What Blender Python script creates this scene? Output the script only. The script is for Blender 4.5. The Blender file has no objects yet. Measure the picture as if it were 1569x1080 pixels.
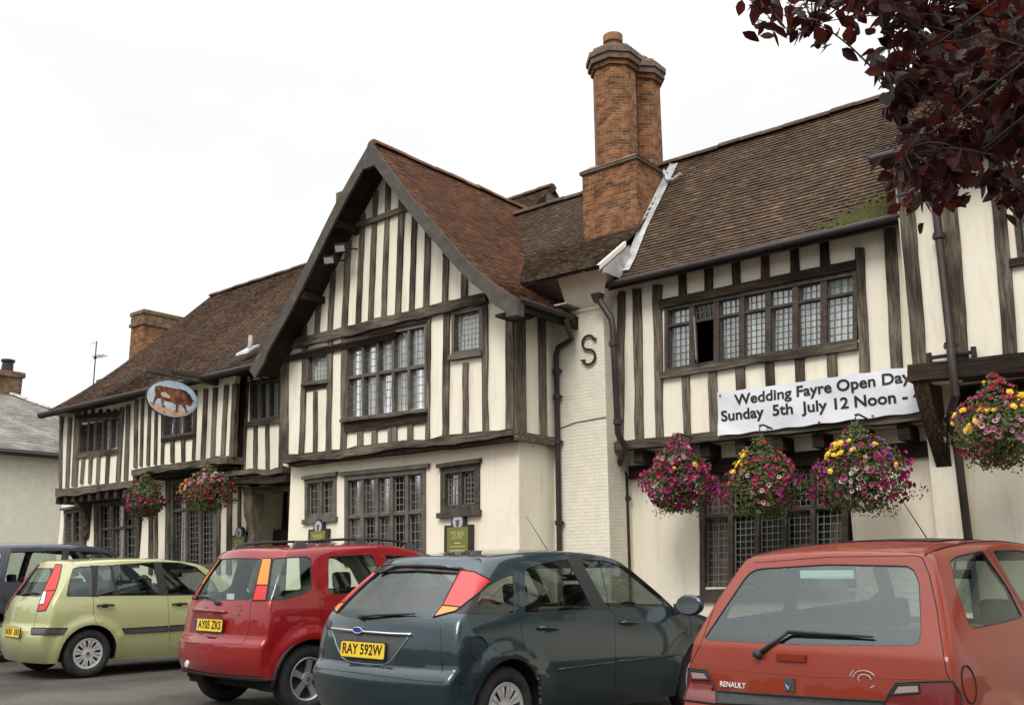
import bpy, bmesh, math, random
from mathutils import Vector, Matrix, noise
from math import sin, cos, pi, radians
random.seed(7)
SC = bpy.context.scene
COL = SC.collection
R = random.random
def U(a, b): return a + (b - a) * random.random()

# ------------------------------------------------------------------ camera
CAMH = 1.3; FPX = 1474.0; YAW = radians(50.26); PITCH = radians(12.77); ROLL = radians(.36)
F0 = Vector((-cos(YAW), sin(YAW), 0)); R0 = Vector((sin(YAW), cos(YAW), 0)); UP = Vector((0, 0, 1))
FWD = F0 * cos(PITCH) + UP * sin(PITCH); U1 = UP * cos(PITCH) - F0 * sin(PITCH)
RT = R0 * cos(ROLL) - U1 * sin(ROLL); UPV = U1 * cos(ROLL) + R0 * sin(ROLL)
ORG = Vector((0, 0, CAMH))
cd = bpy.data.cameras.new('camera'); cam = bpy.data.objects.new('camera', cd); COL.objects.link(cam)
m3 = Matrix((RT, UPV, -FWD)).transposed()
cam.matrix_world = Matrix.Translation(ORG) @ m3.to_4x4()
cd.sensor_width = 36; cd.lens = FPX / 1569 * 36; cd.clip_start = .05; cd.clip_end = 2000
SC.camera = cam
# measuring helpers: a point of the photograph carried onto a plane of the real place
def ray(x, y): return (FWD * FPX + RT * (x - 784.5) - UPV * (y - 540)).normalized()
def oY(x, y, Y):
    d = ray(x, y); return ORG + d * (Y / d.y)
def oX(x, y, X):
    d = ray(x, y); return ORG + d * (X / d.x)

# ------------------------------------------------------------------ object helpers
def link(name, me, mat=None, parent=None, smooth=False):
    o = bpy.data.objects.new(name, me); COL.objects.link(o)
    if mat is not None:
        for m in (mat if isinstance(mat, (list, tuple)) else [mat]): me.materials.append(m)
    if parent is not None: o.parent = parent
    if smooth:
        for p in me.polygons: p.use_smooth = True
    return o
def fromlist(name, vs, fs, mat=None, parent=None, smooth=False, uvs=None):
    me = bpy.data.meshes.new(name); me.from_pydata([tuple(v) for v in vs], [], fs); me.update()
    if uvs is not None:
        ul = me.uv_layers.new(name='UVMap')
        for p in me.polygons:
            for li in p.loop_indices: ul.data[li].uv = uvs[me.loops[li].vertex_index]
    return link(name, me, mat, parent, smooth)
def tag(o, label=None, cat=None, group=None, kind=None):
    if label: o['label'] = label
    if cat: o['category'] = cat
    if group: o['group'] = group
    if kind: o['kind'] = kind
    return o
def empty(name, loc=(0, 0, 0), rz=0, label=None, cat=None, group=None):
    o = bpy.data.objects.new(name, None); COL.objects.link(o); o.location = loc; o.rotation_euler = (0, 0, rz)
    o.empty_display_size = .1
    return tag(o, label, cat, group)
def kids(o): return [c for c in bpy.data.objects if c.parent == o]
class MB:
    """collects pieces into one mesh"""
    def __init__(s): s.v = []; s.f = []; s.mi = []; s.uv = None
    def add(s, vs, fs, mi=0):
        n = len(s.v); s.v += [tuple(v) for v in vs]; s.f += [tuple(i + n for i in f) for f in fs]; s.mi += [mi] * len(fs)
    def hexa(s, p, mi=0):   # p: 4 front, 4 back
        s.add(p, [(0, 1, 2, 3), (7, 6, 5, 4), (0, 4, 5, 1), (1, 5, 6, 2), (2, 6, 7, 3), (3, 7, 4, 0)], mi)
    def box(s, x0, x1, y0, y1, z0, z1, mi=0):
        s.hexa([(x0, y0, z0), (x1, y0, z0), (x1, y0, z1), (x0, y0, z1), (x0, y1, z0), (x1, y1, z0), (x1, y1, z1), (x0, y1, z1)], mi)
    def tube(s, pts, r, n=8, mi=0, cap=True):
        pts = [Vector(p) for p in pts]; rs = r if isinstance(r, (list, tuple)) else [r] * len(pts)
        vs = []; up = None
        for i, p in enumerate(pts):
            a = pts[max(0, i - 1)]; b = pts[min(len(pts) - 1, i + 1)]; t = (b - a)
            t = t.normalized() if t.length > 1e-9 else Vector((0, 0, 1))
            if up is None: up = t.orthogonal().normalized()
            up = (up - t * up.dot(t)); up = up.normalized() if up.length > 1e-6 else t.orthogonal().normalized()
            w = t.cross(up)
            for k in range(n):
                an = 2 * pi * k / n; vs.append(p + (up * cos(an) + w * sin(an)) * rs[i])
        fs = [(i * n + k, i * n + (k + 1) % n, (i + 1) * n + (k + 1) % n, (i + 1) * n + k) for i in range(len(pts) - 1) for k in range(n)]
        if cap: fs += [tuple(range(n))[::-1], tuple((len(pts) - 1) * n + k for k in range(n))]
        s.add(vs, fs, mi)
    def lathe(s, prof, c, ax=Vector((0, 0, 1)), n=24, mi=0):  # prof: (r, h)
        ax = Vector(ax).normalized(); u = ax.orthogonal().normalized(); w = ax.cross(u); c = Vector(c); vs = []
        for r, h in prof:
            for k in range(n):
                a = 2 * pi * k / n; vs.append(c + ax * h + (u * cos(a) + w * sin(a)) * r)
        s.add(vs, [(i * n + k, i * n + (k + 1) % n, (i + 1) * n + (k + 1) % n, (i + 1) * n + k) for i in range(len(prof) - 1) for k in range(n)], mi)
    def build(s, name, mat=None, parent=None, smooth=False):
        me = bpy.data.meshes.new(name); me.from_pydata(s.v, [], s.f); me.update()
        for p, i in zip(me.polygons, s.mi): p.material_index = i
        bm = bmesh.new(); bm.from_mesh(me); bmesh.ops.recalc_face_normals(bm, faces=bm.faces); bm.to_mesh(me); bm.free()
        return link(name, me, mat, parent, smooth)
def smooth_by_angle(o, ang=35):
    me = o.data
    for p in me.polygons: p.use_smooth = True
    bm = bmesh.new(); bm.from_mesh(me)
    for e in bm.edges:
        if len(e.link_faces) == 2 and e.calc_face_angle(0) > radians(ang): e.smooth = False
    bm.to_mesh(me); bm.free()

# ------------------------------------------------------------------ materials
def newmat(name):
    m = bpy.data.materials.new(name); m.use_nodes = True; nt = m.node_tree; nt.nodes.clear()
    out = nt.nodes.new('ShaderNodeOutputMaterial'); return m, nt, out
def nd(nt, t, **kw):
    n = nt.nodes.new('ShaderNode' + t)
    for k, v in kw.items():
        if k.startswith('i_'): n.inputs[k[2:].replace('_', ' ')].default_value = v
        else: setattr(n, k, v)
    return n
def L(nt, a, ao, b, bi): nt.links.new(a.outputs[ao], b.inputs[bi])
def c4(c): return (c[0], c[1], c[2], 1)
def ramp(nt, stops, interp='LINEAR'):
    n = nt.nodes.new('ShaderNodeValToRGB'); cr = n.color_ramp; cr.interpolation = interp
    while len(cr.elements) < len(stops): cr.elements.new(.5)
    for e, (p, c) in zip(cr.elements, stops): e.position = p; e.color = c4(c)
    return n
def coords(nt, kind='Object', scale=(1, 1, 1)):
    tc = nd(nt, 'TexCoord'); mp = nd(nt, 'Mapping'); mp.inputs['Scale'].default_value = scale
    L(nt, tc, kind, mp, 'Vector'); return mp
def noisy(name, stops, scale=5, detail=6, rough=.8, bump=.0, bscale=None, stretch=(1, 1, 1), kind='Object', spec=.3, rnd=None, metal=0, bdist=.01, bstretch=None):
    m, nt, out = newmat(name); p = nd(nt, 'BsdfPrincipled'); p.inputs['Roughness'].default_value = rough
    p.inputs['Specular IOR Level'].default_value = spec; p.inputs['Metallic'].default_value = metal
    mp = coords(nt, kind, stretch); n = nd(nt, 'TexNoise'); n.inputs['Scale'].default_value = scale; n.inputs['Detail'].default_value = detail
    n.inputs['Roughness'].default_value = .62
    L(nt, mp, 'Vector', n, 'Vector'); r = ramp(nt, stops); L(nt, n, 'Fac', r, 'Fac')
    if rnd:   # per-piece brightness difference
        g = nd(nt, 'NewGeometry'); rr = nd(nt, 'MapRange'); rr.inputs['To Min'].default_value = rnd[0]; rr.inputs['To Max'].default_value = rnd[1]
        L(nt, g, 'Random Per Island', rr, 'Value'); mx = nd(nt, 'Mix', data_type='RGBA', blend_type='MULTIPLY'); mx.inputs[0].default_value = 1
        nt.links.new(r.outputs['Color'], mx.inputs[6]); cb = nd(nt, 'CombineColor'); 
        for k in range(3): L(nt, rr, 'Result', cb, k)
        nt.links.new(cb.outputs[0], mx.inputs[7]); nt.links.new(mx.outputs[2], p.inputs['Base Color'])
    else: L(nt, r, 'Color', p, 'Base Color')
    if bump:
        mp2 = coords(nt, kind, bstretch or stretch); n2 = nd(nt, 'TexNoise'); n2.inputs['Scale'].default_value = bscale or scale * 4; n2.inputs['Detail'].default_value = 5
        L(nt, mp2, 'Vector', n2, 'Vector'); b = nd(nt, 'Bump'); b.inputs['Strength'].default_value = bump; b.inputs['Distance'].default_value = bdist
        L(nt, n2, 'Fac', b, 'Height'); L(nt, b, 'Normal', p, 'Normal')
    L(nt, p, 'BSDF', out, 'Surface'); return m
def plain(name, col, rough=.6, metal=0, spec=.4, coat=0):
    m, nt, out = newmat(name); p = nd(nt, 'BsdfPrincipled'); p.inputs['Base Color'].default_value = c4(col); p.inputs['Roughness'].default_value = rough
    p.inputs['Metallic'].default_value = metal; p.inputs['Specular IOR Level'].default_value = spec; p.inputs['Coat Weight'].default_value = coat
    L(nt, p, 'BSDF', out, 'Surface'); return m

def plaster_mat(name, c0, c1, dirt=(.42, .36, .27)):
    m, nt, out = newmat(name); p = nd(nt, 'BsdfPrincipled'); p.inputs['Roughness'].default_value = .85; p.inputs['Specular IOR Level'].default_value = .2
    mp = coords(nt); n = nd(nt, 'TexNoise'); n.inputs['Scale'].default_value = 1.3; n.inputs['Detail'].default_value = 7; L(nt, mp, 'Vector', n, 'Vector')
    r = ramp(nt, [(.3, c1), (.65, c0)]); L(nt, n, 'Fac', r, 'Fac')
    ms = coords(nt, 'Object', (3, 3, .35)); n2 = nd(nt, 'TexNoise'); n2.inputs['Scale'].default_value = 2.2; n2.inputs['Detail'].default_value = 8; n2.inputs['Roughness'].default_value = .7
    L(nt, ms, 'Vector', n2, 'Vector'); r2 = ramp(nt, [(.52, (0, 0, 0)), (.82, (.5, .5, .5))]); L(nt, n2, 'Fac', r2, 'Fac')
    mx = nd(nt, 'Mix', data_type='RGBA'); nt.links.new(r2.outputs['Color'], mx.inputs[0]); nt.links.new(r.outputs['Color'], mx.inputs[6]); mx.inputs[7].default_value = c4(dirt)
    nt.links.new(mx.outputs[2], p.inputs['Base Color'])
    n3 = nd(nt, 'TexNoise'); n3.inputs['Scale'].default_value = 9; n3.inputs['Detail'].default_value = 8; L(nt, mp, 'Vector', n3, 'Vector')
    b = nd(nt, 'Bump'); b.inputs['Strength'].default_value = .25; b.inputs['Distance'].default_value = .02; L(nt, n3, 'Fac', b, 'Height'); L(nt, b, 'Normal', p, 'Normal')
    L(nt, p, 'BSDF', out, 'Surface'); return m
M = {}
M['plaster'] = plaster_mat('cream_render', (.84, .785, .645), (.79, .73, .59))
M['plaster_panel'] = plaster_mat('cream_panel', (.85, .80, .67), (.80, .745, .615))
M['plaster_shaded'] = plaster_mat('shaded_cream', (.50, .465, .38), (.44, .41, .33))  # cream render with the porch recess's shade put into its colour

def timber_mat(name, axis, light, dark, mid):
    light, dark, mid = [tuple(v * .78 for v in q) for q in (light, dark, mid)]
    st = {'z': (9, 9, .7), 'x': (.7, 9, 9)}[axis]
    m, nt, out = newmat(name); p = nd(nt, 'BsdfPrincipled'); p.inputs['Roughness'].default_value = .85; p.inputs['Specular IOR Level'].default_value = .2
    mp = coords(nt, 'Object', st); n = nd(nt, 'TexNoise'); n.inputs['Scale'].default_value = 4; n.inputs['Detail'].default_value = 8; n.inputs['Roughness'].default_value = .7
    L(nt, mp, 'Vector', n, 'Vector'); r = ramp(nt, [(.36, dark), (.5, mid), (.66, light)]); L(nt, n, 'Fac', r, 'Fac')
    mo = coords(nt); nb = nd(nt, 'TexNoise'); nb.inputs['Scale'].default_value = 1.1; nb.inputs['Detail'].default_value = 3; L(nt, mo, 'Vector', nb, 'Vector')
    rb = ramp(nt, [(.38, (.45, .43, .41)), (.62, (1.3, 1.28, 1.22))]); L(nt, nb, 'Fac', rb, 'Fac')
    mx = nd(nt, 'Mix', data_type='RGBA', blend_type='MULTIPLY'); mx.inputs[0].default_value = 1
    nt.links.new(r.outputs['Color'], mx.inputs[6]); nt.links.new(rb.outputs['Color'], mx.inputs[7]); nt.links.new(mx.outputs[2], p.inputs['Base Color'])
    b = nd(nt, 'Bump'); b.inputs['Strength'].default_value = .8; b.inputs['Distance'].default_value = .012; L(nt, n, 'Fac', b, 'Height'); L(nt, b, 'Normal', p, 'Normal')
    L(nt, p, 'BSDF', out, 'Surface'); return m
M['tv'] = timber_mat('weathered_oak_upright', 'z', (.25, .22, .18), (.06, .050, .041), (.145, .124, .100))
M['th'] = timber_mat('weathered_oak_beam', 'x', (.22, .195, .16), (.048, .041, .033), (.125, .107, .087))
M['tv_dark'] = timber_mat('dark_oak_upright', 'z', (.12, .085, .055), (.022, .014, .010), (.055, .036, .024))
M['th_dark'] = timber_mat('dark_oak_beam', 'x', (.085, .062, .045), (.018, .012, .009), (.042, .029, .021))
M['barge'] = noisy('grey_painted_board', [(.3, (.055, .047, .039)), (.55, (.085, .074, .063)), (.75, (.12, .106, .09))], 6, detail=9, bump=.4, bscale=30)
M['winframe'] = noisy('brown_window_wood', [(.3, (.035, .028, .022)), (.7, (.10, .082, .066))], 7, stretch=(2, 2, 2), bump=.3)
M['wingrey'] = noisy('grey_window_wood', [(.3, (.07, .062, .052)), (.7, (.165, .148, .124))], 7, bump=.3)
M['lead'] = plain('lead_came', (.10, .10, .095), .6, .3)
M['leadlight'] = plain('pale_lead_came', (.22, .215, .195), .6, .2)
M['iron'] = noisy('black_iron', [(.3, (.022, .018, .018)), (.7, (.045, .038, .036))], 12, rough=.55, bump=.1)
M['pipe'] = noisy('brown_cast_pipe', [(.3, (.028, .02, .018)), (.7, (.06, .044, .04))], 6, rough=.45)
M['leadsheet'] = noisy('weathered_lead_sheet', [(.3, (.27, .28, .29)), (.7, (.55, .55, .53))], 8, rough=.55, metal=.2, bump=.2)
M['netcurtain'] = noisy('white_net', [(.35, (.50, .51, .50)), (.65, (.86, .87, .85))], 7, stretch=(3.2, 1, .25), rough=.9)
M['curtain'] = noisy('old_floral_curtain', [(.3, (.16, .12, .10)), (.7, (.48, .42, .35))], 7, stretch=(3.5, 1, .3), rough=.9)
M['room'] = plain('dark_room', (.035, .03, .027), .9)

def glass_mat(name, tint=(.8, .85, .83), refl=.55, rough=.02, base=.06, gcol=(.95, .97, 1)):
    m, nt, out = newmat(name)
    t = nd(nt, 'BsdfTransparent'); t.inputs['Color'].default_value = c4(tint); g = nd(nt, 'BsdfGlossy'); g.inputs['Roughness'].default_value = rough; g.inputs['Color'].default_value = c4(gcol)
    lw = nd(nt, 'LayerWeight'); lw.inputs['Blend'].default_value = .35; mr = nd(nt, 'MapRange'); mr.inputs['To Min'].default_value = base; mr.inputs['To Max'].default_value = refl
    L(nt, lw, 'Fresnel', mr, 'Value')
    mp = coords(nt); n = nd(nt, 'TexNoise'); n.inputs['Scale'].default_value = 2.2; L(nt, mp, 'Vector', n, 'Vector')
    b = nd(nt, 'Bump'); b.inputs['Strength'].default_value = .12 if 'leaded' in name else .01; b.inputs['Distance'].default_value = .02; L(nt, n, 'Fac', b, 'Height')
    if 'leaded' in name: L(nt, b, 'Normal', g, 'Normal')
    mx = nd(nt, 'MixShader'); L(nt, mr, 'Result', mx, 0); L(nt, t, 'BSDF', mx, 1); L(nt, g, 'BSDF', mx, 2); L(nt, mx, 'Shader', out, 'Surface'); return m
M['glass'] = glass_mat('leaded_glass', (.88, .9, .88), .6, .06, .17)
M['glass_dark'] = glass_mat('leaded_glass_dim', (.80, .82, .80), .45, .06, .045)
M['carglass'] = glass_mat('car_glass', (.80, .88, .84), .75, .0, .05, (.82, .92, .90))

def tile_mat(name, cols, lichen, lam):
    av = [sum(c[k] for _, c in cols) / len(cols) for k in range(3)]; cols = [(p_, tuple((c[k] * .62 + av[k] * .38) * (1 if 'slate' in name else .80) for k in range(3))) for p_, c in cols]
    lichen = tuple(v * .75 for v in lichen)
    m, nt, out = newmat(name); p = nd(nt, 'BsdfPrincipled'); p.inputs['Roughness'].default_value = .88; p.inputs['Specular IOR Level'].default_value = .2
    g = nd(nt, 'NewGeometry'); r = ramp(nt, cols); L(nt, g, 'Random Per Island', r, 'Fac')
    mp = coords(nt); n = nd(nt, 'TexNoise'); n.inputs['Scale'].default_value = 1.6; n.inputs['Detail'].default_value = 9; n.inputs['Roughness'].default_value = .68; L(nt, mp, 'Vector', n, 'Vector')
    rb = ramp(nt, [(.3, (.55, .55, .55)), (.7, (1.25, 1.2, 1.15))]); L(nt, n, 'Fac', rb, 'Fac')
    mx = nd(nt, 'Mix', data_type='RGBA', blend_type='MULTIPLY'); mx.inputs[0].default_value = 1
    nt.links.new(r.outputs['Color'], mx.inputs[6]); nt.links.new(rb.outputs['Color'], mx.inputs[7])
    n2 = nd(nt, 'TexNoise'); n2.inputs['Scale'].default_value = 11; n2.inputs['Detail'].default_value = 6; L(nt, mp, 'Vector', n2, 'Vector')
    r2 = ramp(nt, [(.54, (0, 0, 0)), (.70, (lam, lam, lam))]); L(nt, n2, 'Fac', r2, 'Fac')
    m2 = nd(nt, 'Mix', data_type='RGBA'); nt.links.new(r2.outputs['Color'], m2.inputs[0]); nt.links.new(mx.outputs[2], m2.inputs[6]); m2.inputs[7].default_value = c4(lichen)
    nt.links.new(m2.outputs[2], p.inputs['Base Color'])
    b = nd(nt, 'Bump'); b.inputs['Strength'].default_value = .5; b.inputs['Distance'].default_value = .006; L(nt, n2, 'Fac', b, 'Height'); L(nt, b, 'Normal', p, 'Normal')
    L(nt, p, 'BSDF', out, 'Surface'); return m
M['tile_red'] = tile_mat('red_clay_tile', [(0, (.09, .046, .030)), (.3, (.17, .080, .045)), (.6, (.235, .105, .055)), (.85, (.32, .155, .08)), (1, (.14, .075, .045))], (.19, .15, .10), .35)
M['tile_brown'] = tile_mat('brown_clay_tile', [(0, (.062, .045, .033)), (.3, (.088, .061, .042)), (.8, (.105, .071, .047)), (.93, (.15, .088, .050)), (1, (.24, .15, .09))], (.19, .165, .125), .5)
M['tile_left'] = tile_mat('old_red_brown_tile', [(0, (.065, .043, .030)), (.4, (.112, .067, .043)), (.75, (.15, .085, .050)), (1, (.21, .115, .065))], (.15, .115, .085), .4)
M['slate'] = tile_mat('grey_slate', [(0, (.12, .12, .115)), (.5, (.19, .19, .18)), (1, (.27, .26, .24))], (.26, .26, .19), .5)

def brick_mat(name, c1, c2, mortar, sc=1.0, paint=False):
    m, nt, out = newmat(name); p = nd(nt, 'BsdfPrincipled'); p.inputs['Roughness'].default_value = .88; p.inputs['Specular IOR Level'].default_value = .2
    mp = coords(nt, 'UV'); bt = nd(nt, 'TexBrick'); bt.offset = .5
    bt.inputs['Scale'].default_value = 1; bt.inputs['Brick Width'].default_value = .14; bt.inputs['Row Height'].default_value = .045; bt.inputs['Mortar Size'].default_value = .0045
    bt.inputs['Mortar Smooth'].default_value = .35; bt.inputs['Bias'].default_value = 0
    nz = nd(nt, 'TexNoise'); nz.inputs['Scale'].default_value = 5; L(nt, mp, 'Vector', nz, 'Vector')
    ad = nd(nt, 'VectorMath', operation='MULTIPLY_ADD'); L(nt, nz, 'Color', ad, 0); ad.inputs[1].default_value = (.014, .014, 0); L(nt, mp, 'Vector', ad, 2)
    nt.links.new(ad.outputs[0], bt.inputs['Vector'])
    if not paint: c1, c2, mortar = [tuple(v * .80 for v in q) for q in (c1, c2, mortar)]
    bt.inputs['Color1'].default_value = c4(c1); bt.inputs['Color2'].default_value = c4(c2); bt.inputs['Mortar'].default_value = c4(mortar)
    n = nd(nt, 'TexNoise'); n.inputs['Scale'].default_value = 5.5; n.inputs['Detail'].default_value = 9; n.inputs['Roughness'].default_value = .72; L(nt, mp, 'Vector', n, 'Vector')
    rb = ramp(nt, [(.3, (.86, .86, .86) if paint else (.30, .28, .28)), (.7, (1.04, 1.04, 1.02) if paint else (1.45, 1.35, 1.25))]); L(nt, n, 'Fac', rb, 'Fac')
    mx = nd(nt, 'Mix', data_type='RGBA', blend_type='MULTIPLY'); mx.inputs[0].default_value = 1
    nt.links.new(bt.outputs['Color'], mx.inputs[6]); nt.links.new(rb.outputs['Color'], mx.inputs[7]); nt.links.new(mx.outputs[2], p.inputs['Base Color'])
    b = nd(nt, 'Bump'); b.invert = True; b.inputs['Strength'].default_value = .55 if paint else .8; b.inputs['Distance'].default_value = .01
    L(nt, bt, 'Fac', b, 'Height'); n4 = nd(nt, 'TexNoise'); n4.inputs['Scale'].default_value = 40; L(nt, mp, 'Vector', n4, 'Vector')
    b2 = nd(nt, 'Bump'); b2.inputs['Strength'].default_value = .35; b2.inputs['Distance'].default_value = .006; L(nt, n4, 'Fac', b2, 'Height'); L(nt, b, 'Normal', b2, 'Normal'); L(nt, b2, 'Normal', p, 'Normal')
    L(nt, p, 'BSDF', out, 'Surface'); return m
M['brick'] = brick_mat('orange_brick', (.40, .175, .075), (.15, .068, .040), (.38, .31, .21))
M['brick_old'] = brick_mat('buff_brick', (.30, .20, .12), (.20, .12, .075), (.28, .25, .2))
M['brick_cream'] = brick_mat('cream_painted_brick', (.82, .78, .66), (.80, .755, .635), (.73, .68, .56), paint=True)
M['brick_grey'] = brick_mat('grey_painted_brick', (.87, .84, .71), (.85, .82, .69), (.78, .75, .63), paint=True)

# ------------------------------------------------------------------ world and light
w = bpy.data.worlds.new("World"); SC.world = w; w.use_nodes = True; nt = w.node_tree; nt.nodes.clear()
out = nt.nodes.new('ShaderNodeOutputWorld'); sky = nt.nodes.new('ShaderNodeTexSky'); sky.sky_type = 'NISHITA'; sky.sun_disc = False
SUN_EL = radians(46); SUN_ROT = radians(163)
sky.sun_elevation = SUN_EL; sky.sun_rotation = SUN_ROT
b1 = nt.nodes.new('ShaderNodeBackground'); b1.inputs['Strength'].default_value = .1; nt.links.new(sky.outputs[0], b1.inputs[0])
tc = nt.nodes.new('ShaderNodeTexCoord'); mp = nt.nodes.new('ShaderNodeMapping'); mp.inputs['Scale'].default_value = (1, 1, 2.2); nt.links.new(tc.outputs['Generated'], mp.inputs[0])
nz = nt.nodes.new('ShaderNodeTexNoise'); nz.inputs['Scale'].default_value = 2.1; nz.inputs['Detail'].default_value = 5; nt.links.new(mp.outputs[0], nz.inputs[0])
rp = nt.nodes.new('ShaderNodeValToRGB'); rp.color_ramp.elements[0].position = .32; rp.color_ramp.elements[0].color = (.87, .87, .872, 1); rp.color_ramp.elements[1].position = .6; rp.color_ramp.elements[1].color = (1, 1, 1, 1)
nt.links.new(nz.outputs['Fac'], rp.inputs[0])
sx = nt.nodes.new('ShaderNodeSeparateXYZ'); nt.links.new(tc.outputs['Generated'], sx.inputs[0])
mr = nt.nodes.new('ShaderNodeMapRange'); mr.inputs['From Min'].default_value = .48; mr.inputs['From Max'].default_value = 1; mr.inputs['To Min'].default_value = .79; mr.inputs['To Max'].default_value = 2.7
nt.links.new(sx.outputs['Z'], mr.inputs['Value'])
b2 = nt.nodes.new('ShaderNodeBackground'); nt.links.new(rp.outputs[0], b2.inputs[0]); nt.links.new(mr.outputs[0], b2.inputs[1])
# unseen tree line added to the sky out of view, to darken reflections
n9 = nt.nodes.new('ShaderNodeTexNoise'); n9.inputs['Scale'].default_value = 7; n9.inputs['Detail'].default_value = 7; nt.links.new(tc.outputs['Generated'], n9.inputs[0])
def mth(op, a, b=None):
    q = nt.nodes.new('ShaderNodeMath'); q.operation = op
    for i, v in enumerate((a, b)):
        if v is None: continue
        if isinstance(v, (int, float)): q.inputs[i].default_value = v
        else: nt.links.new(v, q.inputs[i])
    return q.outputs[0]
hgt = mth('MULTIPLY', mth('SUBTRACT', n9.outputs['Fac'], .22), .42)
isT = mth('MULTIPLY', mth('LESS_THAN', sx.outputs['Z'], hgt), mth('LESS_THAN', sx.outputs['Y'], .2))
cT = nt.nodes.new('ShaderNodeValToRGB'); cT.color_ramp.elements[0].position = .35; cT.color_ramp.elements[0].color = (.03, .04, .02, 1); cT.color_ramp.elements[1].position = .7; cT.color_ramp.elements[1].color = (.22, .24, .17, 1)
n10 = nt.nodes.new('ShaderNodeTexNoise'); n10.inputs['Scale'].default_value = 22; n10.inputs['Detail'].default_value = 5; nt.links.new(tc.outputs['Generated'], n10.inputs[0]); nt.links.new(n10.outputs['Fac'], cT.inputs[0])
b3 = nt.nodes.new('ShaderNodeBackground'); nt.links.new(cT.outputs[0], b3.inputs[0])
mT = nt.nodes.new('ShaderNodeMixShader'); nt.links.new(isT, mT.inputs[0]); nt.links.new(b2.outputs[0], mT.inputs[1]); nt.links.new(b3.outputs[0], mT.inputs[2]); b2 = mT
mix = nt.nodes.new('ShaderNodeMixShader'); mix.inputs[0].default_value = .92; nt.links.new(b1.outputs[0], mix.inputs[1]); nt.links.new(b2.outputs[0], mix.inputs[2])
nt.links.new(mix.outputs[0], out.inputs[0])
sl = bpy.data.lights.new('sun', 'SUN'); sl.energy = 1.3; sl.angle = radians(22); sl.color = (1, .95, .87)
so = bpy.data.objects.new('sun', sl); COL.objects.link(so)
sdir = Vector((sin(SUN_ROT) * cos(SUN_EL), cos(SUN_ROT) * cos(SUN_EL), sin(SUN_EL)))
so.rotation_euler = sdir.to_track_quat('Z', 'Y').to_euler(); so.location = sdir * 30
SC.view_settings.view_transform = 'Standard'; SC.view_settings.look = 'None'; SC.view_settings.exposure = .56; SC.view_settings.gamma = 1
SC.render.engine = 'CYCLES'; SC.cycles.max_bounces = 7; SC.cycles.transparent_max_bounces = 16; SC.cycles.use_denoising = True
# ================================================================== THE INN
inn = empty('timber_framed_inn', (-10, 10, 0), 0, 'long black and cream timber framed inn with red tiled gable and twin brick chimney', 'inn')
bpy.context.view_layer.update()
def par(o, p):   # parent keeping the world place
    o.parent = p; o.matrix_parent_inverse = Matrix.Translation(-p.location) if p.type == 'EMPTY' else Matrix.Identity(4); return o
def P_(o, p=None):
    p = p or inn
    o.parent = p
    if p is inn: o.matrix_parent_inverse = Matrix.Translation((10, -10, 0))
    return o

def timber(name, A, B, wa, wb, Y, mat, parent=None, proud=.03, back=.05, n=8, jit=.006, mb=None):
    A = Vector(A); B = Vector(B); horiz = abs(A.x - B.x) > abs(A.y - B.y); own = mb is None; mb = mb or MB()
    if horiz:
        e = [(oY(A.x, A.y - wa / 2, Y), oY(B.x, B.y - wb / 2, Y)), (oY(A.x, A.y + wa / 2, Y), oY(B.x, B.y + wb / 2, Y))]
    else:
        e = [(oY(A.x - wa / 2, A.y, Y), oY(B.x - wb / 2, B.y, Y)), (oY(A.x + wa / 2, A.y, Y), oY(B.x + wb / 2, B.y, Y))]
    rows = []; sd = R() * 100
    ln = (e[0][1] - e[0][0]).length; n = max(2, min(24, int(ln / .16) if n == 8 else n))
    for i in range(n + 1):
        t = i / n; r = []
        for k in (0, 1):
            p = e[k][0].lerp(e[k][1], t); j = noise.noise(Vector((t * ln * 2.3 + sd, k * 7.7, 1))) * jit * 2.4
            if horiz: p = p + Vector((0, 0, j))
            else: p = p + Vector((j, 0, 0))
            r.append(p)
        pj = noise.noise(Vector((t * ln * 1.7 + sd, 3, 9))) * jit
        a, b = r; rows.append([Vector((a.x, Y - proud + pj, a.z)), Vector((b.x, Y - proud + pj, b.z)), Vector((b.x, Y + back, b.z)), Vector((a.x, Y + back, a.z))])
    vs = [v for r in rows for v in r]
    fs = [(i * 4 + k, i * 4 + (k + 1) % 4, (i + 1) * 4 + (k + 1) % 4, (i + 1) * 4 + k) for i in range(n) for k in range(4)] + [(0, 1, 2, 3), (n * 4 + 3, n * 4 + 2, n * 4 + 1, n * 4)]
    mb.add(vs, fs)
    if own: return P_(mb.build(name, mat), parent)

def wall(name, Y, x0, x1, z0, z1, holes, mat, parent=None, thick=.14, uv=False):
    xs = sorted({x0, x1} | {min(max(h[i], x0), x1) for h in holes for i in (0, 1)}); zs = sorted({z0, z1} | {min(max(h[i], z0), z1) for h in holes for i in (2, 3)})
    mb = MB()
    for i in range(len(xs) - 1):
        for j in range(len(zs) - 1):
            cx = (xs[i] + xs[i + 1]) / 2; cz = (zs[j] + zs[j + 1]) / 2
            if any(h[0] < cx < h[1] and h[2] < cz < h[3] for h in holes): continue
            mb.box(xs[i], xs[i + 1], Y, Y + thick, zs[j], zs[j + 1])
    o = P_(mb.build(name, mat), parent); return o
def boxuv(o):
    me = o.data; ul = me.uv_layers.new(name='UVMap')
    for p in me.polygons:
        n = p.normal
        for li in p.loop_indices:
            v = me.vertices[me.loops[li].vertex_index].co
            ul.data[li].uv = (v.y, v.z) if abs(n.x) > abs(n.y) and abs(n.x) > abs(n.z) else ((v.x, v.z) if abs(n.y) >= abs(n.z) else (v.x, v.y))
    return o

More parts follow.
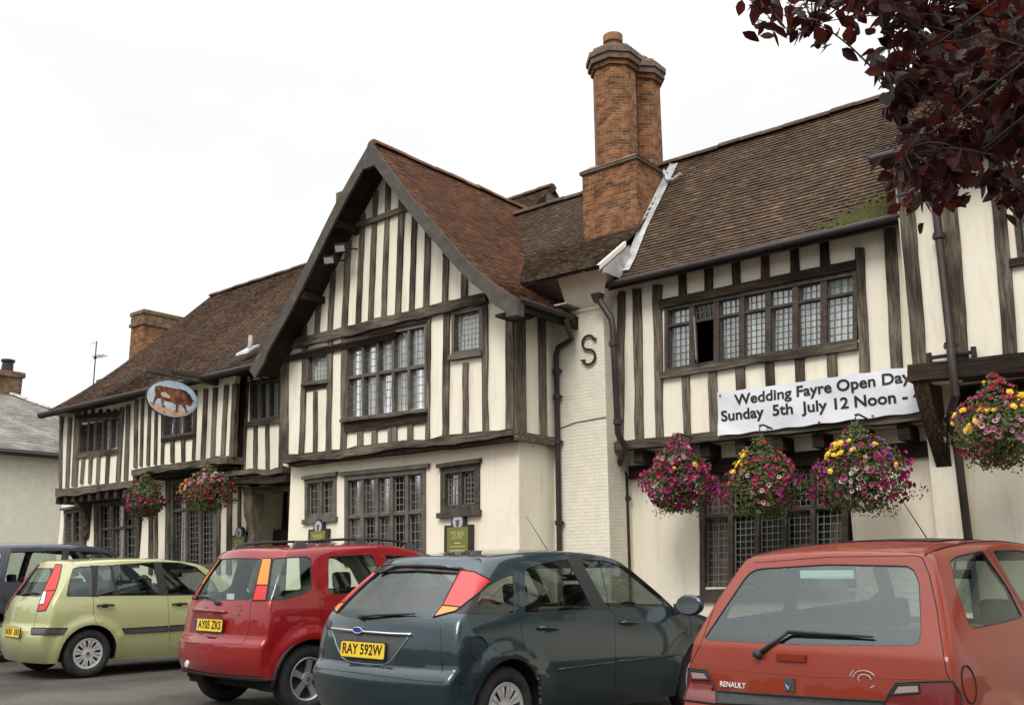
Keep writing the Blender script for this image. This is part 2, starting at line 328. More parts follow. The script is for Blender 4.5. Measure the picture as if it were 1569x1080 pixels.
def window(quad, Y, nx, rows, lead=(3, 4), fw=.07, mw=.05, frame='winframe', leadm='lead', curtain=None, depth=.06, parent=None, tr=.045, opened=None, proud=.02, label=None, lw=.009, sill=None, hood=None, bars=None):
    """quad: photo corners TL,TR,BR,BL measured onto the wall plane Y; rows: heights (0..1 from the top) of the transoms"""
    c = [oY(q[0], q[1], Y) for q in quad]; TL, TR, BR, BL = c
    wd = ((TR - TL).length + (BR - BL).length) / 2; ht = ((TL - BL).length + (TR - BR).length) / 2
    def W(u, v, off=0):
        p = TL.lerp(TR, u).lerp(BL.lerp(BR, u), v); return Vector((p.x, Y + off, p.z))
    def bx(mb, u0, u1, v0, v1, a, b): mb.hexa([W(u0, v1, a), W(u1, v1, a), W(u1, v0, a), W(u0, v0, a), W(u0, v1, b), W(u1, v1, b), W(u1, v0, b), W(u0, v0, b)])
    fu = fw / wd; fv = fw / ht; mu = mw / wd; tv = tr / ht
    f = MB(); bx(f, 0, 1, 0, fv, -proud, depth + .03); bx(f, 0, 1, 1 - fv, 1, -proud, depth + .03)
    bx(f, 0, fu, fv, 1 - fv, -proud, depth + .03); bx(f, 1 - fu, 1, fv, 1 - fv, -proud, depth + .03)
    us = [fu + (1 - 2 * fu) * i / nx for i in range(nx + 1)]; vs = [fv] + list(rows) + [1 - fv]
    for u in us[1:-1]: bx(f, u - mu / 2, u + mu / 2, fv, 1 - fv, -proud + .012, depth + .02)
    for v in vs[1:-1]:
        for i in range(nx): bx(f, us[i] + (mu / 2 if i else 0), us[i + 1] - (mu / 2 if i < nx - 1 else 0), v - tv / 2, v + tv / 2, -proud + .018, depth + .02)
    if sill: a, b = W(-.04, 1, 0), W(1.04, 1, 0); f.hexa([(a.x, Y - sill, a.z - .07), (b.x, Y - sill, b.z - .07), (b.x, Y - sill, b.z), (a.x, Y - sill, a.z), (a.x, Y + .02, a.z - .07), (b.x, Y + .02, b.z - .07), (b.x, Y + .02, b.z + .001), (a.x, Y + .02, a.z + .001)])
    if hood: a, b = W(-.05, 0, 0), W(1.05, 0, 0); f.hexa([(a.x, Y - hood, a.z), (b.x, Y - hood, b.z), (b.x, Y - hood, b.z + .05), (a.x, Y - hood, a.z + .05), (a.x, Y + .02, a.z), (b.x, Y + .02, b.z), (b.x, Y + .02, b.z + .07), (a.x, Y + .02, a.z + .07)])
    win = P_(f.build('window', M[frame]), parent)
    if label: win['label'] = label
    g = MB(); l = MB(); k = 0; cz = None
    for i in range(nx):
        for j in range(len(vs) - 1):
            u0 = us[i] + (mu / 2 if i else 0); u1 = us[i + 1] - (mu / 2 if i < nx - 1 else 0)
            v0 = vs[j] + (tv / 2 if j else 0); v1 = vs[j + 1] - (tv / 2 if j < len(vs) - 2 else 0)
            hh = (v1 - v0) * ht
            if opened == (i, j): op = (u0, u1, v0, v1); continue
            t1, t2 = U(-.012, .012), U(-.012, .012)   # old glass never sits quite flat
            g.add([W(u0, v1, depth + t1), W(u1, v1, depth + t2), W(u1, v0, depth - t1), W(u0, v0, depth - t2)], [(0, 1, 2, 3)])
            nu = lead[0]; nv = max(1, round(hh / (((u1 - u0) * wd) / nu * lead[1])))
            lu = lw / wd; lv = lw / ht
            for a in range(1, nu): uu = u0 + (u1 - u0) * a / nu; bx(l, uu - lu / 2, uu + lu / 2, v0, v1, depth - .014, depth - .008)
            for b in range(1, nv): vv = v0 + (v1 - v0) * b / nv; bx(l, u0, u1, vv - lv / 2, vv + lv / 2, depth - .0135, depth - .0085)
            if bars: # casement frame of iron
                e1 = bars / wd; e2 = bars / ht
                for (a0, a1, b0, b1) in ((u0, u0 + e1, v0, v1), (u1 - e1, u1, v0, v1), (u0 + e1, u1 - e1, v0, v0 + e2), (u0 + e1, u1 - e1, v1 - e2, v1)): bx(l, a0, a1, b0, b1, depth - .02, depth - .004)
    g.build('glass', M['glass_dark' if (leadm == 'leadlight' and (bars or Y != YGW)) else 'glass'], win); l.build('leading', M[leadm], win)
    if opened:
        u0, u1, v0, v1 = op; cw = (u1 - u0) * wd; hg = W(u0, 0).x; zt = W(u0, v0).z; zb = W(u0, v1).z; cm = MB(); y0 = Y - .01
        def Q(t, z): return Vector((hg + cw * .42 * t, y0 - cw * .85 * t, z))
        def bar(t0, z0, t1, z1, r): cm.tube([Q(t0, z0), Q(t1, z1)], r, 4)
        for t in (0, 1): bar(t, zb, t, zt, .012)
        for t in (.33, .66): bar(t, zb, t, zt, .006)
        for s in (0, 1): bar(0, zb + (zt - zb) * s, 1, zb + (zt - zb) * s, .012)
        for s in (.2, .4, .6, .8): bar(0, zb + (zt - zb) * s, 1, zb + (zt - zb) * s, .005)
        cas = cm.build('open_casement', M['leadlight'], win)
    # room behind
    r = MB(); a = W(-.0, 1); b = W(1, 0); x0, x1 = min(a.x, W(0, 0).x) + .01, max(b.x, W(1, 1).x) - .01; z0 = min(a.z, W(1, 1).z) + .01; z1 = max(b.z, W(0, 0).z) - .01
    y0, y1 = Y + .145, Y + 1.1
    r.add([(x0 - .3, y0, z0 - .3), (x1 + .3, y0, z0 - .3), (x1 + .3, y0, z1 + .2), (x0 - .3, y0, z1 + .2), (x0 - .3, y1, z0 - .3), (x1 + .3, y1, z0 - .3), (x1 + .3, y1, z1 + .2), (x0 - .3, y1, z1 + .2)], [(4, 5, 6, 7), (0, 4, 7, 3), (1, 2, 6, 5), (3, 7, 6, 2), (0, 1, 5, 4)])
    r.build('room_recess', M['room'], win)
    def folds(u0, u1, v0, v1, amp, fr, name, mat, off=.15, drape=0, seed=0):
        n = max(8, int((u1 - u0) * wd / .012)); m = 6; vs_ = []
        for j in range(m + 1):
            for i in range(n + 1):
                t = i / n; s = j / m; uu = u0 + (u1 - u0) * t
                if drape: uc = u0 if drape < 0 else u1; uu = uc + (uu - uc) * (1 - .45 * math.sin(pi * min(1, s * 1.1)) )
                vs_.append(W(uu, v0 + (v1 - v0) * s, off + amp * sin(t * fr + seed + .3 * sin(s * 4))))
        return fromlist(name, vs_, [(j * (n + 1) + i, j * (n + 1) + i + 1, (j + 1) * (n + 1) + i + 1, (j + 1) * (n + 1) + i) for j in range(m) for i in range(n)], mat, win, True)
    if curtain:
        for (u0, u1, v0, v1, kind, dr) in curtain:
            folds(u0, u1, v0, v1, .018, (u1 - u0) * wd * 55, 'curtain', M['netcurtain' if kind == 'n' else 'curtain'], .085 if kind == 'n' else .12, dr, R() * 6)
    return win, (min(TL.x, BL.x) + .03, max(TR.x, BR.x) - .03, max(BL.z, BR.z) + .03, min(TL.z, TR.z) - .03)

# ------------------------------------------------------------------ roofs of separate tiles
def tile_roof(name, pos, u0, u1, vlen, mat, parent=None, tw=.12, g=.070, keep=None, over=.0, base=True, bt=.07, th=.0125, cells=None):
    """pos(u,v) -> point on the slope; v runs up it.  every tile is its own island with a small tilt"""
    mb = MB(); nv = int(vlen / g); nu = int(abs(u1 - u0) / tw); s = 1 if u1 > u0 else -1
    def nrm(u, v):
        e = .02; a = pos(u + e, v) - pos(u, v); b = pos(u, v + e) - pos(u, v); n = a.cross(b).normalized()
        return n if n.z > 0 else -n
    for j in range(nv + 1):
        v = j * g; off = (tw / 2 if j % 2 else 0) + U(-.01, .01)
        vv = min(v + g * 1.5, vlen)
        for i in range(-1, nu + 1):
            a = u0 + s * (i * tw + off); b = a + s * (tw - .004)
            lo, hi = min(u0, u1), max(u0, u1); a = min(max(a, lo), hi); b = min(max(b, lo), hi)
            if abs(a - b) < .02: continue
            cu = (a + b) / 2
            if keep and not keep(cu, v + g / 2): continue
            n = nrm(cu, v + .01); d1, d2 = U(-.002, .0045), U(-.002, .0045); sl = U(-.005, .005)
            if a > b: a, b = b, a
            p = [pos(a, max(0, v + sl)), pos(b, max(0, v - sl)), pos(b, vv), pos(a, vv)]
            top = [p[0] + n * (th * 2 + d1), p[1] + n * (th * 2 + d2), p[2] + n * .004, p[3] + n * .004]
            bot = [p[0] + n * (th + d1), p[1] + n * (th + d2)]
            mb.add(top + bot, [(0, 1, 2, 3), (4, 5, 1, 0), (4, 0, 3), (5, 2, 1)])
    o = mb.build(name, mat); P_(o, parent)
    if base:
        k = max(2, int(vlen / .3)); vs = []
        for j in range(k + 1):
            for u in (u0, u1): vs.append(pos(u, vlen * j / k)); 
        for j in range(k + 1):
            for u in (u0, u1): vs.append(pos(u, vlen * j / k) - nrm(u, min(vlen - .03, vlen * j / k)) * bt)
        fs = []; q = (k + 1) * 2
        for j in range(k):
            fs += [(2 * j, 2 * j + 1, 2 * j + 3, 2 * j + 2), (q + 2 * j + 2, q + 2 * j + 3, q + 2 * j + 1, q + 2 * j), (2 * j, 2 * j + 2, q + 2 * j + 2, q + 2 * j), (2 * j + 1, q + 2 * j + 1, q + 2 * j + 3, 2 * j + 3)]
        fs += [(0, q, q + 1, 1)]
        fromlist('roof_boarding', vs, fs, M['th_dark'], o)
    return o
def polyprof(pts):  # pts: list of (h, z) -> function v -> (h, z), total length
    L_ = [0]
    for a, b in zip(pts, pts[1:]): L_.append(L_[-1] + math.hypot(b[0] - a[0], b[1] - a[1]))
    def f(v):
        v = max(0, v)
        for i in range(len(pts) - 1):
            if v <= L_[i + 1] or i == len(pts) - 2:
                t = (v - L_[i]) / (L_[i + 1] - L_[i]); return (pts[i][0] + (pts[i + 1][0] - pts[i][0]) * t, pts[i][1] + (pts[i + 1][1] - pts[i][1]) * t)
    return f, L_[-1]
def smoothprof(pts, k=3):
    for _ in range(k):
        q = [pts[0]]
        for a, b in zip(pts, pts[1:]):
            q += [(a[0] * .75 + b[0] * .25, a[1] * .75 + b[1] * .25), (a[0] * .25 + b[0] * .75, a[1] * .25 + b[1] * .75)]
        pts = q + [pts[-1]]
    return pts
def wav(p, amp=.012, f=.9):   # roofs of this age sag a little
    return Vector((p[0], p[1], p[2] + amp * noise.noise(Vector((p[0] * f, p[1] * f, 4.4)))))
def ridge(name, a, b, mat, parent, r=.11, seg=.32, up=.0):
    mb = MB(); a = Vector(a); b = Vector(b); n = max(1, int((b - a).length / seg)); d = (b - a) / n; t = d.normalized(); w = t.cross(Vector((0, 0, 1))).normalized(); u2 = w.cross(t)
    for i in range(n):
        p0 = a + d * i; p1 = p0 + d * .97; dz = U(-.008, .008); vs = []
        for p, rr in ((p0, r), (p1, r * .97)):
            for k in range(7):
                an = pi * k / 6; vs.append(wav(p) + w * cos(an) * rr + u2 * (sin(an) * rr * .8 - .03 + up + dz))
        mb.add(vs, [(k, k + 1, 8 + k, 7 + k) for k in range(6)] + [tuple(range(7)), tuple(range(13, 6, -1))])
    return P_(mb.build(name, mat), parent)

YGW = 9.3
# ================= GABLE BAY =================
YG = 9.3
gw = []
def rng(q): return q
wl = []
W1, h1 = window([(530, 519), (656, 494), (656, 631), (530, 646)], YG, 5, [.48], lead=(3, 1.15), fw=.055, mw=.045, frame='wingrey', leadm='leadlight', curtain=[(.02, .98, .03, .97, 'n', 0)], lw=.008); gw.append(h1)
W2, h2 = window([(470, 535), (505, 529), (505, 585), (470, 590)], YG, 1, [], lead=(6, 1.1), fw=.05, frame='wingrey', leadm='leadlight', curtain=[(.02, .98, .03, .97, 'n', 0)], lw=.007); gw.append(h2)
W3, h3 = window([(693, 478), (740, 468), (740, 538), (693, 545)], YG, 1, [], lead=(7, 1.1), fw=.05, frame='wingrey', leadm='leadlight', curtain=[(.02, .98, .03, .97, 'n', 0)], lw=.007, sill=.07); gw.append(h3)
XR = oY(790, 665, YG).x; XL = oY(438, 620, YG).x; YB = 10.15; ZJ = 2.93
wall('gable_bay_wall', YG, XL, XR, ZJ, 4.9, gw, M['plaster_panel'])
# the gable triangle follows the rafters
gpL = smoothprof([(-12.75, 4.42), (-12.30, 4.90), (-11.89, 5.32), (-11.45, 5.87), (-10.74, 6.78), (-10.03, 7.50)], 2)
gpR = smoothprof([(-7.28, 4.58), (-7.76, 4.93), (-8.14, 5.28), (-8.54, 5.73), (-9.0, 6.23), (-9.41, 6.72), (-10.03, 7.50)], 2)
def zroof(x):
    pr = gpL if x < -10.03 else gpR
    pts = sorted(pr)
    for a, b in zip(pts, pts[1:]):
        if a[0] <= x <= b[0]: return a[1] + (b[1] - a[1]) * (x - a[0]) / (b[0] - a[0])
    return 4.5
tri = [(x, zroof(x) - .09) for x in [XL + (XR - XL) * i / 24 for i in range(25)]]
tri = [t for t in tri if t[1] > 4.9]
vs = [(x, YG, z) for x, z in tri] + [(tri[-1][0], YG, 4.9), (tri[0][0], YG, 4.9)]; n = len(vs)
vs += [(a, b + .14, c) for a, b, c in vs]
P_(fromlist('gable_wall', vs, [tuple(range(n))[::-1], tuple(range(n, 2 * n))] + [(i, (i + 1) % n, n + (i + 1) % n, n + i) for i in range(n)], M['plaster_panel']))
# side wall, faces the chimney
mb = MB(); mb.box(XR - .14, XR, YG + .14, YB + .35, ZJ, 4.72); P_(mb.build('gable_side_wall', M['plaster_panel']))
# ground floor under the jetty
YGG = 9.42
gh = []
_, h = window([(468, 735), (516, 729), (516, 791), (468, 796)], YGG, 2, [], lead=(3, 1.3), fw=.06, mw=.05, frame='wingrey', leadm='leadlight', sill=.05, hood=.06, curtain=[(.5, .95, .05, .97, 'c', 0)], bars=.016); gh.append(h)
_, h = window([(529, 729), (653, 717), (653, 862), (529, 868)], YGG, 5, [.46], lead=(3, 1.35), fw=.07, mw=.06, frame='wingrey', leadm='leadlight', hood=.05, curtain=[(.04, .34, .03, .98, 'c', -1), (.36, .5, .03, .98, 'c', 0)], bars=.014); gh.append(h)
_, h = window([(676, 717), (736, 709), (736, 781), (676, 786)], YGG, 2, [], lead=(4, 1.25), fw=.09, mw=.07, frame='winframe', leadm='leadlight', sill=.07, hood=.07, bars=.014); gh.append(h)
XRG = XR - .05
wall('ground_floor_wall', YGG, XL + .05, XRG, -.02, ZJ, gh, M['plaster'])
mb = MB(); mb.box(XRG - .14, XRG, YGG + .14, YB + .35, -.02, ZJ); P_(mb.build('ground_floor_side_wall', M['plaster']))
mb = MB(); mb.box(XL + .05, XL + .19, YGG + .14, 10.9, -.02, 4.5); P_(mb.build('porch_flank_wall', M['plaster']))
# timbers (studs drawn from their measured feet and heads)
gwall = empty('gable_framing', inn.location); P_(gwall); gwall.location = (0, 0, 0); gwall.matrix_parent_inverse = Matrix.Translation((10, -10, 0))
def T(name, A, B, wa, wb=None, Y=YG, mat='tv', parent=gwall, **k): return timber(name, A, B, wa, wb or wa, Y, M[mat], parent, **k)
T('tie_beam', (440, 531), (749, 456.5), 14, 15, mat='th', proud=.07, jit=.018, n=24)
T('bressummer', (442, 704.5), (791, 664), 12, 14, mat='th', proud=.12, jit=.024, n=24)
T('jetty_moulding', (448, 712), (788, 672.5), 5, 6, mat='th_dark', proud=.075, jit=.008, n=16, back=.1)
T('collar', (541, 350), (629, 319), 8, mat='th', proud=.06, jit=.006)
for xb, w_ in ((467, 6), (487, 7), (507, 7), (529, 8), (550, 7), (569, 7), (589, 7), (611, 8), (632, 7), (654, 8), (683, 8), (712, 8)):
    yb = 531 - (xb - 440) * .241 - 6; b = oY(xb, yb, YG); zt = zroof(b.x + .01) - .1
    if zt < b.z + .08: continue
    c = b + Vector((0, 0, zt - b.z)); d = c - ORG; k = FPX / d.dot(FWD); px = (784.5 + d.dot(RT) * k, 540 - d.dot(UPV) * k)
    T('stud', (px[0] + (b.z - zt) * -1.2, px[1]), (xb, yb), w_)
for a in (((437.5, 522), (437, 700), 11), ((469, 528), (463, 697), 7), ((507.5, 519), (504.5, 693), 7), ((484.5, 599), (484, 693), 5), ((529, 514), (527.5, 690), 8.5), ((658, 484), (656.5, 674), 6),
          ((686, 477), (683.5, 671), 9), ((744, 464), (745, 664), 8), ((715, 556), (714.5, 667), 8), ((782, 470), (783, 659), 12)): T('stud', *a)
T('window_head', (530, 517), (657, 491.5), 7, mat='th_dark', proud=.04)
T('window_rail', (530, 656), (657, 640), 15, mat='th_dark', proud=.035)
T('sill_board', (527, 646), (658, 629.5), 4.5, mat='th', proud=.09)
T('window_rail', (466, 596), (506, 590), 7, mat='th_dark', proud=.025)
T('sill_board', (466, 591), (506, 585.5), 3.5, mat='th', proud=.07)
T('window_rail', (693, 549), (739, 543), 9, mat='th_dark', proud=.025)
for x in (553, 575, 603, 630): T('stud', (x, 655 - (x - 530) * .126), (x, 694 - (x - 530) * .122), 8 if x != 603 else 13)
# side face posts
mb = MB(); mb.box(XR - .02, XR + .03, YG - .01, YG + .19, ZJ, 4.72); P_(mb.build('corner_post', M['tv']), gwall)
mb = MB(); mb.box(XR - .02, XR + .03, YG + .48, YG + .62, ZJ, 4.72); P_(mb.build('stud', M['tv']), gwall)
mb = MB(); mb.box(XR - .02, XR + .055, YG - .03, YB + .01, ZJ - .03, ZJ + .08); P_(mb.build('side_bressummer', M['th']), gwall)
mb = MB(); mb.box(XR - .02, XR + .05, YG + .2, YG + .75, 4.62, 4.74); P_(mb.build('side_plate', M['th_dark']), gwall)
# gable roof, two slopes of tiles, 8.85 -> 12.4
YV = 8.85
fR, lR = polyprof(gpR); fL, lL = polyprof(gpL)
P_(tile_roof('gable_roof', lambda u, v: wav((fR(v)[0], u, fR(v)[1])), YV, 12.6, lR, M['tile_red']))
P_(tile_roof('gable_roof', lambda u, v: wav((fL(v)[0], u, fL(v)[1])), YV, 12.6, lL, M['tile_red']))
ridge('ridge_tiles', (-10.03, YV, 7.49), (-10.03, 12.45, 7.49), M['tile_red'], None)
# barge boards and their undersides
def barge(pr, sgn):
    mb = MB(); q = polyprof(pr); n = 26; vs = []
    for i in range(n + 1):
        x, z = q[0](q[1] * i / n); x2, z2 = q[0](min(q[1], q[1] * i / n + .05)); x1, z1 = q[0](max(0, q[1] * i / n - .05)); dx, dz = x2 - x1, z2 - z1; l = math.hypot(dx, dz); nx_, nz_ = -dz / l * sgn, dx / l * sgn
        if nz_ > 0: nx_, nz_ = -nx_, -nz_
        h = .175 if i > 2 else .22
        if i == n: nx_ = 0; nz_ = -1.3
        for (o_, y) in ((.0, YV - .035), (h, YV - .035), (h, YV + .005), (.0, YV + .005)): vs.append((x + nx_ * o_, y, z + nz_ * o_ + .004))
    mb.add(vs, [(i * 4 + k, i * 4 + (k + 1) % 4, (i + 1) * 4 + (k + 1) % 4, (i + 1) * 4 + k) for i in range(n) for k in range(4)] + [(0, 1, 2, 3), (4 * n + 3, 4 * n + 2, 4 * n + 1, 4 * n)])
    P_(mb.build('bargeboard', M['barge']))
    mb = MB(); vs = []
    for i in range(n + 1):
        x, z = q[0](q[1] * i / n); x2, z2 = q[0](min(q[1], q[1] * i / n + .05)); x1, z1 = q[0](max(0, q[1] * i / n - .05)); dx, dz = x2 - x1, z2 - z1; l = math.hypot(dx, dz); nx_, nz_ = -dz / l * sgn, dx / l * sgn
        if nz_ > 0: nx_, nz_ = -nx_, -nz_
        for y in (YV + .006, YG - .002): vs.append((x + nx_ * .085, y, z + nz_ * .085))
    mb.add(vs, [(2 * i, 2 * i + 1, 2 * i + 3, 2 * i + 2) for i in range(n)]); P_(mb.build('soffit', M['th_dark']))
    # purlin ends under the verge
    for t in (.42, .72):
        x, z = q[0](q[1] * t); m2 = MB(); m2.box(x - .055, x + .055, YV + .02, YG, z - .30, z - .19); P_(m2.build('purlin_end', M['th_dark']))
barge(gpR, 1); barge(gpL, -1)
mb = MB(); mb.hexa([(-10.17, YV - .038, 7.10), (-9.89, YV - .038, 7.10), (-9.99, YV - .038, 7.45), (-10.07, YV - .038, 7.45), (-10.17, YV + .02, 7.10), (-9.89, YV + .02, 7.10), (-9.99, YV + .02, 7.45), (-10.07, YV + .02, 7.45)]); P_(mb.build('bargeboard_joint', M['barge']))
# gutter and eave box on the gable's right foot
mb = MB()
mb.tube([(-7.26, YV + .03, 4.57), (-7.26, 9.98, 4.55)], .042, 10); P_(mb.build('gutter', M['iron']))
mb = MB(); mb.box(-7.34, -7.28, YV + .01, YB, 4.44, 4.56); mb.box(-7.68, -7.34, YV + .06, YG - .03, 4.42, 4.46); P_(mb.build('eaves_board', M['th_dark']))
mb = MB(); mb.box(-7.42, -7.24, YV - .04, YV + .1, 4.36, 4.58); P_(mb.build('bargeboard_foot', M['barge']))
mb = MB(); mb.box(-7.9, -7.25, 9.84, 10.3, 4.72, 4.74); P_(mb.build('lead_flashing', M['leadsheet']))
# floodlights under the left verge
def flood(px, py, Y, lab):
    p = oY(px, py, Y); e = empty('floodlight', p, 0, lab, 'floodlight', 'floodlights under the gable roof')
    b = MB(); b.box(-.10, .10, -.06, .04, -.07, .07); b.box(-.085, .085, -.075, -.06, -.055, .055); o = b.build('housing', M['iron'], e); o.rotation_euler = (radians(25), 0, radians(25))
    b = MB(); b.box(-.075, .075, -.082, -.076, -.045, .045); g = b.build('lens', plain('flood_lens', (.35, .37, .37), .15), o)
    b = MB(); b.tube([(0, .04, 0), (0, .3, .06)], .015, 6); b.build('arm', M['iron'], e)
flood(524, 380, 9.0, 'upper black floodlight with a pale lens under the left slope of the gable')
flood(507, 398, 9.0, 'lower small black floodlight tucked under the left slope of the gable')
# ================= CHIMNEY BREAST AND STACK =================
xa, xb = -7.68 - .3, oY(929, 640, YB).x; xh = oY(930, 403, YB - .22).x
o = wall('chimney_breast', YB, xa, xb, -.02, 4.72, [], M['brick_cream'], thick=.9); boxuv(o)
# the splayed, rendered head under the eaves
z0 = 4.72; z1 = 5.12
mb = MB(); mb.hexa([(-7.45, YB - .01, z0), (xb, YB - .01, z0), (xh, YB - .22, z1), (-7.45, YB - .22, z1), (-7.45, YB + .5, z0), (xb, YB + .5, z0), (xh, YB + .6, z1), (-7.45, YB + .6, z1)]); P_(mb.build('corbelled_head', M['plaster']))
mb = MB()
for k in range(20):
    t = k / 20; t2 = (k + 1) / 20
mb.box(-7.45, xb, YB - .016, YB, 4.66, 4.70); P_(mb.build('drip_course', M['plaster']))
mb = MB(); mb.tube([(-7.6, YB - .006, 3.14), (-7.35, YB - .006, 3.19), (xb, YB - .008, 3.21)], .008, 5); P_(mb.build('cable', M['leadlight']))
M['capstone'] = noisy('sooty_corbel_brick', [(.3, (.075, .055, .042)), (.7, (.19, .14, .10))], 9, bump=.5)
YC = 10.8; xc0 = -7.62; xc1 = -6.69
mb = MB(); mb.box(xc0, xc1, YC, YC + .95, 4.9, 6.93); P_(boxuv(mb.build('chimney_base', M['brick'])))
mb = MB(); mb.box(xc0 - .03, xc1 + .03, YC - .03, YC + .98, 6.93, 6.97); mb.hexa([(xc0 - .04, YC - .04, 6.97), (xc1 + .04, YC - .04, 6.97), (xc1 - .08, YC + .08, 7.06), (xc0 + .08, YC + .08, 7.06), (xc0 - .04, YC + 1.0, 6.97), (xc1 + .04, YC + 1.0, 6.97), (xc1 - .08, YC + .9, 7.06), (xc0 + .08, YC + .9, 7.06)]); P_(mb.build('chimney_shoulder', M['capstone']))
def shaft(cx, cy, r, z0, z1, pot, capr):
    n = 8; mb = MB(); uvs = []; vs = []; rot = pi / 8
    prof = [(r, z0), (r, z1), (r + .035, z1), (r + .035, z1 + .075), (r + .075, z1 + .075), (r + .075, z1 + .17), (r + .10, z1 + .17), (r + .10, z1 + .25), (r + .05, z1 + .25), (r + .03, z1 + .33), (.12, z1 + .35)]
    ns = 16
    for (rr, z) in prof:
        for k in range(ns + 1):
            a = 2 * pi * k / ns; q = rr / cos(((a + pi / 8) % (pi / 4)) - pi / 8) * .975
            vs.append((cx + q * cos(a), cy + q * sin(a), z)); uvs.append((a * r * 1.02, z + (rr - r)))
    m = ns + 1; fs = [(i * m + k, i * m + k + 1, (i + 1) * m + k + 1, (i + 1) * m + k) for i in range(len(prof) - 1) for k in range(ns)]
    sh = P_(fromlist('chimney_shaft', vs, fs, [M['brick'], M['capstone']], None, False, uvs))
    for p in sh.data.polygons:
        if p.center.z > z1 + .08: p.material_index = 1
    if pot:
        pt = MB(); pt.lathe([(.12, 0), (.12, pot * .55), (.15, pot * .6), (.15, pot), (.10, pot), (.09, pot * .5)], (cx, cy, z1 + .33), n=20); pb = pt.build('chimney_pot', M['pot'], sh); smooth_by_angle(pb)
    return sh
M['capstone'] = noisy('sooty_corbel_brick', [(.3, (.075, .055, .042)), (.7, (.21, .15, .105))], 9, bump=.5)
M['pot'] = noisy('terracotta_pot', [(.3, (.16, .08, .05)), (.7, (.36, .19, .11))], 8, bump=.3)
shaft(-7.22, 11.12, .305, 7.0, 8.55, .30, 0)
shaft(-7.19, 11.80, .29, 7.0, 8.60, .14, 0)
# lead flashing line between the link roof and the right roof
# link roof (between gable and right range)
lk = smoothprof([(9.68, 5.06), (10.8, 5.90), (11.05, 6.20), (11.8, 7.14)], 2); fK, lK = polyprof(lk)
def keep_link(u, v):
    y = fK(v)[0]; return not (xc0 < u < xc1 and YC < y < YC + .95)
tile_roof('link_roof', lambda u, v: wav((u, fK(v)[0], fK(v)[1])), -12.2, xh, lK, M['tile_brown'], keep=keep_link, bt=.022)
ridge('ridge_tiles', (-10.4, 11.8, 7.13), (-6.9, 11.8, 7.13), M['tile_brown'], None)
# valley of lead and mortared verge
mb = MB(); xv = xh
def zr(y): return (4.96 + (y - 10.12) * 1.107 if y < 10.4 else 5.27 + (y - 10.4) * 1.345) - .01   # plane of the right roof
for i in range(14):
    y0_, y1_ = 9.7 + i * .12, 9.7 + (i + 1) * .12
    h0 = [a for a in (fK(0),)][0]
vsv = []
nseg = 18
for i in range(nseg + 1):
    y, z = fK(lK * .27 * i / nseg); vsv += [(xv + .01, y, z + .02), (xv + .05, y, z + .018), (xv + .05, y, z - .055), (xv + .03, y, z - .06)]
mb.add(vsv, [(i * 4 + k, i * 4 + k + 1, (i + 1) * 4 + k + 1, (i + 1) * 4 + k) for i in range(nseg) for k in range(3)]); P_(mb.build('verge_upstand', M['plaster']))
mb = MB(); vsv = []
for i in range(13):
    y, z = fK(lK * .30 * i / 12); y = max(y, 9.75); vsv += [(xv + .052, y, z - .07), (xv + .055, y + .02, min(z - .09, zr(max(y, 10.15)) + .02))]
mb.add(vsv, [(2 * i, 2 * i + 1, 2 * i + 3, 2 * i + 2) for i in range(12)])
vsv = []
nseg = 24
for i in range(nseg + 1):
    y = 10.2 + (11.75 - 10.2) * i / nseg; z = zr(y); j = .006 * noise.noise(Vector((i * 1.3, 2, 5))); x = xv + .03 + (xc1 - xv - .03) * min(1, (y - 10.2) / .6)
    vsv += [(x + .003, y, z + .12 + j * .6), (x + .015, y, z + .085), (x + .13, y, z + .075)]
mb.add(vsv, [(i * 3 + k, i * 3 + k + 1, (i + 1) * 3 + k + 1, (i + 1) * 3 + k) for i in range(nseg) for k in range(2)]); P_(mb.build('lead_flashing', M['leadsheet']))
mb = MB(); mb.tube([(xc1 + .02, 11.5, 6.97), (xc1 + .09, 11.45, 6.86), (xc1 + .14, 11.4, 6.76), (xc1 + .24, 11.4, 6.74), (xc1 + .36, 11.4, 6.80)], .028, 8); P_(mb.build('lead_dressing', M['leadsheet']))
# iron S
mb = MB(); sp = []
cx, cz = oY(904, 537, YB).x, oY(904, 537, YB).z; s = .2
for i in range(33):
    t = i / 32
    if t < .5: a = radians(20) + t * 2 * radians(250); x, z = .55 * cos(a) * .9, .52 + .47 * sin(a)
    else: a = radians(90) - (t - .5) * 2 * radians(250); x, z = .55 * cos(a) * .9, -.46 + .5 * sin(a)
    sp.append((cx + x * s, YB - .03, cz + z * s))
mb.tube(sp, .016, 8); 
for q, an in ((sp[0], .5), (sp[-1], 3.6)): mb.box(q[0] - .03, q[0] + .03, YB - .045, YB - .015, q[2] - .012, q[2] + .012)
P_(mb.build('iron_wall_anchor', M['iron']))
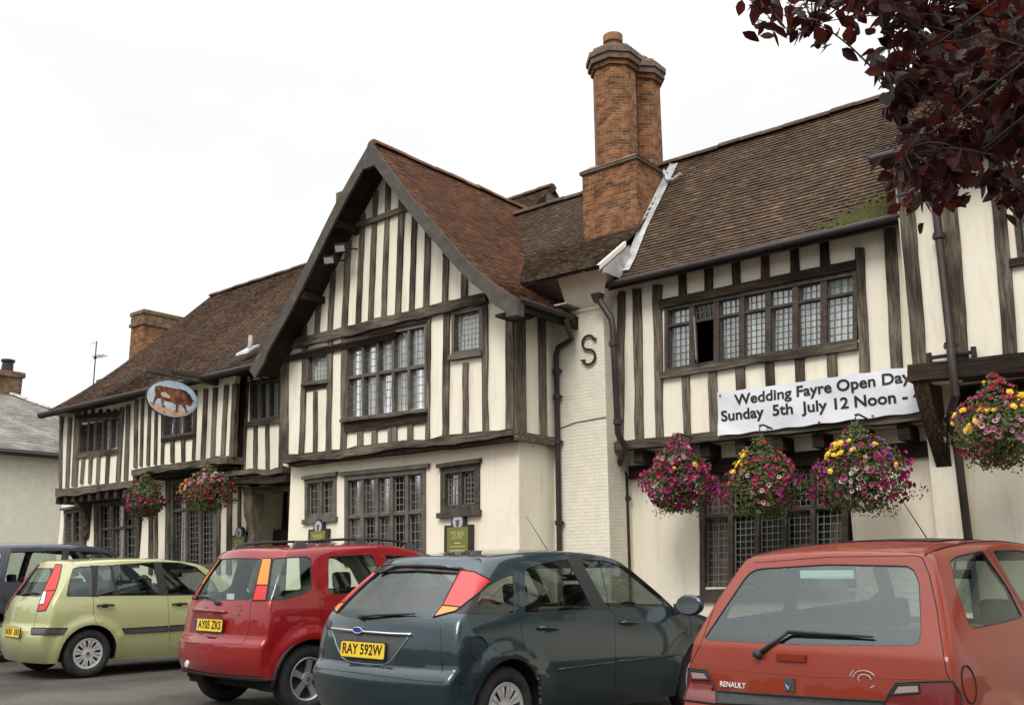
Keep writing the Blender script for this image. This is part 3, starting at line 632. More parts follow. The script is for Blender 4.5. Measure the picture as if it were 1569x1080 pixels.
# drainpipes
def pipe(name, pts, r=.036, hop=None, joints=()):
    mb = MB(); mb.tube(pts, r, 12)
    for j in joints: mb.lathe([(r, -.03), (r + .016, -.03), (r + .016, .03), (r, .03)], j, n=12); mb.box(j[0] - .07, j[0] + .07, j[1] + .01, j[1] + .03, j[2] - .015, j[2] + .015)
    if hop: x, y, z = hop; mb.hexa([(x - .045, y - .04, z - .08), (x + .045, y - .04, z - .08), (x + .07, y - .07, z + .03), (x - .07, y - .07, z + .03), (x - .045, y + .04, z - .08), (x + .045, y + .04, z - .08), (x + .07, y + .05, z + .03), (x - .07, y + .05, z + .03)])
    o = P_(mb.build(name, M['pipe'])); smooth_by_angle(o); return o
px_ = XR + .065
pipe('drainpipe', [(-7.24, 9.8, 4.5), (-7.24, 9.86, 4.38), (-7.33, YB - .08, 4.30), (px_ + .04, YB - .07, 4.22), (px_, YB - .06, 4.12), (px_, YB - .06, .05)], joints=[(px_, YB - .06, 3.9), (px_, YB - .06, 3.55), (px_, YB - .06, 2.95), (px_, YB - .06, 1.9)])
# ================= RIGHT RANGE =================
YR = 10.4; YRG = 10.68
rfr = P_(empty('right_range_framing')); rfr.location = (0, 0, 0)
def TR_(name, A, B, wa, wb=None, Y=YR, mat='tv', parent=None, **k): return timber(name, A, B, wa, wb or wa, Y, M[mat], parent or rfr, **k)
_, h = window([(1019, 471), (1314, 414), (1314, 525), (1019, 571)], YR, 7, [.30], lead=(4, 1.15), fw=.05, mw=.075, tr=.03, leadm='lead', curtain=[(.01, .14, .04, .97, 'n', 0), (.29, .99, .04, .97, 'n', 0)], opened=(1, 1), depth=.05, bars=.012)
xr0, xr1 = oY(944, 560, YR).x - .35, oY(1400, 500, YR).x + .3
wall('right_upper_wall', YR, xr0, xr1, 2.80, 5.25, [h], M['plaster_panel'])
T2 = TR_
for a in (((953, 447), (950, 684), 11, 12), ((977, 443), (981, 680), 13, 12), ((1008, 437), (1012, 676), 14, 11), ((1318, 380), (1329, 640), 14, 14), ((1364, 350), (1377, 600), 18, 18)): T2('stud', *a)
T2('window_head', (1012, 467.5), (1313, 406), 13, 14, mat='th_dark', proud=.05)
T2('sill_beam', (1014, 576), (1316, 529.5), 10, 11, mat='th', proud=.06)
for x, w_ in ((1047, 12), (1087, 12), (1129.5, 12), (1173, 12), (1219, 13), (1265, 14)):
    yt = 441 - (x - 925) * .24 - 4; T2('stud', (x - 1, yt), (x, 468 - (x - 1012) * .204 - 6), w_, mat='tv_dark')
for x, w_ in ((1051, 11), (1092, 13), (1135, 14), (1180, 14), (1226, 14), (1275.5, 15)):
    T2('stud', (x, 576 - (x - 1014) * .154 + 5), (x + 4, 690 - (x - 955) * .107 - 8), w_)
T2('jetty_beam', (940, 685.5), (1430, 636), 14, 14, mat='th', proud=.10, back=.2, n=20)
# eaves: gutter, plate and rafter ends
er = oY(925, 438, 10.15)
mb = MB(); mb.tube([(er.x - .1, 10.08, 4.93), (-2.95, 10.08, 4.95)], .042, 10); mb.box(er.x, -2.95, 10.14, 10.17, 4.88, 4.99); P_(mb.build('gutter', M['iron']))
mb = MB(); mb.box(er.x, -2.95, 10.17, YR + .02, 4.97, 5.0); P_(mb.build('soffit', M['th_dark']))
ZRD = 11.85
fM, lM = polyprof([(10.12, 4.96), (10.4, 5.27), (ZRD, 7.22)])
tile_roof('right_roof', lambda u, v: wav((u, fM(v)[0], fM(v)[1]), .02, .7), -6.98, -2.6, lM, M['tile_brown'], keep=lambda u, v: not (u < xc1 and YC < fM(v)[0] < YC + .95))
ridge('ridge_tiles', (-6.9, ZRD, 7.22), (-2.6, ZRD, 7.22), M['tile_brown'], None)
# moss patch growing at the eaves
M['moss'] = noisy('roof_moss', [(.3, (.035, .038, .010)), (.7, (.11, .10, .022))], 20, bump=.5)
ms = MB()
for k in range(900):
    u = -3.32 + random.gauss(0, .26); v = abs(random.gauss(0.02, .20))
    if u > -2.9 or v > .75: continue
    h_, z_ = fM(v); r = U(.008, .026); vs = []
    for a in range(6): vs.append((u + r * cos(a * pi / 3), h_ - .03 + r * .6 * sin(a * pi / 3), z_ + .035 + r * .8 * sin(a * pi / 3)))
    vs.append((u, h_ - .035, z_ + .045 + r * .7)); ms.add(vs, [(a, (a + 1) % 6, 6) for a in range(6)])
P_(ms.build('moss', M['moss']))
# ground floor
_, h = window([(1073, 716), (1300, 690), (1300, 905), (1073, 912)], YRG, 5, [.39], lead=(4, 1.1), fw=.07, mw=.06, frame='winframe', leadm='leadlight', curtain=[(.02, .2, .02, .98, 'c', 0), (.8, .98, .02, .98, 'c', 1)], sill=.06, depth=.07, bars=.012)
wall('right_ground_wall', YRG, xb - .1, oY(1437, 740, YRG).x, -.02, 2.78, [h], M['plaster'])
mb = MB(); mb.box(xb - .05, oY(1437, 740, YRG).x, YRG - .05, YRG, 2.45, 2.62); P_(mb.build('wall_plate', M['th_dark']))
mb = MB(); mb.box(xb, -2.9, YR + .1, YRG + .1, 2.79, 2.83); P_(mb.build('jetty_soffit', M['plaster']))
for x in [xb + .25 + i * .47 for i in range(8)]:
    mb = MB(); mb.box(x, x + .13, YR - .04 + U(0, .03), YRG + .05, 2.62, 2.775); P_(mb.build('joist_end', M['th_dark']))
# drainpipe at the chimney corner
hp = oY(925, 456, 10.0); px0 = oY(942, 600, 9.98).x; px1 = oY(958, 780, YRG - .12).x
mb = MB()
pipe('drainpipe', [(oY(918, 452, 9.98).x, 9.98, 4.74), (oY(922, 466, 9.98).x, 9.98, oY(922, 466, 9.98).z), (px0 - .02, 9.98, oY(938, 488, 9.98).z), (px0, 9.98, oY(943, 500, 9.98).z), (px0 + .03, 9.98, 2.95), (px0 + .05, 10.1, 2.80), (px1 - .03, YRG - .2, 2.62), (px1, YRG - .1, 2.5), (px1, YRG - .1, .05)], r=.042, hop=(oY(916, 453, 9.98).x, 9.98, 4.77), joints=[(px0, 9.98, 4.1), (px0 + .03, 9.98, 3.1), (px1, YRG - .1, 2.2)])

# ================= RIGHT BAY (projecting) =================
YB2 = 10.05
_, h = window([(1551, 312), (1700, 290), (1715, 372), (1560, 398)], YB2, 3, [], lead=(4, 1.1), fw=.05, mw=.07, curtain=[(.01, .99, .04, .97, 'n', 0)])
bx0 = oY(1388, 450, YB2).x
wall('right_bay_wall', YB2, bx0, 2.5, 3.12, 5.75, [h], M['plaster_panel'])
mb = MB(); mb.box(bx0, bx0 + .1, YB2 + .14, 10.7, 3.12, 5.9); P_(mb.build('right_bay_side_wall', M['plaster_panel']))
bfr = P_(empty('right_bay_framing'))
def T3(name, A, B, wa, wb=None, **k): return timber(name, A, B, wa, wb or wa, YB2, M[k.pop('mat', 'tv')], bfr, **k)
for a in (((1382, 230), (1411, 562), 23, 22), ((1449, 215), (1474, 556), 23, 24), ((1523, 205), (1549, 546), 22, 21), ((1640, 200), (1670, 535), 22)): T3('stud', *a)
T3('bressummer', (1397, 574.5), (1750, 541), 25, 32, mat='th_dark', proud=.14, back=.2, n=14)
T3('window_rail', (1548, 404), (1710, 378), 12, 13, mat='th_dark', proud=.05)
T3('window_head', (1548, 308), (1700, 282), 12, 13, mat='th_dark', proud=.05)
T3('wall_plate', (1380, 250), (1700, 190), 14, 16, mat='th_dark', proud=.05)
mb = MB(); mb.tube([(-3.1, 9.62, 5.47), (2.6, 9.62, 5.47)], .042, 10); mb.box(-3.1, 2.6, 9.66, 9.7, 5.42, 5.53); P_(mb.build('gutter', M['iron']))
mb = MB(); mb.box(-3.1, 2.6, 9.7, YB2 + .02, 5.5, 5.53); P_(mb.build('soffit', M['th_dark']))
fB, lB = polyprof([(9.62, 5.48), (9.95, 5.80), (13.5, 8.95)])
tile_roof('right_bay_roof', lambda u, v: wav((u, fB(v)[0], fB(v)[1])), -3.12, 2.7, lB, M['tile_brown'])
mb = MB(); mb.add([(-2.95, 10.2, 5.9), (-2.95, 13.4, 8.7), (-2.95, 13.4, 4.5), (-2.95, 10.2, 4.5)], [(0, 1, 2, 3)]); P_(mb.build('right_bay_flank', M['plaster']))
# pilaster and wall under the bay
xp = oY(1437, 740, YRG).x
mb = MB(); mb.box(xp, xp + .3, YRG - .22, YRG + .2, -.02, 3.14); P_(mb.build('pilaster', M['plaster']))
wall('bay_ground_wall', YRG - .12, xp + .3, 2.5, -.02, 3.14, [], M['plaster'])
mb = MB(); mb.box(xp, 2.5, YB2 + .12, YRG, 3.14, 3.18); P_(mb.build('jetty_soffit', M['plaster']))
mb = MB(); mb.box(xp, 2.5, YRG - .2, YRG - .1, 2.92, 3.12); P_(mb.build('wall_plate', M['th_dark']))
# curved bracket under the bressummer
mb = MB(); xk = oY(1425, 640, YB2 + .1).x; vs = []; n = 12; wd = .15
for i in range(n + 1):
    t = i / n; z = 3.13 - t * .95; yo = YB2 - .1 + (t ** 1.3) * .62; yi = YRG - .18
    vs += [(xk - wd / 2, yo, z), (xk + wd / 2, yo, z), (xk + wd / 2, yi, z), (xk - wd / 2, yi, z)]
mb.add(vs, [(i * 4 + k, i * 4 + (k + 1) % 4, (i + 1) * 4 + (k + 1) % 4, (i + 1) * 4 + k) for i in range(n) for k in range(4)] + [(0, 1, 2, 3), (4 * n + 3, 4 * n + 2, 4 * n + 1, 4 * n)])
P_(mb.build('carved_bracket', M['tv_dark']))
pa, pb_, pc, pd = oY(1433, 309, YB2 - .1), oY(1452, 600, YB2 - .22), oY(1472, 660, YRG - .3), oY(1480, 800, YRG - .28)
xq = pd.x
pipe('drainpipe', [(pa.x, YB2 - .1, 5.4), (pa.x, YB2 - .1, 3.6), (pa.x + .02, YB2 - .2, 3.35), (pa.x + .02, YB2 - .2, 2.95), (xq - .05, YRG - .35, 2.72), (xq, YRG - .3, 2.6), (xq, YRG - .2, .05)], r=.042, joints=[(pa.x, YB2 - .12, 3.45), (xq, YRG - .26, 2.55), (pa.x, YB2 - .1, 4.6)])
b0, b1_ = oY(1423, 548, YB2 - .08), oY(1491, 537, YB2 - .08)
mb = MB(); mb.tube([(b0.x, YB2 - .06, b0.z), (b1_.x, YB2 - .06, b0.z)], .02, 6); mb.tube([(b0.x, YB2 - .06, b0.z - .05), (b0.x, YB2 - .06, b0.z + .05)], .03, 6); mb.tube([(b1_.x, YB2 - .06, b0.z - .05), (b1_.x, YB2 - .06, b0.z + .05)], .03, 6); P_(mb.build('pipe_bracket', M['iron']))

# ================= LEFT RANGE =================
Y1 = 9.6; Y2 = 9.5; Y3 = 9.75
lfr = P_(empty('left_range_framing'))
def T4(name, A, B, wa, wb=None, Y=Y1, mat='tv', **k): return timber(name, A, B, wa, wb or wa, Y, M[mat], lfr, **k)
x10 = oY(93, 700, Y1).x; x12 = oY(211, 700, Y1).x
_, h = window([(123, 643), (186, 636), (184, 692), (121, 698)], Y1, 5, [], lead=(2, 1.1), fw=.07, mw=.06, curtain=[(.45, .98, .05, .95, 'n', 0), (.1, .25, .05, .95, 'n', 0)])
wall('left_bay_wall', Y1, x10, x12, 2.9, 4.75, [h], M['plaster_panel'])
T4('corner_post', (95, 628), (93.5, 752), 4)
for a in (((109, 630), (104, 747), 5), ((198, 620), (194, 737), 5.5), ((212, 612), (208, 736), 5.5), ((120.5, 628), (115, 745), 8), ((188.5, 624), (182, 738), 6)): T4('stud', *a)
for x in (129, 141, 153, 167): T4('stud', (x, 697), (x - 2.5, 741), 4.5)
for x in (132, 143.5, 155, 167, 178): T4('stud', (x, 627), (x - .6, 640), 4, mat='tv_dark')
T4('window_head', (119, 640), (187, 632), 6, mat='th_dark', proud=.05)
T4('window_rail', (117, 699), (184, 692.5), 6.5, mat='th', proud=.04)
T4('jetty_beam', (92, 756), (211, 741.5), 12, 10, mat='th', proud=.1, jit=.016, back=.2)
mb = MB(); mb.box(x10 + .05, x12, Y1 + .1, 10.5, 2.86, 2.9); P_(mb.build('jetty_soffit', M['th_dark']))
mb = MB(); mb.box(x10 - .02, x10 + .1, Y1 + .14, 13.5, 2.9, 4.75); P_(mb.build('left_end_wall', M['plaster_panel']))
for i in range(9):
    mb = MB(); x = x10 + .1 + i * .34; mb.box(x, x + .12, Y1 - .06, 10.2, 2.72, 2.86); P_(mb.build('joist_end', M['th_dark']))
# bay two
x22 = oY(357, 640, Y2).x
_, h = window([(251, 625), (300, 619), (300, 667), (250, 673)], Y2, 3, [], lead=(3, 1.1), fw=.07, mw=.06, curtain=[(.3, .6, .05, .95, 'n', 0)])
wall('middle_bay_wall', Y2, x12 - .05, x22, 3.12, 4.8, [h], M['plaster_panel'])
def T5(*a, **k): return T4(*a, Y=Y2, **k)
for a in (((210.5, 612), (208.5, 716), 5), ((220, 610), (217, 714), 3.5), ((231, 608), (228, 713), 4), ((241.5, 606), (239, 712), 3.5), ((251, 602), (250, 711), 4), ((301, 598), (298, 705), 4), ((316.5, 596), (312, 704), 5.5),
          ((331.5, 594), (327, 702), 6), ((348.5, 590), (342.5, 701), 6), ((361, 588), (356, 700), 6)): T5('stud', *a)
for x in (265.5, 282): T5('stud', (x, 672), (x, 709), 5)
T5('window_rail', (249, 675), (301, 668), 6, mat='th_dark', proud=.04)
T5('window_head', (249, 625), (301, 618), 6, mat='th_dark', proud=.04)
T5('jetty_beam', (210, 724), (357, 704), 8, 11, mat='th', proud=.12, jit=.02, back=.3)
mb = MB(); mb.box(x12, x22, Y2 + .1, 10.5, 3.06, 3.1); mb.box(x22 - .1, x22, Y2 + .1, Y3 + .1, 2.9, 4.8); P_(mb.build('jetty_soffit', M['th_dark']))
# recess above the porch
x30 = x22 - .02; x31 = XL + .1
_, h = window([(384, 575), (431, 570), (430, 642), (384, 648)], Y3, 3, [.17], lead=(3, 1.1), fw=.06, mw=.06, curtain=[(.05, .98, .2, .97, 'n', 0)])
wall('recess_wall', Y3, x30, x31, 2.86, 4.9, [h], M['plaster_panel'])
def T6(*a, **k): return T4(*a, Y=Y3, **k)
for a in (((379, 585), (373.5, 722), 6), ((435.5, 560), (432, 718), 7)): T6('stud', *a)
for x in (392.5, 411): T6('stud', (x, 652), (x, 721), 5)
T6('window_rail', (378, 650.5), (434, 645.5), 7, mat='th', proud=.05)
T6('window_head', (378, 574), (436, 567), 8, mat='th_dark', proud=.05)
T6('jetty_beam', (356, 727), (450, 722), 7, 8, mat='th', proud=.22, jit=.02, back=.1)
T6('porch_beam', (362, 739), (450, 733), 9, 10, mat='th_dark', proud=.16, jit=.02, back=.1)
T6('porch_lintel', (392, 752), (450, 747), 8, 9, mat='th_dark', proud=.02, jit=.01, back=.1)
# ground floor of the left range, set back under the jetties
YL = 10.05
lg = []
_, h = window([(99, 782), (125, 778), (125, 834), (99, 838)], YL, 2, [], lead=(2, 1.2), fw=.08, mw=.08, leadm='leadlight', hood=.1, frame='wingrey'); lg.append(h)
_, h = window([(152, 768), (214, 762), (214, 868), (152, 872)], YL, 3, [.42], lead=(3, 1.1), fw=.1, mw=.06, leadm='leadlight', bars=.01); lg.append(h)
_, h = window([(262, 735), (333, 727), (333, 872), (262, 878)], YL, 3, [.34], lead=(4, 1.1), fw=.1, mw=.05, leadm='leadlight', bars=.01, frame='wingrey'); lg.append(h)
xl0 = oY(92, 800, YL).x; xl1 = oY(383, 800, YL).x
wall('left_ground_wall', YL, xl0, xl1, -.02, 3.0, lg, M['plaster_panel'])
def T7(name, A, B, wa, wb=None, mat='tv', **k): return timber(name, A, B, wa, wb or wa, YL, M[mat], lfr, **k)
for a in (((129, 762), (129, 880), 7), ((148, 758), (148, 880), 5), ((233, 745), (232, 880), 6), ((240.5, 745), (240, 880), 4), ((258.5, 735), (257.5, 880), 6), ((336, 728), (336, 880), 5), ((353, 728), (352, 880), 7), ((368, 745), (367, 880), 4)): T7('post', *a)
T7('wall_plate', (128, 764), (212, 757), 6, mat='th_dark', proud=.05)
# carved brackets
def bracket(px, z0, z1, Yo, Yi, w, nm='carved_bracket', mat='tv'):
    mb = MB(); n = 16; vs = []; x = oY(px, 780, (Yo + Yi) / 2).x
    for i in range(n + 1):
        t = i / n; z = z1 + (z0 - z1) * t; yo = Yo + (Yi - Yo - .12) * (1 - (1 - min(1, t * 1.5)) ** 2.2) + .025 * sin(t * 26)
        ww = w * (1 + .12 * sin(t * 17)); vs += [(x - ww / 2, yo, z), (x + ww / 2, yo, z), (x + ww / 2, Yi, z), (x - ww / 2, Yi, z)]
    mb.add(vs, [(i * 4 + k, i * 4 + (k + 1) % 4, (i + 1) * 4 + (k + 1) % 4, (i + 1) * 4 + k) for i in range(n) for k in range(4)] + [(0, 1, 2, 3), (4 * n + 3, 4 * n + 2, 4 * n + 1, 4 * n)])
    return P_(mb.build(nm, M[mat]))
bracket(386, .2, 2.72, 9.72, 10.04, .2)
bracket(124, 2.0, 2.8, 9.6, 10.1, .15)
# porch recess: timbered back wall, side post, bench-dark doorway
YP = 10.75
xq0 = oY(392, 800, YP).x - .6; xq1 = XL + .2
wall('porch_wall', YP, xq0, xq1, -.02, 2.8, [], M['plaster_shaded'])
for x, w_ in ((418, 7), (437, 9), (398, 5)): timber('post', (x, 735), (x, 880), w_, w_, YP, M['tv_dark'], lfr)
mb = MB(); a = oY(417, 812, YP - .1); b = oY(438, 838, YP - .1); mb.box(a.x, b.x, YP - .2, YP - .03, b.z, a.z); mb.box(a.x + .03, b.x - .03, YP - .21, YP - .2, b.z + .03, a.z - .03); P_(mb.build('notice_case', M['iron']))
mb = MB(); mb.box(xq0, xq1, 9.8, YP + .1, 2.80, 2.84); P_(mb.build('porch_ceiling', M['th_dark']))
mb = MB(); mb.box(xl1 - .1, xl1, YL, YP + .1, -.02, 2.9); P_(mb.build('porch_side_wall', M['plaster_shaded']))
# roof of the left range
xv0 = oY(65, 635, 9.22).x
vp_ = [oX(*q, xv0) for q in ((65, 635), (100, 617), (145, 590), (200, 551), (262, 502), (325, 453))]
lp = smoothprof([(q.y, q.z) for q in vp_], 2)
YRL, ZRL = lp[-1]
fA, lA = polyprof(lp)
tile_roof('left_roof', lambda u, v: wav((u, fA(v)[0], fA(v)[1]), .03, .5), xv0, -9.9, lA, M['tile_left'])
ridge('ridge_tiles', (xv0, YRL, ZRL), (-9.9, YRL, ZRL), M['tile_left'], None)
fA2, lA2 = polyprof([(2 * YRL - y, z) for y, z in lp])
P_(fromlist('rear_roof', [(xv0, 2 * YRL - lp[0][0], lp[0][1]), (-9.9, 2 * YRL - lp[0][0], lp[0][1]), (-9.9, YRL, ZRL), (xv0, YRL, ZRL)], [(0, 1, 2, 3)], M['tile_left']))
g_ = [(xv0 + .6, q[0], q[1] - .08) for q in lp] + [(xv0 + .6, 2 * YRL - q[0], q[1] - .08) for q in lp[::-1]]
P_(fromlist('gable_end_wall', g_, [tuple(range(len(g_)))], M['plaster_panel']))
mb = MB(); mb.tube([(xv0 + .02, 9.14, 4.60), (-12.6, 9.14, 4.60)], .045, 8); P_(mb.build('gutter', M['iron']))
mb = MB(); mb.box(xv0 + .02, -12.6, 9.2, 9.23, 4.55, 4.66); mb.box(xv0 + .02, -12.6, 9.23, Y1 + .02, 4.62, 4.65); mb.box(xv0 - .05, xv0 + .6, 9.15, 9.25, 4.54, 4.6); P_(mb.build('eaves_board', M['th_dark']))
# small vent pipe with lead slate on the left roof
q = oX(383, 536, -14.0); vv = None
mb = MB(); mb.tube([q, q + Vector((0, 0, .26))], .04, 10); mb.hexa([(q.x - .22, q.y - .14, q.z - .10), (q.x + .16, q.y - .14, q.z - .10), (q.x + .16, q.y - .12, q.z - .05), (q.x - .22, q.y - .12, q.z - .05), (q.x - .2, q.y + .1, q.z + .06), (q.x + .14, q.y + .1, q.z + .06), (q.x + .14, q.y + .1, q.z + .1), (q.x - .2, q.y + .1, q.z + .1)])
P_(mb.build('vent_pipe', M['leadsheet']))
# rear cross gable seen over the link roof
g0 = oY(840, 294, 12.9); g0r = oY(790, 312, 12.9)
mb = MB()
apx = Vector((g0.x, 12.9, g0.z))
fRR = lambda s, y: Vector((apx.x + s * 1.7, y, apx.z - 1.75))
tile_roof('rear_gable_roof', lambda u, v: Vector((apx.x + .02 - 1.7 + v * .697, u, apx.z - 1.75 + v * .717)), 12.9, 16, 2.42, M['tile_red'])
tile_roof('rear_gable_roof', lambda u, v: Vector((apx.x - .02 + 1.7 - v * .697, u, apx.z - 1.75 + v * .717)), 12.9, 16, 2.42, M['tile_red'])
P_(fromlist('rear_gable_wall', [(apx.x - 1.5, 13.1, apx.z - 1.75), (apx.x + 1.5, 13.1, apx.z - 1.75), (apx.x, 13.1, apx.z - .1)], [(0, 1, 2)], M['plaster']))
for s in (-1, 1):
    mb = MB(); mb.hexa([(apx.x, 12.88, apx.z - .02), (apx.x + s * 1.7, 12.88, apx.z - 1.77), (apx.x + s * 1.62, 12.88, apx.z - 1.9), (apx.x, 12.88, apx.z - .2), (apx.x, 12.92, apx.z - .02), (apx.x + s * 1.7, 12.92, apx.z - 1.77), (apx.x + s * 1.62, 12.92, apx.z - 1.9), (apx.x, 12.92, apx.z - .2)]); P_(mb.build('bargeboard', M['barge']))
# little stack on the ridge behind the gable's left slope
q = oY(521, 298, 11.5); mb = MB(); mb.box(q.x - .12, q.x + .3, 11.5, 11.95, q.z - 1.6, q.z + .06); P_(boxuv(mb.build('small_chimney', M['brick_old'])))
# left chimney, stands behind the end of the left range
YK = 13.3
a = oY(203, 480, YK); b = oY(240, 480, YK); zt = oY(222, 474, YK).z
mb = MB(); mb.box(a.x, a.x + .66, YK, YK + 1.15, 3.5, zt - .42); P_(boxuv(mb.build('left_chimney', M['brick'])))
mb = MB(); mb.box(a.x - .05, a.x + .71, YK - .05, YK + 1.2, zt - .42, zt - .33); mb.box(a.x - .02, a.x + .68, YK - .02, YK + 1.17, zt - .33, zt - .1); mb.box(a.x - .05, a.x + .71, YK - .05, YK + 1.2, zt - .1, zt); P_(boxuv(mb.build('left_chimney_cap', M['brick_old'])))
# ================= NEIGHBOUR: grey painted brick house =================
XN = -24.0
nb = empty('painted_brick_house', (XN - 3, 9, 0), 0, 'grey cream painted brick house with hipped slate roof left of the inn', 'house')
def PN(o, p=None):
    o.parent = p or nb
    if p is None: o.matrix_parent_inverse = Matrix.Translation(-nb.location)
    return o
za = oX(93, 700, XN).z
mb = MB(); mb.box(XN - 7, XN, 4, 15, -.02, za); PN(boxuv(mb.build('wall', M['brick_grey'])))
mb = MB(); mb.tube([(XN + .3, 3.7, za - .02), (XN + .3, 15.3, za - .02)], .06, 8); mb.box(XN + .2, XN + .24, 3.8, 15.2, za - .08, za + .1); PN(mb.build('gutter', M['iron']))
ap = oX(4, 600, XN - 3.2)
ez = za + .05
# main slope faces the car park, hip towards the back
def n1(u, v): t = v / 4.6; return Vector((XN + .3 - 3.5 * t, u, ez + (ap.z - ez) * t))
hipY = ap.y; backY = 15.3
tile_roof('slate_roof', n1, 3.7, 15.3, 4.6, M['slate'], parent=nb, tw=.28, g=.2, th=.005, keep=lambda u, v: u < backY - (backY - hipY) * (v / 4.6), base=False)
for o in kids(nb):
    if o.name.startswith('slate_roof'): o.matrix_parent_inverse = Matrix.Translation(-nb.location)
PN(fromlist('roof_boarding', [(XN + .3, 3.7, ez - .02), (XN + .3, backY, ez - .02), (XN - 3.2, hipY, ap.z - .02), (XN - 3.2, 3.7, ap.z - .02), (XN - 6.7, backY, ez), (XN - 6.7, 3.7, ez)], [(0, 1, 2, 3), (1, 4, 2), (3, 2, 4, 5)], M['slate']))
rr = ridge('hip_tiles', (XN + .3, backY, ez + .05), (XN - 3.2, hipY, ap.z + .03), M['leadsheet'], nb, r=.1); rr.matrix_parent_inverse = Matrix.Translation(-nb.location)
cq = oX(8, 604, XN - 3.4); ct = oX(8, 571, XN - 3.4)
mb = MB(); mb.box(XN - 3.9, XN - 3.0, cq.y - .9, cq.y + .25, ap.z - 1.2, ct.z); mb.box(XN - 3.95, XN - 2.95, cq.y - .95, cq.y + .3, ct.z - .16, ct.z - .02); PN(boxuv(mb.build('chimney', M['brick_old'])))
mb = MB(); mb.lathe([(.16, 0), (.14, .3), (.18, .32), (.18, .38), (.1, .38)], (XN - 3.45, cq.y, ct.z), n=16); PN(mb.build('chimney_pot', M['iron']))
# round wall lamp sliver at the frame edge
# ================= far house with aerial behind the left range =================
q1 = oY(150, 588, 17)
mb = MB(); fh = empty('distant_roofline', (q1.x, 17, 0), 0, 'dark brick stack ends peeping over the left roof beside the aerial', 'chimney')
for (xx, yy, hh) in ((148, 582, 0), (168, 573, 0)):
    t = oY(xx, yy, 17); mb.box(t.x - .02, t.x + .5, 17, 17.5, 2, t.z)
o = boxuv(mb.build('stack', M['brick_old'])); o.parent = fh; o.matrix_parent_inverse = Matrix.Translation(-fh.location)
b = oY(143, 590, 16); t = oY(148, 523, 16)
ae = empty('television_aerial', (b.x, 16, 0), 0, 'thin television aerial on a pole rising behind the left end of the tiled roof', 'aerial')
mb = MB(); mb.tube([(b.x, 16, 3), (b.x, 16, b.z), (t.x, 16, t.z)], .022, 6); o = mb.build('pole', M['iron'], ae); o.matrix_parent_inverse = Matrix.Translation(-ae.location)
mb = MB(); m_ = oY(146, 548, 16); mb.tube([(m_.x - .05, 16, m_.z), (m_.x + .62, 16.0, m_.z + .01)], .012, 5)
for i in range(7): x = m_.x + .05 + i * .09; mb.tube([(x, 15.8, m_.z + .005), (x, 16.2, m_.z + .005)], .006, 4)
mb.tube([(t.x - .45, 16, t.z - .03), (t.x + .1, 16.0, t.z - .02)], .009, 5); mb.box(m_.x - .05, m_.x + .04, 15.96, 16.04, m_.z - .04, m_.z + .03)
o = mb.build('antenna_rods', M['iron'], ae); o.matrix_parent_inverse = Matrix.Translation(-ae.location)
# small horizontal rod behind the left chimney
# ================= GROUND =================
m, nt_, out_ = newmat('worn_asphalt'); p = nd(nt_, 'BsdfPrincipled'); p.inputs['Roughness'].default_value = .9; p.inputs['Specular IOR Level'].default_value = .25
mp_ = coords(nt_); n1_ = nd(nt_, 'TexNoise'); n1_.inputs['Scale'].default_value = .8; n1_.inputs['Detail'].default_value = 8; L(nt_, mp_, 'Vector', n1_, 'Vector'); r1_ = ramp(nt_, [(.35, (.050, .046, .040)), (.62, (.105, .096, .083))]); L(nt_, n1_, 'Fac', r1_, 'Fac')
vz = nd(nt_, 'TexVoronoi'); vz.inputs['Scale'].default_value = 75; L(nt_, mp_, 'Vector', vz, 'Vector'); r2_ = ramp(nt_, [(0, (1.5, 1.45, 1.4)), (.45, (.85, .85, .85)), (1, (.6, .6, .6))]); L(nt_, vz, 'Distance', r2_, 'Fac')
mx_ = nd(nt_, 'Mix', data_type='RGBA', blend_type='MULTIPLY'); mx_.inputs[0].default_value = 1; nt_.links.new(r1_.outputs['Color'], mx_.inputs[6]); nt_.links.new(r2_.outputs['Color'], mx_.inputs[7])
n5 = nd(nt_, 'TexNoise'); n5.inputs['Scale'].default_value = 3.1; n5.inputs['Detail'].default_value = 5; L(nt_, mp_, 'Vector', n5, 'Vector'); r5 = ramp(nt_, [(.62, (0, 0, 0)), (.7, (.6, .6, .6))]); L(nt_, n5, 'Fac', r5, 'Fac')
m5 = nd(nt_, 'Mix', data_type='RGBA'); nt_.links.new(r5.outputs['Color'], m5.inputs[0]); nt_.links.new(mx_.outputs[2], m5.inputs[6]); m5.inputs[7].default_value = (.035, .033, .031, 1); nt_.links.new(m5.outputs[2], p.inputs['Base Color'])
bb = nd(nt_, 'Bump'); bb.inputs['Strength'].default_value = .5; bb.inputs['Distance'].default_value = .004; L(nt_, vz, 'Distance', bb, 'Height'); L(nt_, bb, 'Normal', p, 'Normal'); L(nt_, p, 'BSDF', out_, 'Surface'); M['asphalt'] = m
gv = []; gf = []; N = 40
for j in range(N + 1):
    for i in range(N + 1):
        a = (i / N * 2 - 1); b = (j / N * 2 - 1); gv.append((math.copysign(abs(a) ** 2.5, a) * 400 - 6, math.copysign(abs(b) ** 2.5, b) * 400 + 6, 0))
for j in range(N):
    for i in range(N): gf.append((j * (N + 1) + i, j * (N + 1) + i + 1, (j + 1) * (N + 1) + i + 1, (j + 1) * (N + 1) + i))
tag(fromlist('ground', gv, gf, M['asphalt']), 'worn dark grey asphalt of the car park', None, kind='structure')
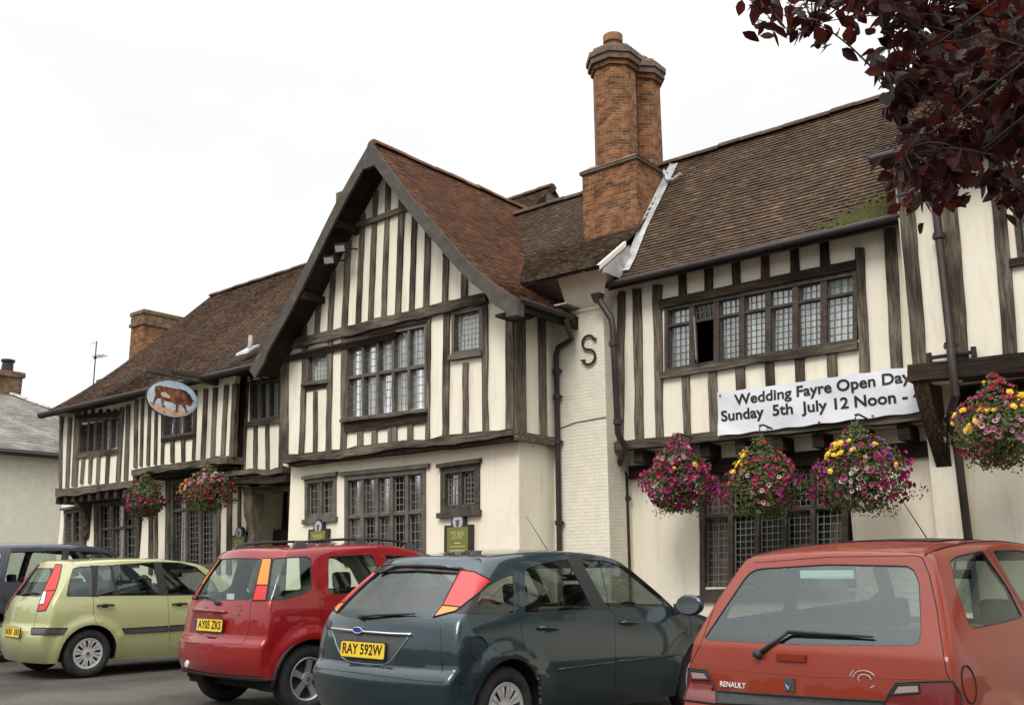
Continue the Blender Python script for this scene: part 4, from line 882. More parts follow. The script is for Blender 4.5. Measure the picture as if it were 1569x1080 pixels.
# ================================================================== CARS
from mathutils.bvhtree import BVHTree
def itp(pts, x):
    if x <= pts[0][0]: return pts[0][1]
    for a, b in zip(pts, pts[1:]):
        if x <= b[0]:
            t = (x - a[0]) / (b[0] - a[0]); return a[1] + (b[1] - a[1]) * t
    return pts[-1][1]
def carpaint(name, col, flake=.15, rough=.32, dirt=.25, coat=1):
    col = tuple(v * .80 for v in col)
    m, nt, out = newmat(name); p = nd(nt, 'BsdfPrincipled'); p.inputs['Metallic'].default_value = flake; p.inputs['Coat Weight'].default_value = coat; p.inputs['Coat Roughness'].default_value = .06
    p.inputs['Roughness'].default_value = rough; p.inputs['Specular IOR Level'].default_value = .2
    mp = coords(nt); n = nd(nt, 'TexNoise'); n.inputs['Scale'].default_value = 3; n.inputs['Detail'].default_value = 9; n.inputs['Roughness'].default_value = .7; L(nt, mp, 'Vector', n, 'Vector')
    r = ramp(nt, [(.35, (0, 0, 0)), (.8, (dirt, dirt, dirt))]); L(nt, n, 'Fac', r, 'Fac'); mx = nd(nt, 'Mix', data_type='RGBA'); nt.links.new(r.outputs['Color'], mx.inputs[0])
    mx.inputs[6].default_value = c4(col); mx.inputs[7].default_value = c4([c * .8 + .025 for c in col]); nt.links.new(mx.outputs[2], p.inputs['Base Color'])
    r2 = ramp(nt, [(.35, (.01, .01, .01)), (.75, (.06, .06, .06))]); L(nt, n, 'Fac', r2, 'Fac'); L(nt, r2, 'Color', p, 'Coat Roughness')
    n3 = nd(nt, 'TexNoise'); n3.inputs['Scale'].default_value = 1.4; L(nt, mp, 'Vector', n3, 'Vector'); b = nd(nt, 'Bump'); b.inputs['Strength'].default_value = .03; b.inputs['Distance'].default_value = .05; L(nt, n3, 'Fac', b, 'Height'); L(nt, b, 'Normal', p, 'Coat Normal')
    L(nt, p, 'BSDF', out, 'Surface'); return m
M['rubber'] = noisy('tyre_rubber', [(.3, (.014, .014, .013)), (.7, (.034, .033, .031))], 14, rough=.8, bump=.1)
M['blacktrim'] = noisy('black_plastic_trim', [(.3, (.018, .018, .019)), (.7, (.035, .035, .036))], 30, rough=.55)
M['greytrim'] = noisy('dark_grey_plastic', [(.3, (.05, .05, .052)), (.7, (.08, .08, .082))], 20, rough=.55)
M['seal'] = plain('window_seal', (.02, .02, .02), .6, 0, .3)
M['gap'] = plain('panel_gap', (.006, .006, .006), .9)
M['cabin'] = noisy('grey_cabin_lining', [(.3, (.075, .076, .075)), (.7, (.12, .12, .118))], 12, rough=.9)
M['seat'] = noisy('grey_seat_cloth', [(.3, (.045, .047, .052)), (.7, (.085, .088, .095))], 25, rough=.95)
M['alloy'] = noisy('dusty_alloy', [(.3, (.36, .36, .36)), (.7, (.55, .55, .54))], 9, rough=.38, metal=.7)
M['hubcap'] = noisy('silver_wheel_cover', [(.3, (.42, .43, .44)), (.7, (.60, .60, .60))], 9, rough=.4, metal=.35)
M['chrome'] = plain('chrome', (.72, .73, .74), .12, 1)
M['redlens'] = plain('red_lens', (.52, .012, .010), .2, 0, .4, .35)
M['darkred'] = plain('dark_red_lens', (.13, .006, .006), .15, 0, .4, .3)
M['amber'] = plain('amber_lens', (.80, .20, .012), .2, 0, .4, .35)
M['clearlens'] = plain('clear_lens', (.62, .60, .58), .1, 0, .7, 1)
M['plate_yellow'] = noisy('yellow_number_plate', [(.3, (.70, .46, .02)), (.7, (.80, .55, .04))], 8, rough=.4)
M['ink'] = plain('black_lettering', (.012, .012, .012), .5)
M['blue'] = plain('plate_blue', (.01, .03, .30), .4)
M['sticker'] = plain('pale_sticker', (.45, .62, .58), .5)
M['white'] = plain('white_print', (.75, .75, .73), .5)
M['mirror'] = plain('mirror_glass', (.7, .72, .75), .05, 1)

def textmesh(name, s, h, mat, parent, mat4, width=None, ext=.0012, bold=False):
    cu = bpy.data.curves.new(name, 'FONT'); cu.body = s; cu.size = h / .7; cu.extrude = ext; cu.align_x = 'CENTER'; cu.align_y = 'CENTER'; cu.resolution_u = 3
    if bold: cu.offset = h * .03
    o = bpy.data.objects.new(name, cu); COL.objects.link(o); bpy.context.view_layer.update()
    me = bpy.data.meshes.new_from_object(o.evaluated_get(bpy.context.evaluated_depsgraph_get())); bpy.data.objects.remove(o); me.name = name
    if width:
        xs = [v.co.x for v in me.vertices]; w0 = max(xs) - min(xs); c0 = (max(xs) + min(xs)) / 2; k = width / w0
        for v in me.vertices: v.co.x = (v.co.x - c0) * k
    me.transform(mat4); me.materials.clear()
    return link(name, me, mat, parent)

def inpoly(p, poly):
    c = False; j = len(poly) - 1
    for i in range(len(poly)):
        a, b = poly[i], poly[j]
        if (a[1] > p[1]) != (b[1] > p[1]) and p[0] < (b[0] - a[0]) * (p[1] - a[1]) / (b[1] - a[1]) + a[0]: c = not c
        j = i
    return c
def rounded(poly, r=.22, n=3):
    out = []
    for i in range(len(poly)):
        a = Vector(poly[i - 1]); b = Vector(poly[i]); c = Vector(poly[(i + 1) % len(poly)])
        l = min((a - b).length, (c - b).length) * r; p = b + (a - b).normalized() * l; q = b + (c - b).normalized() * l
        for k in range(n + 1):
            t = k / n; out.append(tuple(p * (1 - t) ** 2 + b * 2 * t * (1 - t) + q * t * t))
    return out

class Car:
    def __init__(s, name, loc, yaw, S, paint, label, cat='car'):
        s.S = S; s.paint = paint; s.root = empty(name, (loc[0], loc[1], 0), radians(yaw), label, cat)
        s.M = Matrix.Translation((loc[0], loc[1], 0)) @ Matrix.Rotation(radians(yaw), 4, 'Z'); s.Mi = s.M.inverted(); s.parts = {}
        s.shell()
    # local ray through a photo pixel / and its mirror on the far flank
    def lray(s, px, mir=False):
        o = s.Mi @ ORG; d = (s.Mi.to_3x3() @ ray(px[0], px[1])).normalized()
        if mir: o = Vector((-o.x, o.y, o.z)); d = Vector((-d.x, d.y, d.z))
        return o, d
    def lproj(s, p, mir=False):
        if mir: p = Vector((-p.x, p.y, p.z))
        d = (s.M @ p) - ORG; k = FPX / d.dot(FWD); return (784.5 + d.dot(RT) * k, 540 - d.dot(UPV) * k)
    def hit(s, px, mir=False, up=0):
        o, d = s.lray(px, mir); h = s.bvh.ray_cast(o, d)
        if h[0] is None: h = s.bvh.find_nearest(o + d * ((s.M @ Vector((0, 1, 1)) - ORG).length))
        n = h[1]; n = -n if n.dot(d) > 0 else n
        return h[0] + n * up, n
    def shell(s):
        S = s.S; W = S['W'] / 2; tail = S['tail']; nose = S['nose']; roof = S['roof']; bon = S['bonnet']; belt = S['belt']; sec = S['sec']; rf = S.get('rf', .70)
        yA = S['yA']; yW = roof[-1][0]; yR = roof[0][0]; yC = bon[0][0]
        F = S.get('F', [0, .045, .13, .24, .36, .5, .64, .78, .9, 1]); G = S.get('G', [.15, .35, .58, .78, .93, 1]); Z = S['rows']; H = [.14, .48, .82, 1]
        SL = [-1, -.93, -.76, -.4, 0, .4, .76, .93, 1]
        Mi_ = len(F) - 1; N = Mi_ + len(G); B = len(Z); RR = B + len(H)   # rows 0..B-1 are below, B.. is above
        zb = Z[-1]
        def plan(y):
            f = 1.0
            if y < 1.1: f -= S.get('tr', .06) * ((1.1 - y) / 1.1) ** 2
            if y > S['L'] - 1.3: f -= S.get('tf', .13) * ((y - S['L'] + 1.3) / 1.3) ** 2
            return f
        def pos(i, j, sl):
            a = abs(sl)
            if j < B:
                f = F[i] if i <= Mi_ else None; zr = Z[j]
                y = itp(tail, zr) * (1 - f) + yA * f if i <= Mi_ else yA + (itp(nose, zr) - yA) * G[i - Mi_ - 1]
                bz = itp(belt, y) if i <= Mi_ else itp(bon, y) - .012
                q = (zr - Z[0]) / (zb - Z[0]); z = Z[0] + (bz - Z[0]) * q
                if i <= Mi_ and i == 0: z = zr if zr < itp(belt, 0) - .02 else z
                x = sl * W * plan(y) * itp(sec, zr)
                if i == N: y -= S.get('bowf', .22) * a ** 2.2
                if i == N - 1: y -= S.get('bowf', .22) * .6 * a ** 2.2
                if i == 0: y += S.get('bowr', .10) * a ** 2.2
                if i == 1: y += S.get('bowr', .10) * .55 * a ** 2.2
                if j == B - 1 and i > Mi_: z += S.get('bcrown', .05) * (1 - a ** 2)
                if j == B - 1 and i == Mi_: z += 0
                return Vector((x, y, z))
            g = H[j - B]; f = F[i]; y0 = itp(tail, zb) * (1 - f) + yA * f; y1 = yR + (yW - yR) * f; z0 = itp(belt, y0); z1 = itp(roof, y1); z = z0 + (z1 - z0) * g
            y = itp(tail, z) * (1 - f) + (yA + (yW - yA) * g) * f
            if f < .3: y = y * 1 + 0
            x = sl * W * plan(y0) * (sec[-1][1] + (rf - sec[-1][1]) * g ** 1.3)
            if i == 0: y += S.get('bowr', .10) * a ** 2.2
            if i == Mi_: y += S.get('boww', .14) * (1 - a ** 2)
            if j == RR - 1: z += S.get('crown', .035) * (1 - a ** 2.2)
            elif i in (0, Mi_) : z += S.get('crown', .035) * g * (1 - a ** 2.2) 
            return Vector((x, y, z))
        vs = []; idx = {}
        def V(i, j, k):
            key = (i, j, k)
            if key not in idx: idx[key] = len(vs); vs.append(pos(i, j, SL[k]))
            return idx[key]
        K = len(SL) - 1; fs = []
        for k in (0, K):
            for i in range(N):
                for j in range(B - 1): fs.append([V(i, j, k), V(i + 1, j, k), V(i + 1, j + 1, k), V(i, j + 1, k)])
            for i in range(Mi_):
                for j in range(B - 1, RR - 1): fs.append([V(i, j, k), V(i + 1, j, k), V(i + 1, j + 1, k), V(i, j + 1, k)])
        for k in range(K):
            for j in range(RR - 1): fs.append([V(0, j, k), V(0, j, k + 1), V(0, j + 1, k + 1), V(0, j + 1, k)])
            for i in range(Mi_): fs.append([V(i, RR - 1, k), V(i, RR - 1, k + 1), V(i + 1, RR - 1, k + 1), V(i + 1, RR - 1, k)])
            for j in range(B - 1, RR - 1): fs.append([V(Mi_, j, k), V(Mi_, j, k + 1), V(Mi_, j + 1, k + 1), V(Mi_, j + 1, k)])
            for i in range(Mi_, N): fs.append([V(i, B - 1, k), V(i, B - 1, k + 1), V(i + 1, B - 1, k + 1), V(i + 1, B - 1, k)])
            for j in range(B - 1): fs.append([V(N, j, k), V(N, j, k + 1), V(N, j + 1, k + 1), V(N, j + 1, k)])
        me = bpy.data.meshes.new('cage'); me.from_pydata(vs, [], fs); bm = bmesh.new(); bm.from_mesh(me); bmesh.ops.recalc_face_normals(bm, faces=bm.faces)
        c = sum((f.calc_center_median() for f in bm.faces), Vector()) / len(bm.faces)
        if sum((f.calc_center_median() - c).dot(f.normal) for f in bm.faces) < 0: bmesh.ops.reverse_faces(bm, faces=bm.faces)
        cl = bm.edges.layers.float.new('crease_edge')
        inv = {v: k for k, v in idx.items()}; bm.verts.ensure_lookup_table()
        for e in bm.edges:
            a, b = inv[e.verts[0].index], inv[e.verts[1].index]
            for (rowj, cr) in S.get('crease', []):   # feature lines along the flank and round the tail
                if a[1] == b[1] == rowj: e[cl] = cr
            if a[1] == b[1] == RR - 1 and a[0] == b[0] == 0: e[cl] = .35
        bm.to_mesh(me); bm.free()
        o = bpy.data.objects.new('cage', me); COL.objects.link(o); md = o.modifiers.new('s', 'SUBSURF'); md.levels = 2; md.render_levels = 2; bpy.context.view_layer.update()
        m2 = bpy.data.meshes.new_from_object(o.evaluated_get(bpy.context.evaluated_depsgraph_get())); bpy.data.objects.remove(o)
        s.bm = bmesh.new(); s.bm.from_mesh(m2); bpy.data.meshes.remove(m2)
        for ax, R_ in ((S['ax'][0], S['wr']), (S['ax'][1], S['wr'])):   # flared arches
            for v in s.bm.verts:
                d = math.hypot(v.co.y - ax, v.co.z - R_); Ra = R_ + S.get('agap', .055)
                if abs(v.co.x) > W * .8 and v.co.z < Z[-1] - .05 and d < Ra + .20:
                    t = max(0, 1 - max(0, d - Ra - .03) / S.get('fw', .13)); v.co.x += math.copysign(S.get('flare', .022) * t * t * (3 - 2 * t), v.co.x)
        s.bm.normal_update(); s.lay = s.bm.faces.layers.int.new('part'); s.names = {}
        s.bvh = BVHTree.FromBMesh(s.bm)
    def cut(s, poly, name, mir=False, rnd=0, mirrored=None, front=True, mshift=0):
        """cut a panel out of the shell along an outline measured in the photograph"""
        if rnd: poly = rounded(poly, rnd)
        code = s.names.setdefault((name, bool(mirrored)), len(s.names) + 1)
        o, _ = s.lray(poly[0], mirrored); rays = [s.lray(p, mirrored)[1] for p in poly]; m = 25
        x0 = min(p[0] for p in poly) - m; x1 = max(p[0] for p in poly) + m; y0 = min(p[1] for p in poly) - m; y1 = max(p[1] for p in poly) + m
        fs = []
        for f in s.bm.faces:
            c = f.calc_center_median()
            if f.normal.dot(c - o) < 0:
                q = s.lproj(c, mirrored)
                if x0 < q[0] < x1 and y0 < q[1] < y1: fs.append(f)
        for i in range(len(poly)):
            n = rays[i].cross(rays[(i + 1) % len(poly)])
            if n.length < 1e-9: continue
            fs = [f for f in fs if f.is_valid]; es = {e for f in fs for e in f.edges}; vv = {v for f in fs for v in f.verts}
            r = bmesh.ops.bisect_plane(s.bm, geom=list(fs) + list(es) + list(vv), plane_co=o, plane_no=n.normalized(), dist=1e-5)
            fs = list({g for g in r['geom'] if isinstance(g, bmesh.types.BMFace)} | set(f for f in fs if f.is_valid))
        for f in fs:
            if f.is_valid and inpoly(s.lproj(f.calc_center_median(), mirrored), poly): f[s.lay] = code
        sel = [f for f in s.bm.faces if f[s.lay] == code]; seen = set(); comps = []   # keep the one true opening
        for f in sel:
            if f in seen: continue
            st = [f]; seen.add(f); comp = []
            while st:
                a = st.pop(); comp.append(a)
                for e in a.edges:
                    for b in e.link_faces:
                        if b[s.lay] == code and b not in seen: seen.add(b); st.append(b)
            comps.append(comp)
        comps.sort(key=lambda c_: -sum(a.calc_area() for a in c_))
        for comp in comps[1:]:
            for a in comp: a[s.lay] = 0
        if mir: s.cut([(q_[0] + mshift, q_[1]) for q_ in poly], name, False, 0, True)
    def windscreen(s):
        S = s.S; W = S['W'] / 2; zb = itp(S['belt'], S['yA']) + .055; zt = S['roof'][-1][1] - .035; xb_, xt = W * .84, W * S.get('rf', .7) * .90
        poly = rounded([(-xb_, zb), (xb_, zb), (xt, zt), (-xt, zt)], .1); code = s.names.setdefault(('windscreen', False), len(s.names) + 1)
        fs = [f for f in s.bm.faces if f.normal.y > .15 and f.calc_center_median().z > zb - .12 and f.calc_center_median().y > S['roof'][-1][0] - .15]
        for i in range(len(poly)):
            a, b = poly[i], poly[(i + 1) % len(poly)]; no = Vector((b[1] - a[1], 0, -(b[0] - a[0])))
            if no.length < 1e-6: continue
            fs = [f for f in fs if f.is_valid]; es = {e for f in fs for e in f.edges}; vv = {v for f in fs for v in f.verts}
            r = bmesh.ops.bisect_plane(s.bm, geom=fs + list(es) + list(vv), plane_co=Vector((a[0], 0, a[1])), plane_no=no.normalized(), dist=1e-5); fs = list({g for g in r['geom'] if isinstance(g, bmesh.types.BMFace)} | set(f for f in fs if f.is_valid))
        for f in fs:
            c = f.calc_center_median()
            if f.is_valid and f[s.lay] == 0 and inpoly((c.x, c.z), poly): f[s.lay] = code
    def arches(s):
        for ax in s.S['ax']:
            Ra = s.S['wr'] + s.S.get('agap', .055); cz = s.S['wr'] + .0; n = 26; fs = [f for f in s.bm.faces if abs(f.calc_center_median().x) > s.S['W'] * .36 and math.hypot(f.calc_center_median().y - ax, f.calc_center_median().z - cz) < Ra + .2]
            for k in range(n):
                a = 2 * pi * k / n; no = Vector((0, cos(a), sin(a))); co = Vector((0, ax, cz)) + no * Ra
                fs = [f for f in fs if f.is_valid]; es = {e for f in fs for e in f.edges}; vv = {v for f in fs for v in f.verts}
                r = bmesh.ops.bisect_plane(s.bm, geom=fs + list(es) + list(vv), plane_co=co, plane_no=no, dist=1e-5); fs = list({g for g in r['geom'] if isinstance(g, bmesh.types.BMFace)})
            dl = [f for f in fs if f.is_valid and all((f.calc_center_median() - Vector((0, ax, cz))).dot(Vector((0, cos(2 * pi * k / n), sin(2 * pi * k / n)))) < Ra for k in range(n))]
            bmesh.ops.delete(s.bm, geom=dl, context='FACES')
            for sx in (-1, 1):   # arch lining and rolled lip
                m = MB(); m_n = 22; vs = []
                W = s.S['W'] / 2
                for k in range(m_n + 1):
                    a = pi * 1.16 * k / m_n - .25
                    for xx in (W * 1.0 - .035, W * .62): vs.append((sx * xx, ax + cos(a) * (Ra + .012), cz + sin(a) * (Ra + .012)))
                m.add(vs, [(2 * k, 2 * k + 1, 2 * k + 3, 2 * k + 2) for k in range(m_n)]); m.build('wheel_arch_liner', M['gap'], s.root)
    def finish(s, mats, seals=('rear_window', 'side_window', 'windscreen', 'quarter_window')):
        s.windscreen(); mats = dict(mats); mats['windscreen'] = ('carglass', -.004)
        bm = s.bm; groups = {}
        for f in bm.faces: groups.setdefault(f[s.lay], []).append(f)
        rev = {v: k for k, v in s.names.items()}
        bm.normal_update()
        for code, fs in groups.items():
            if code == 0: continue
            nm, mr = rev[code]; mat, off = mats[nm]; vid = {}; vs = []; fl = []
            for f in fs:
                for v in f.verts:
                    if v not in vid: vid[v] = len(vs); vs.append(v.co + v.normal * off)
                fl.append([vid[v] for v in f.verts])
            obn = nm.split('*')[0]
            o = fromlist(obn, vs, fl, M[mat] if isinstance(mat, str) else mat, s.root, True)
            s.parts.setdefault(obn, []).append(o)
            if obn in seals or off > .003:
                b2 = bmesh.new(); b2.from_mesh(o.data); be = [e for e in b2.edges if len(e.link_faces) == 1]; adj = {}
                for e in be:
                    for a, b in ((e.verts[0], e.verts[1]), (e.verts[1], e.verts[0])): adj.setdefault(a, []).append(b)
                seen = set(); t = MB()
                for st in adj:
                    if st in seen: continue
                    loop = [st]; seen.add(st); cur = st
                    while True:
                        nx = [q for q in adj[cur] if q not in seen]
                        if not nx: break
                        cur = nx[0]; seen.add(cur); loop.append(cur)
                    if len(loop) > 3: t.tube([v.co for v in loop] + [loop[0].co], .006 if obn in seals else .006, 6, cap=False)
                b2.free(); t.build('seal' if obn in seals else 'lamp_rim', M['seal'], o)
        body = [f for f in bm.faces if f[s.lay] == 0]; vid = {}; vs = []; fl = []; inn_ = []
        for f in body:
            for v in f.verts:
                if v not in vid: vid[v] = len(vs); vs.append(v.co.copy()); inn_.append(v.co - v.normal * .025)
            fl.append([vid[v] for v in f.verts])
        b = fromlist('body', vs, fl, s.paint, s.root, True); s.body = b
        # lining = inner skin joined to the outer one at the openings
        ec = {}
        for f in fl:
            for i in range(len(f)): e = (f[i], f[(i + 1) % len(f)]); ec[tuple(sorted(e))] = ec.get(tuple(sorted(e)), 0) + 1
        nb_ = len(vs); fl2 = [tuple(v + nb_ for v in f[::-1]) for f in fl] + [(a, b_, b_ + nb_, a + nb_) for (a, b_), c in ec.items() if c == 1]
        fromlist('inner_lining', vs + inn_, fl2, M['cabin'], s.root, True)
        bm.free(); S = s.S; W = S['W'] / 2
        m = MB(); m.box(-W * .72, W * .72, .40, S['L'] - .4, .20, .34); m.build('underbody', M['gap'], s.root)
    def line(s, pts, r=.0024, name='panel_gap', mat='gap', mir=True, sub=6, up=.0):
        for mr in ((False, True) if mir else (False,)):
            q = []
            for a, b in zip(pts, pts[1:]):
                for k in range(sub): t = k / sub; q.append(s.hit((a[0] + (b[0] - a[0]) * t, a[1] + (b[1] - a[1]) * t), mr, up)[0])
            q.append(s.hit(pts[-1], mr, up)[0]); m = MB(); m.tube(q, r, 6); m.build(name, M[mat] if isinstance(mat, str) else mat, s.root, True)
    def wheels(s, kind, n, mat):
        S = s.S; Rw = S['wr']; tw = S.get('tw', .19); rr = S.get('rim', Rw * .63); first = None
        for ax in S['ax']:
            for sx in (1, -1):
                e = bpy.data.objects.new('wheel', None); COL.objects.link(e); e.parent = s.root; e.location = (sx * (S['W'] / 2 - S.get('wi', .02) - tw / 2), ax, Rw)
                if first:
                    for ch in first:
                        c = ch.copy(); COL.objects.link(c); c.parent = e; c.matrix_parent_inverse = Matrix.Identity(4)
                    e.rotation_euler = (U(0, 1), 0, 0 if sx > 0 else pi); continue
                h = tw / 2; t = MB()
                t.lathe([(rr, h * .75), (rr + .012, h * .92), (rr + (Rw - rr) * .45, h * 1.0), (Rw - .025, h * .93), (Rw - .004, h * .7), (Rw, h * .3), (Rw, -h * .3), (Rw - .004, -h * .7), (Rw - .03, -h * .93), (rr + .02, -h), (rr, -h * .7)], (0, 0, 0), (1, 0, 0), 48)
                for k in range(3): pass
                ty = t.build('tyre', M['rubber'], e, True)
                r_ = MB(); x1 = h * .80
                r_.lathe([(rr + .002, x1), (rr - .006, x1 + .004), (rr - .018, x1 - .004), (rr - .02, x1 - .02), (rr - .028, -h * .6)], (0, 0, 0), (1, 0, 0), 48)
                if kind == 'alloy':
                    for k in range(n):
                        a = 2 * pi * k / n; u = Vector((0, cos(a), sin(a))); w_ = Vector((0, -sin(a), cos(a)))
                        for half in (0,):
                            p = []
                            for (rad, wd, xx) in ((.045, .030, x1 - .018), (rr * .55, .026, x1 - .010), (rr - .012, .036, x1 - .012)):
                                for q in (-1, 1): p.append(u * rad + w_ * wd * q + Vector((xx, 0, 0)))
                                for q in (1, -1): p.append(u * rad + w_ * wd * q * .8 + Vector((xx - .04, 0, 0)))
                            r_.add(p, [(i * 4 + k_, i * 4 + (k_ + 1) % 4, (i + 1) * 4 + (k_ + 1) % 4, (i + 1) * 4 + k_) for i in range(2) for k_ in range(4)])
                    r_.lathe([(.062, x1 - .03), (.058, x1 - .008), (.03, x1 - .002), (.0, x1 - .002)], (0, 0, 0), (1, 0, 0), 20)
                else:
                    # pressed cover with narrow slots near the rim
                    prof = [(.0, x1 - .004), (.035, x1 - .004), (.05, x1 - .012), (rr * .45, x1 - .006)]
                    r_.lathe(prof, (0, 0, 0), (1, 0, 0), 40)
                    for k in range(n):
                        a0 = 2 * pi * k / n; da = 2 * pi / n
                        for (f0, f1) in ((.10, .42), (.50, .82)):
                            p = []
                            for i in range(4):
                                rad = rr * .45 + (rr - .012 - rr * .45) * i / 3; w0 = f0 + .05 * (1 - i / 3); w1 = f1 + (.04 if f0 < .3 else 0) * (1 - i / 3)
                                xx = x1 - .006 + .006 * sin(pi * i / 3)
                                for q in (w0, w1): a = a0 + da * q; p.append((xx, cos(a) * rad, sin(a) * rad))
                                for q in (w1, w0): a = a0 + da * q; p.append((xx - .012, cos(a) * rad, sin(a) * rad))
                            r_.add(p, [(i * 4 + k_, i * 4 + (k_ + 1) % 4, (i + 1) * 4 + (k_ + 1) % 4, (i + 1) * 4 + k_) for i in range(3) for k_ in range(4)])
                    r_.lathe([(rr - .03, x1 - .004), (rr - .014, x1 + .002), (rr - .004, x1 + .002)], (0, 0, 0), (1, 0, 0), 40)
                rim = r_.build('rim', mat, e); smooth_by_angle(rim, 40)
                bk = MB(); bk.lathe([(0, x1 - .06), (rr - .02, x1 - .06), (rr - .02, x1 - .09)], (0, 0, 0), (1, 0, 0), 32); b = bk.build('brake_disc', M['iron'], e)
                cp = MB(); cp.lathe([(.024, x1 - .004), (.022, x1 + .001), (0, x1 + .001)], (0, 0, 0), (1, 0, 0), 16); c = cp.build('centre_cap', M['greytrim'], e)
                first = [ty, rim, b, c]; e.rotation_euler = (.2, 0, 0 if sx > 0 else pi)
    def cabin(s, ys=(1.15, 2.15), zs=.98, rear=True, headz=None, xs=.37, hr_=True):
        S = s.S; W = S['W'] / 2; fl_ = .32
        def soft(cx, cy, cz, sx, sy, sz, tilt, name, parent, bev=.05):
            bm = bmesh.new(); bmesh.ops.create_cube(bm, size=1)
            for v in bm.verts: v.co.x *= sx; v.co.y *= sy; v.co.z *= sz
            bmesh.ops.bevel(bm, geom=bm.edges[:], offset=min(bev, sx * .45, sy * .45, sz * .45), segments=3, profile=.6, affect='EDGES')
            bmesh.ops.rotate(bm, verts=bm.verts, matrix=Matrix.Rotation(tilt, 3, 'X')); bmesh.ops.translate(bm, verts=bm.verts, vec=(cx, cy, cz))
            me = bpy.data.meshes.new(name); bm.to_mesh(me); bm.free(); return link(name, me, M['seat'], parent, True)
        top = zs
        for x in (-xs, xs):
            st = soft(x, ys[1], top - .33, .46, .13, .62, radians(12), 'seat', s.root)
            soft(x, ys[1] + .28, top - .60, .48, .50, .14, radians(4), 'seat_cushion', st)
            soft(x, ys[1] - .08, top + .09, .27, .10, .18, radians(8), 'headrest', st, .07)
            m = MB(); m.tube([(x - .05, ys[1] - .07, top - .05), (x - .05, ys[1] - .08, top + .05)], .007, 6); m.tube([(x + .05, ys[1] - .07, top - .05), (x + .05, ys[1] - .08, top + .05)], .007, 6); m.build('headrest_posts', M['chrome'], st)
        if rear:
            st = soft(0, ys[0], top - .36, W * 1.5, .14, .56, radians(14), 'rear_bench', s.root)
            soft(0, ys[0] + .28, top - .60, W * 1.5, .48, .14, radians(4), 'seat_cushion', st)
            if hr_:
                for x in (-xs, xs): soft(x, ys[0] - .09, top - .02, .25, .08, .13, radians(8), 'headrest', st, .05)
        d = soft(0, S['yA'] - .12, itp(S['belt'], S['yA']) - .10, W * 1.66, .5, .24, 0, 'dashboard', s.root, .08); d.data.materials.clear(); d.data.materials.append(M['cabin'])
        m = MB(); c = Vector((xs, ys[1] + .62, top - .16)); ax = Vector((0, -.88, .47)).normalized(); u = Vector((1, 0, 0)); w_ = ax.cross(u)
        m.tube([c + (u * cos(2 * pi * k / 20) + w_ * sin(2 * pi * k / 20)) * .185 for k in range(21)], .013, 6); m.tube([c - ax * .3, c], .03, 8); m.tube([c - u * .18, c + u * .18], .014, 6); m.build('steering_wheel', M['blacktrim'], s.root, True)
        m = MB(); m.box(-W * .78, W * .78, .25, S['yA'] + .2, .30, .34); m.build('cabin_floor', M['cabin'], s.root)
        m = MB(); m.box(-W * .74, W * .74, .30, ys[0] - .12, .78, .80); m.build('parcel_shelf', M['cabin'], s.root)
        # rear-view mirror
        q = Vector((0, S['roof'][-1][0] - .02, itp(S['roof'], S['roof'][-1][0]) - .14)); m = MB(); m.box(-.11, .11, q.y - .02, q.y + .01, q.z - .03, q.z + .03); m.tube([q, q + Vector((0, .06, .12))], .01, 6); m.build('rear_view_mirror', M['blacktrim'], s.root)
    def doormirror(s, y, z, x, mat, sz=1.0):
        for sx in (1, -1):
            bm = bmesh.new(); bmesh.ops.create_uvsphere(bm, u_segments=20, v_segments=12, radius=1)
            for v in bm.verts:
                f = 1 if v.co.y > 0 else .35
                v.co = Vector((v.co.x * .115 * sz, v.co.y * .085 * sz * f, v.co.z * .075 * sz))
            me = bpy.data.meshes.new('door_mirror'); bm.to_mesh(me); bm.free(); o = link('door_mirror', me, mat, s.root, True); o.location = (sx * (x + .12), y, z)
            m = MB(); vs = [(.098 * sz * cos(2 * pi * k / 20), -.031 * sz, .062 * sz * sin(2 * pi * k / 20)) for k in range(20)]; m.add(vs, [tuple(range(20))]); g = m.build('mirror_glass', M['mirror'], o)
            m = MB(); m.hexa([(-.16 * sx, -.02, -.08), (-.02 * sx, -.02, -.055), (-.02 * sx, .06, -.055), (-.16 * sx, .08, -.08), (-.16 * sx, -.02, .01), (-.02 * sx, -.02, .0), (-.02 * sx, .06, .0), (-.16 * sx, .08, .01)]); m.build('mirror_arm', M['blacktrim'], o)
    def plate(s, px, txt, w=.52, h=.112, tilt=8, blue=False, z=None):
        p, n = s.hit(px); n = Vector((0, n.y, n.z)).normalized() if tilt is None else Vector((0, -cos(radians(tilt)), sin(radians(tilt))))
        u = Vector((1, 0, 0)); v = n.cross(u) * 1; v = v if v.z > 0 else -v; c = Vector((p.x, p.y, p.z)) + n * .022
        mt = Matrix((u, v, u.cross(v))).transposed().to_4x4(); mt.translation = c
        bm = bmesh.new(); bmesh.ops.create_cube(bm, size=1); 
        for q in bm.verts: q.co = Vector((q.co.x * w, q.co.y * h, q.co.z * .012))
        bmesh.ops.bevel(bm, geom=[e for e in bm.edges if abs(e.verts[0].co.z - e.verts[1].co.z) > .001], offset=.01, segments=3, affect='EDGES'); me = bpy.data.meshes.new('number_plate'); bm.to_mesh(me); bm.free(); me.transform(mt)
        o = link('number_plate', me, M['plate_yellow'], s.root)
        m2 = mt @ Matrix.Translation((.02 if blue else 0, 0, .0065)); textmesh('plate_lettering', txt, .074, M['ink'], o, m2, width=w - (.09 if blue else .05), bold=True)
        if blue:
            m = MB(); m.box(-w / 2 + .004, -w / 2 + .04, -h / 2 + .005, h / 2 - .005, .006, .0075); b = m.build('plate_band', M['blue'], o); b.data.transform(mt)
        m = MB(); fr = MB()
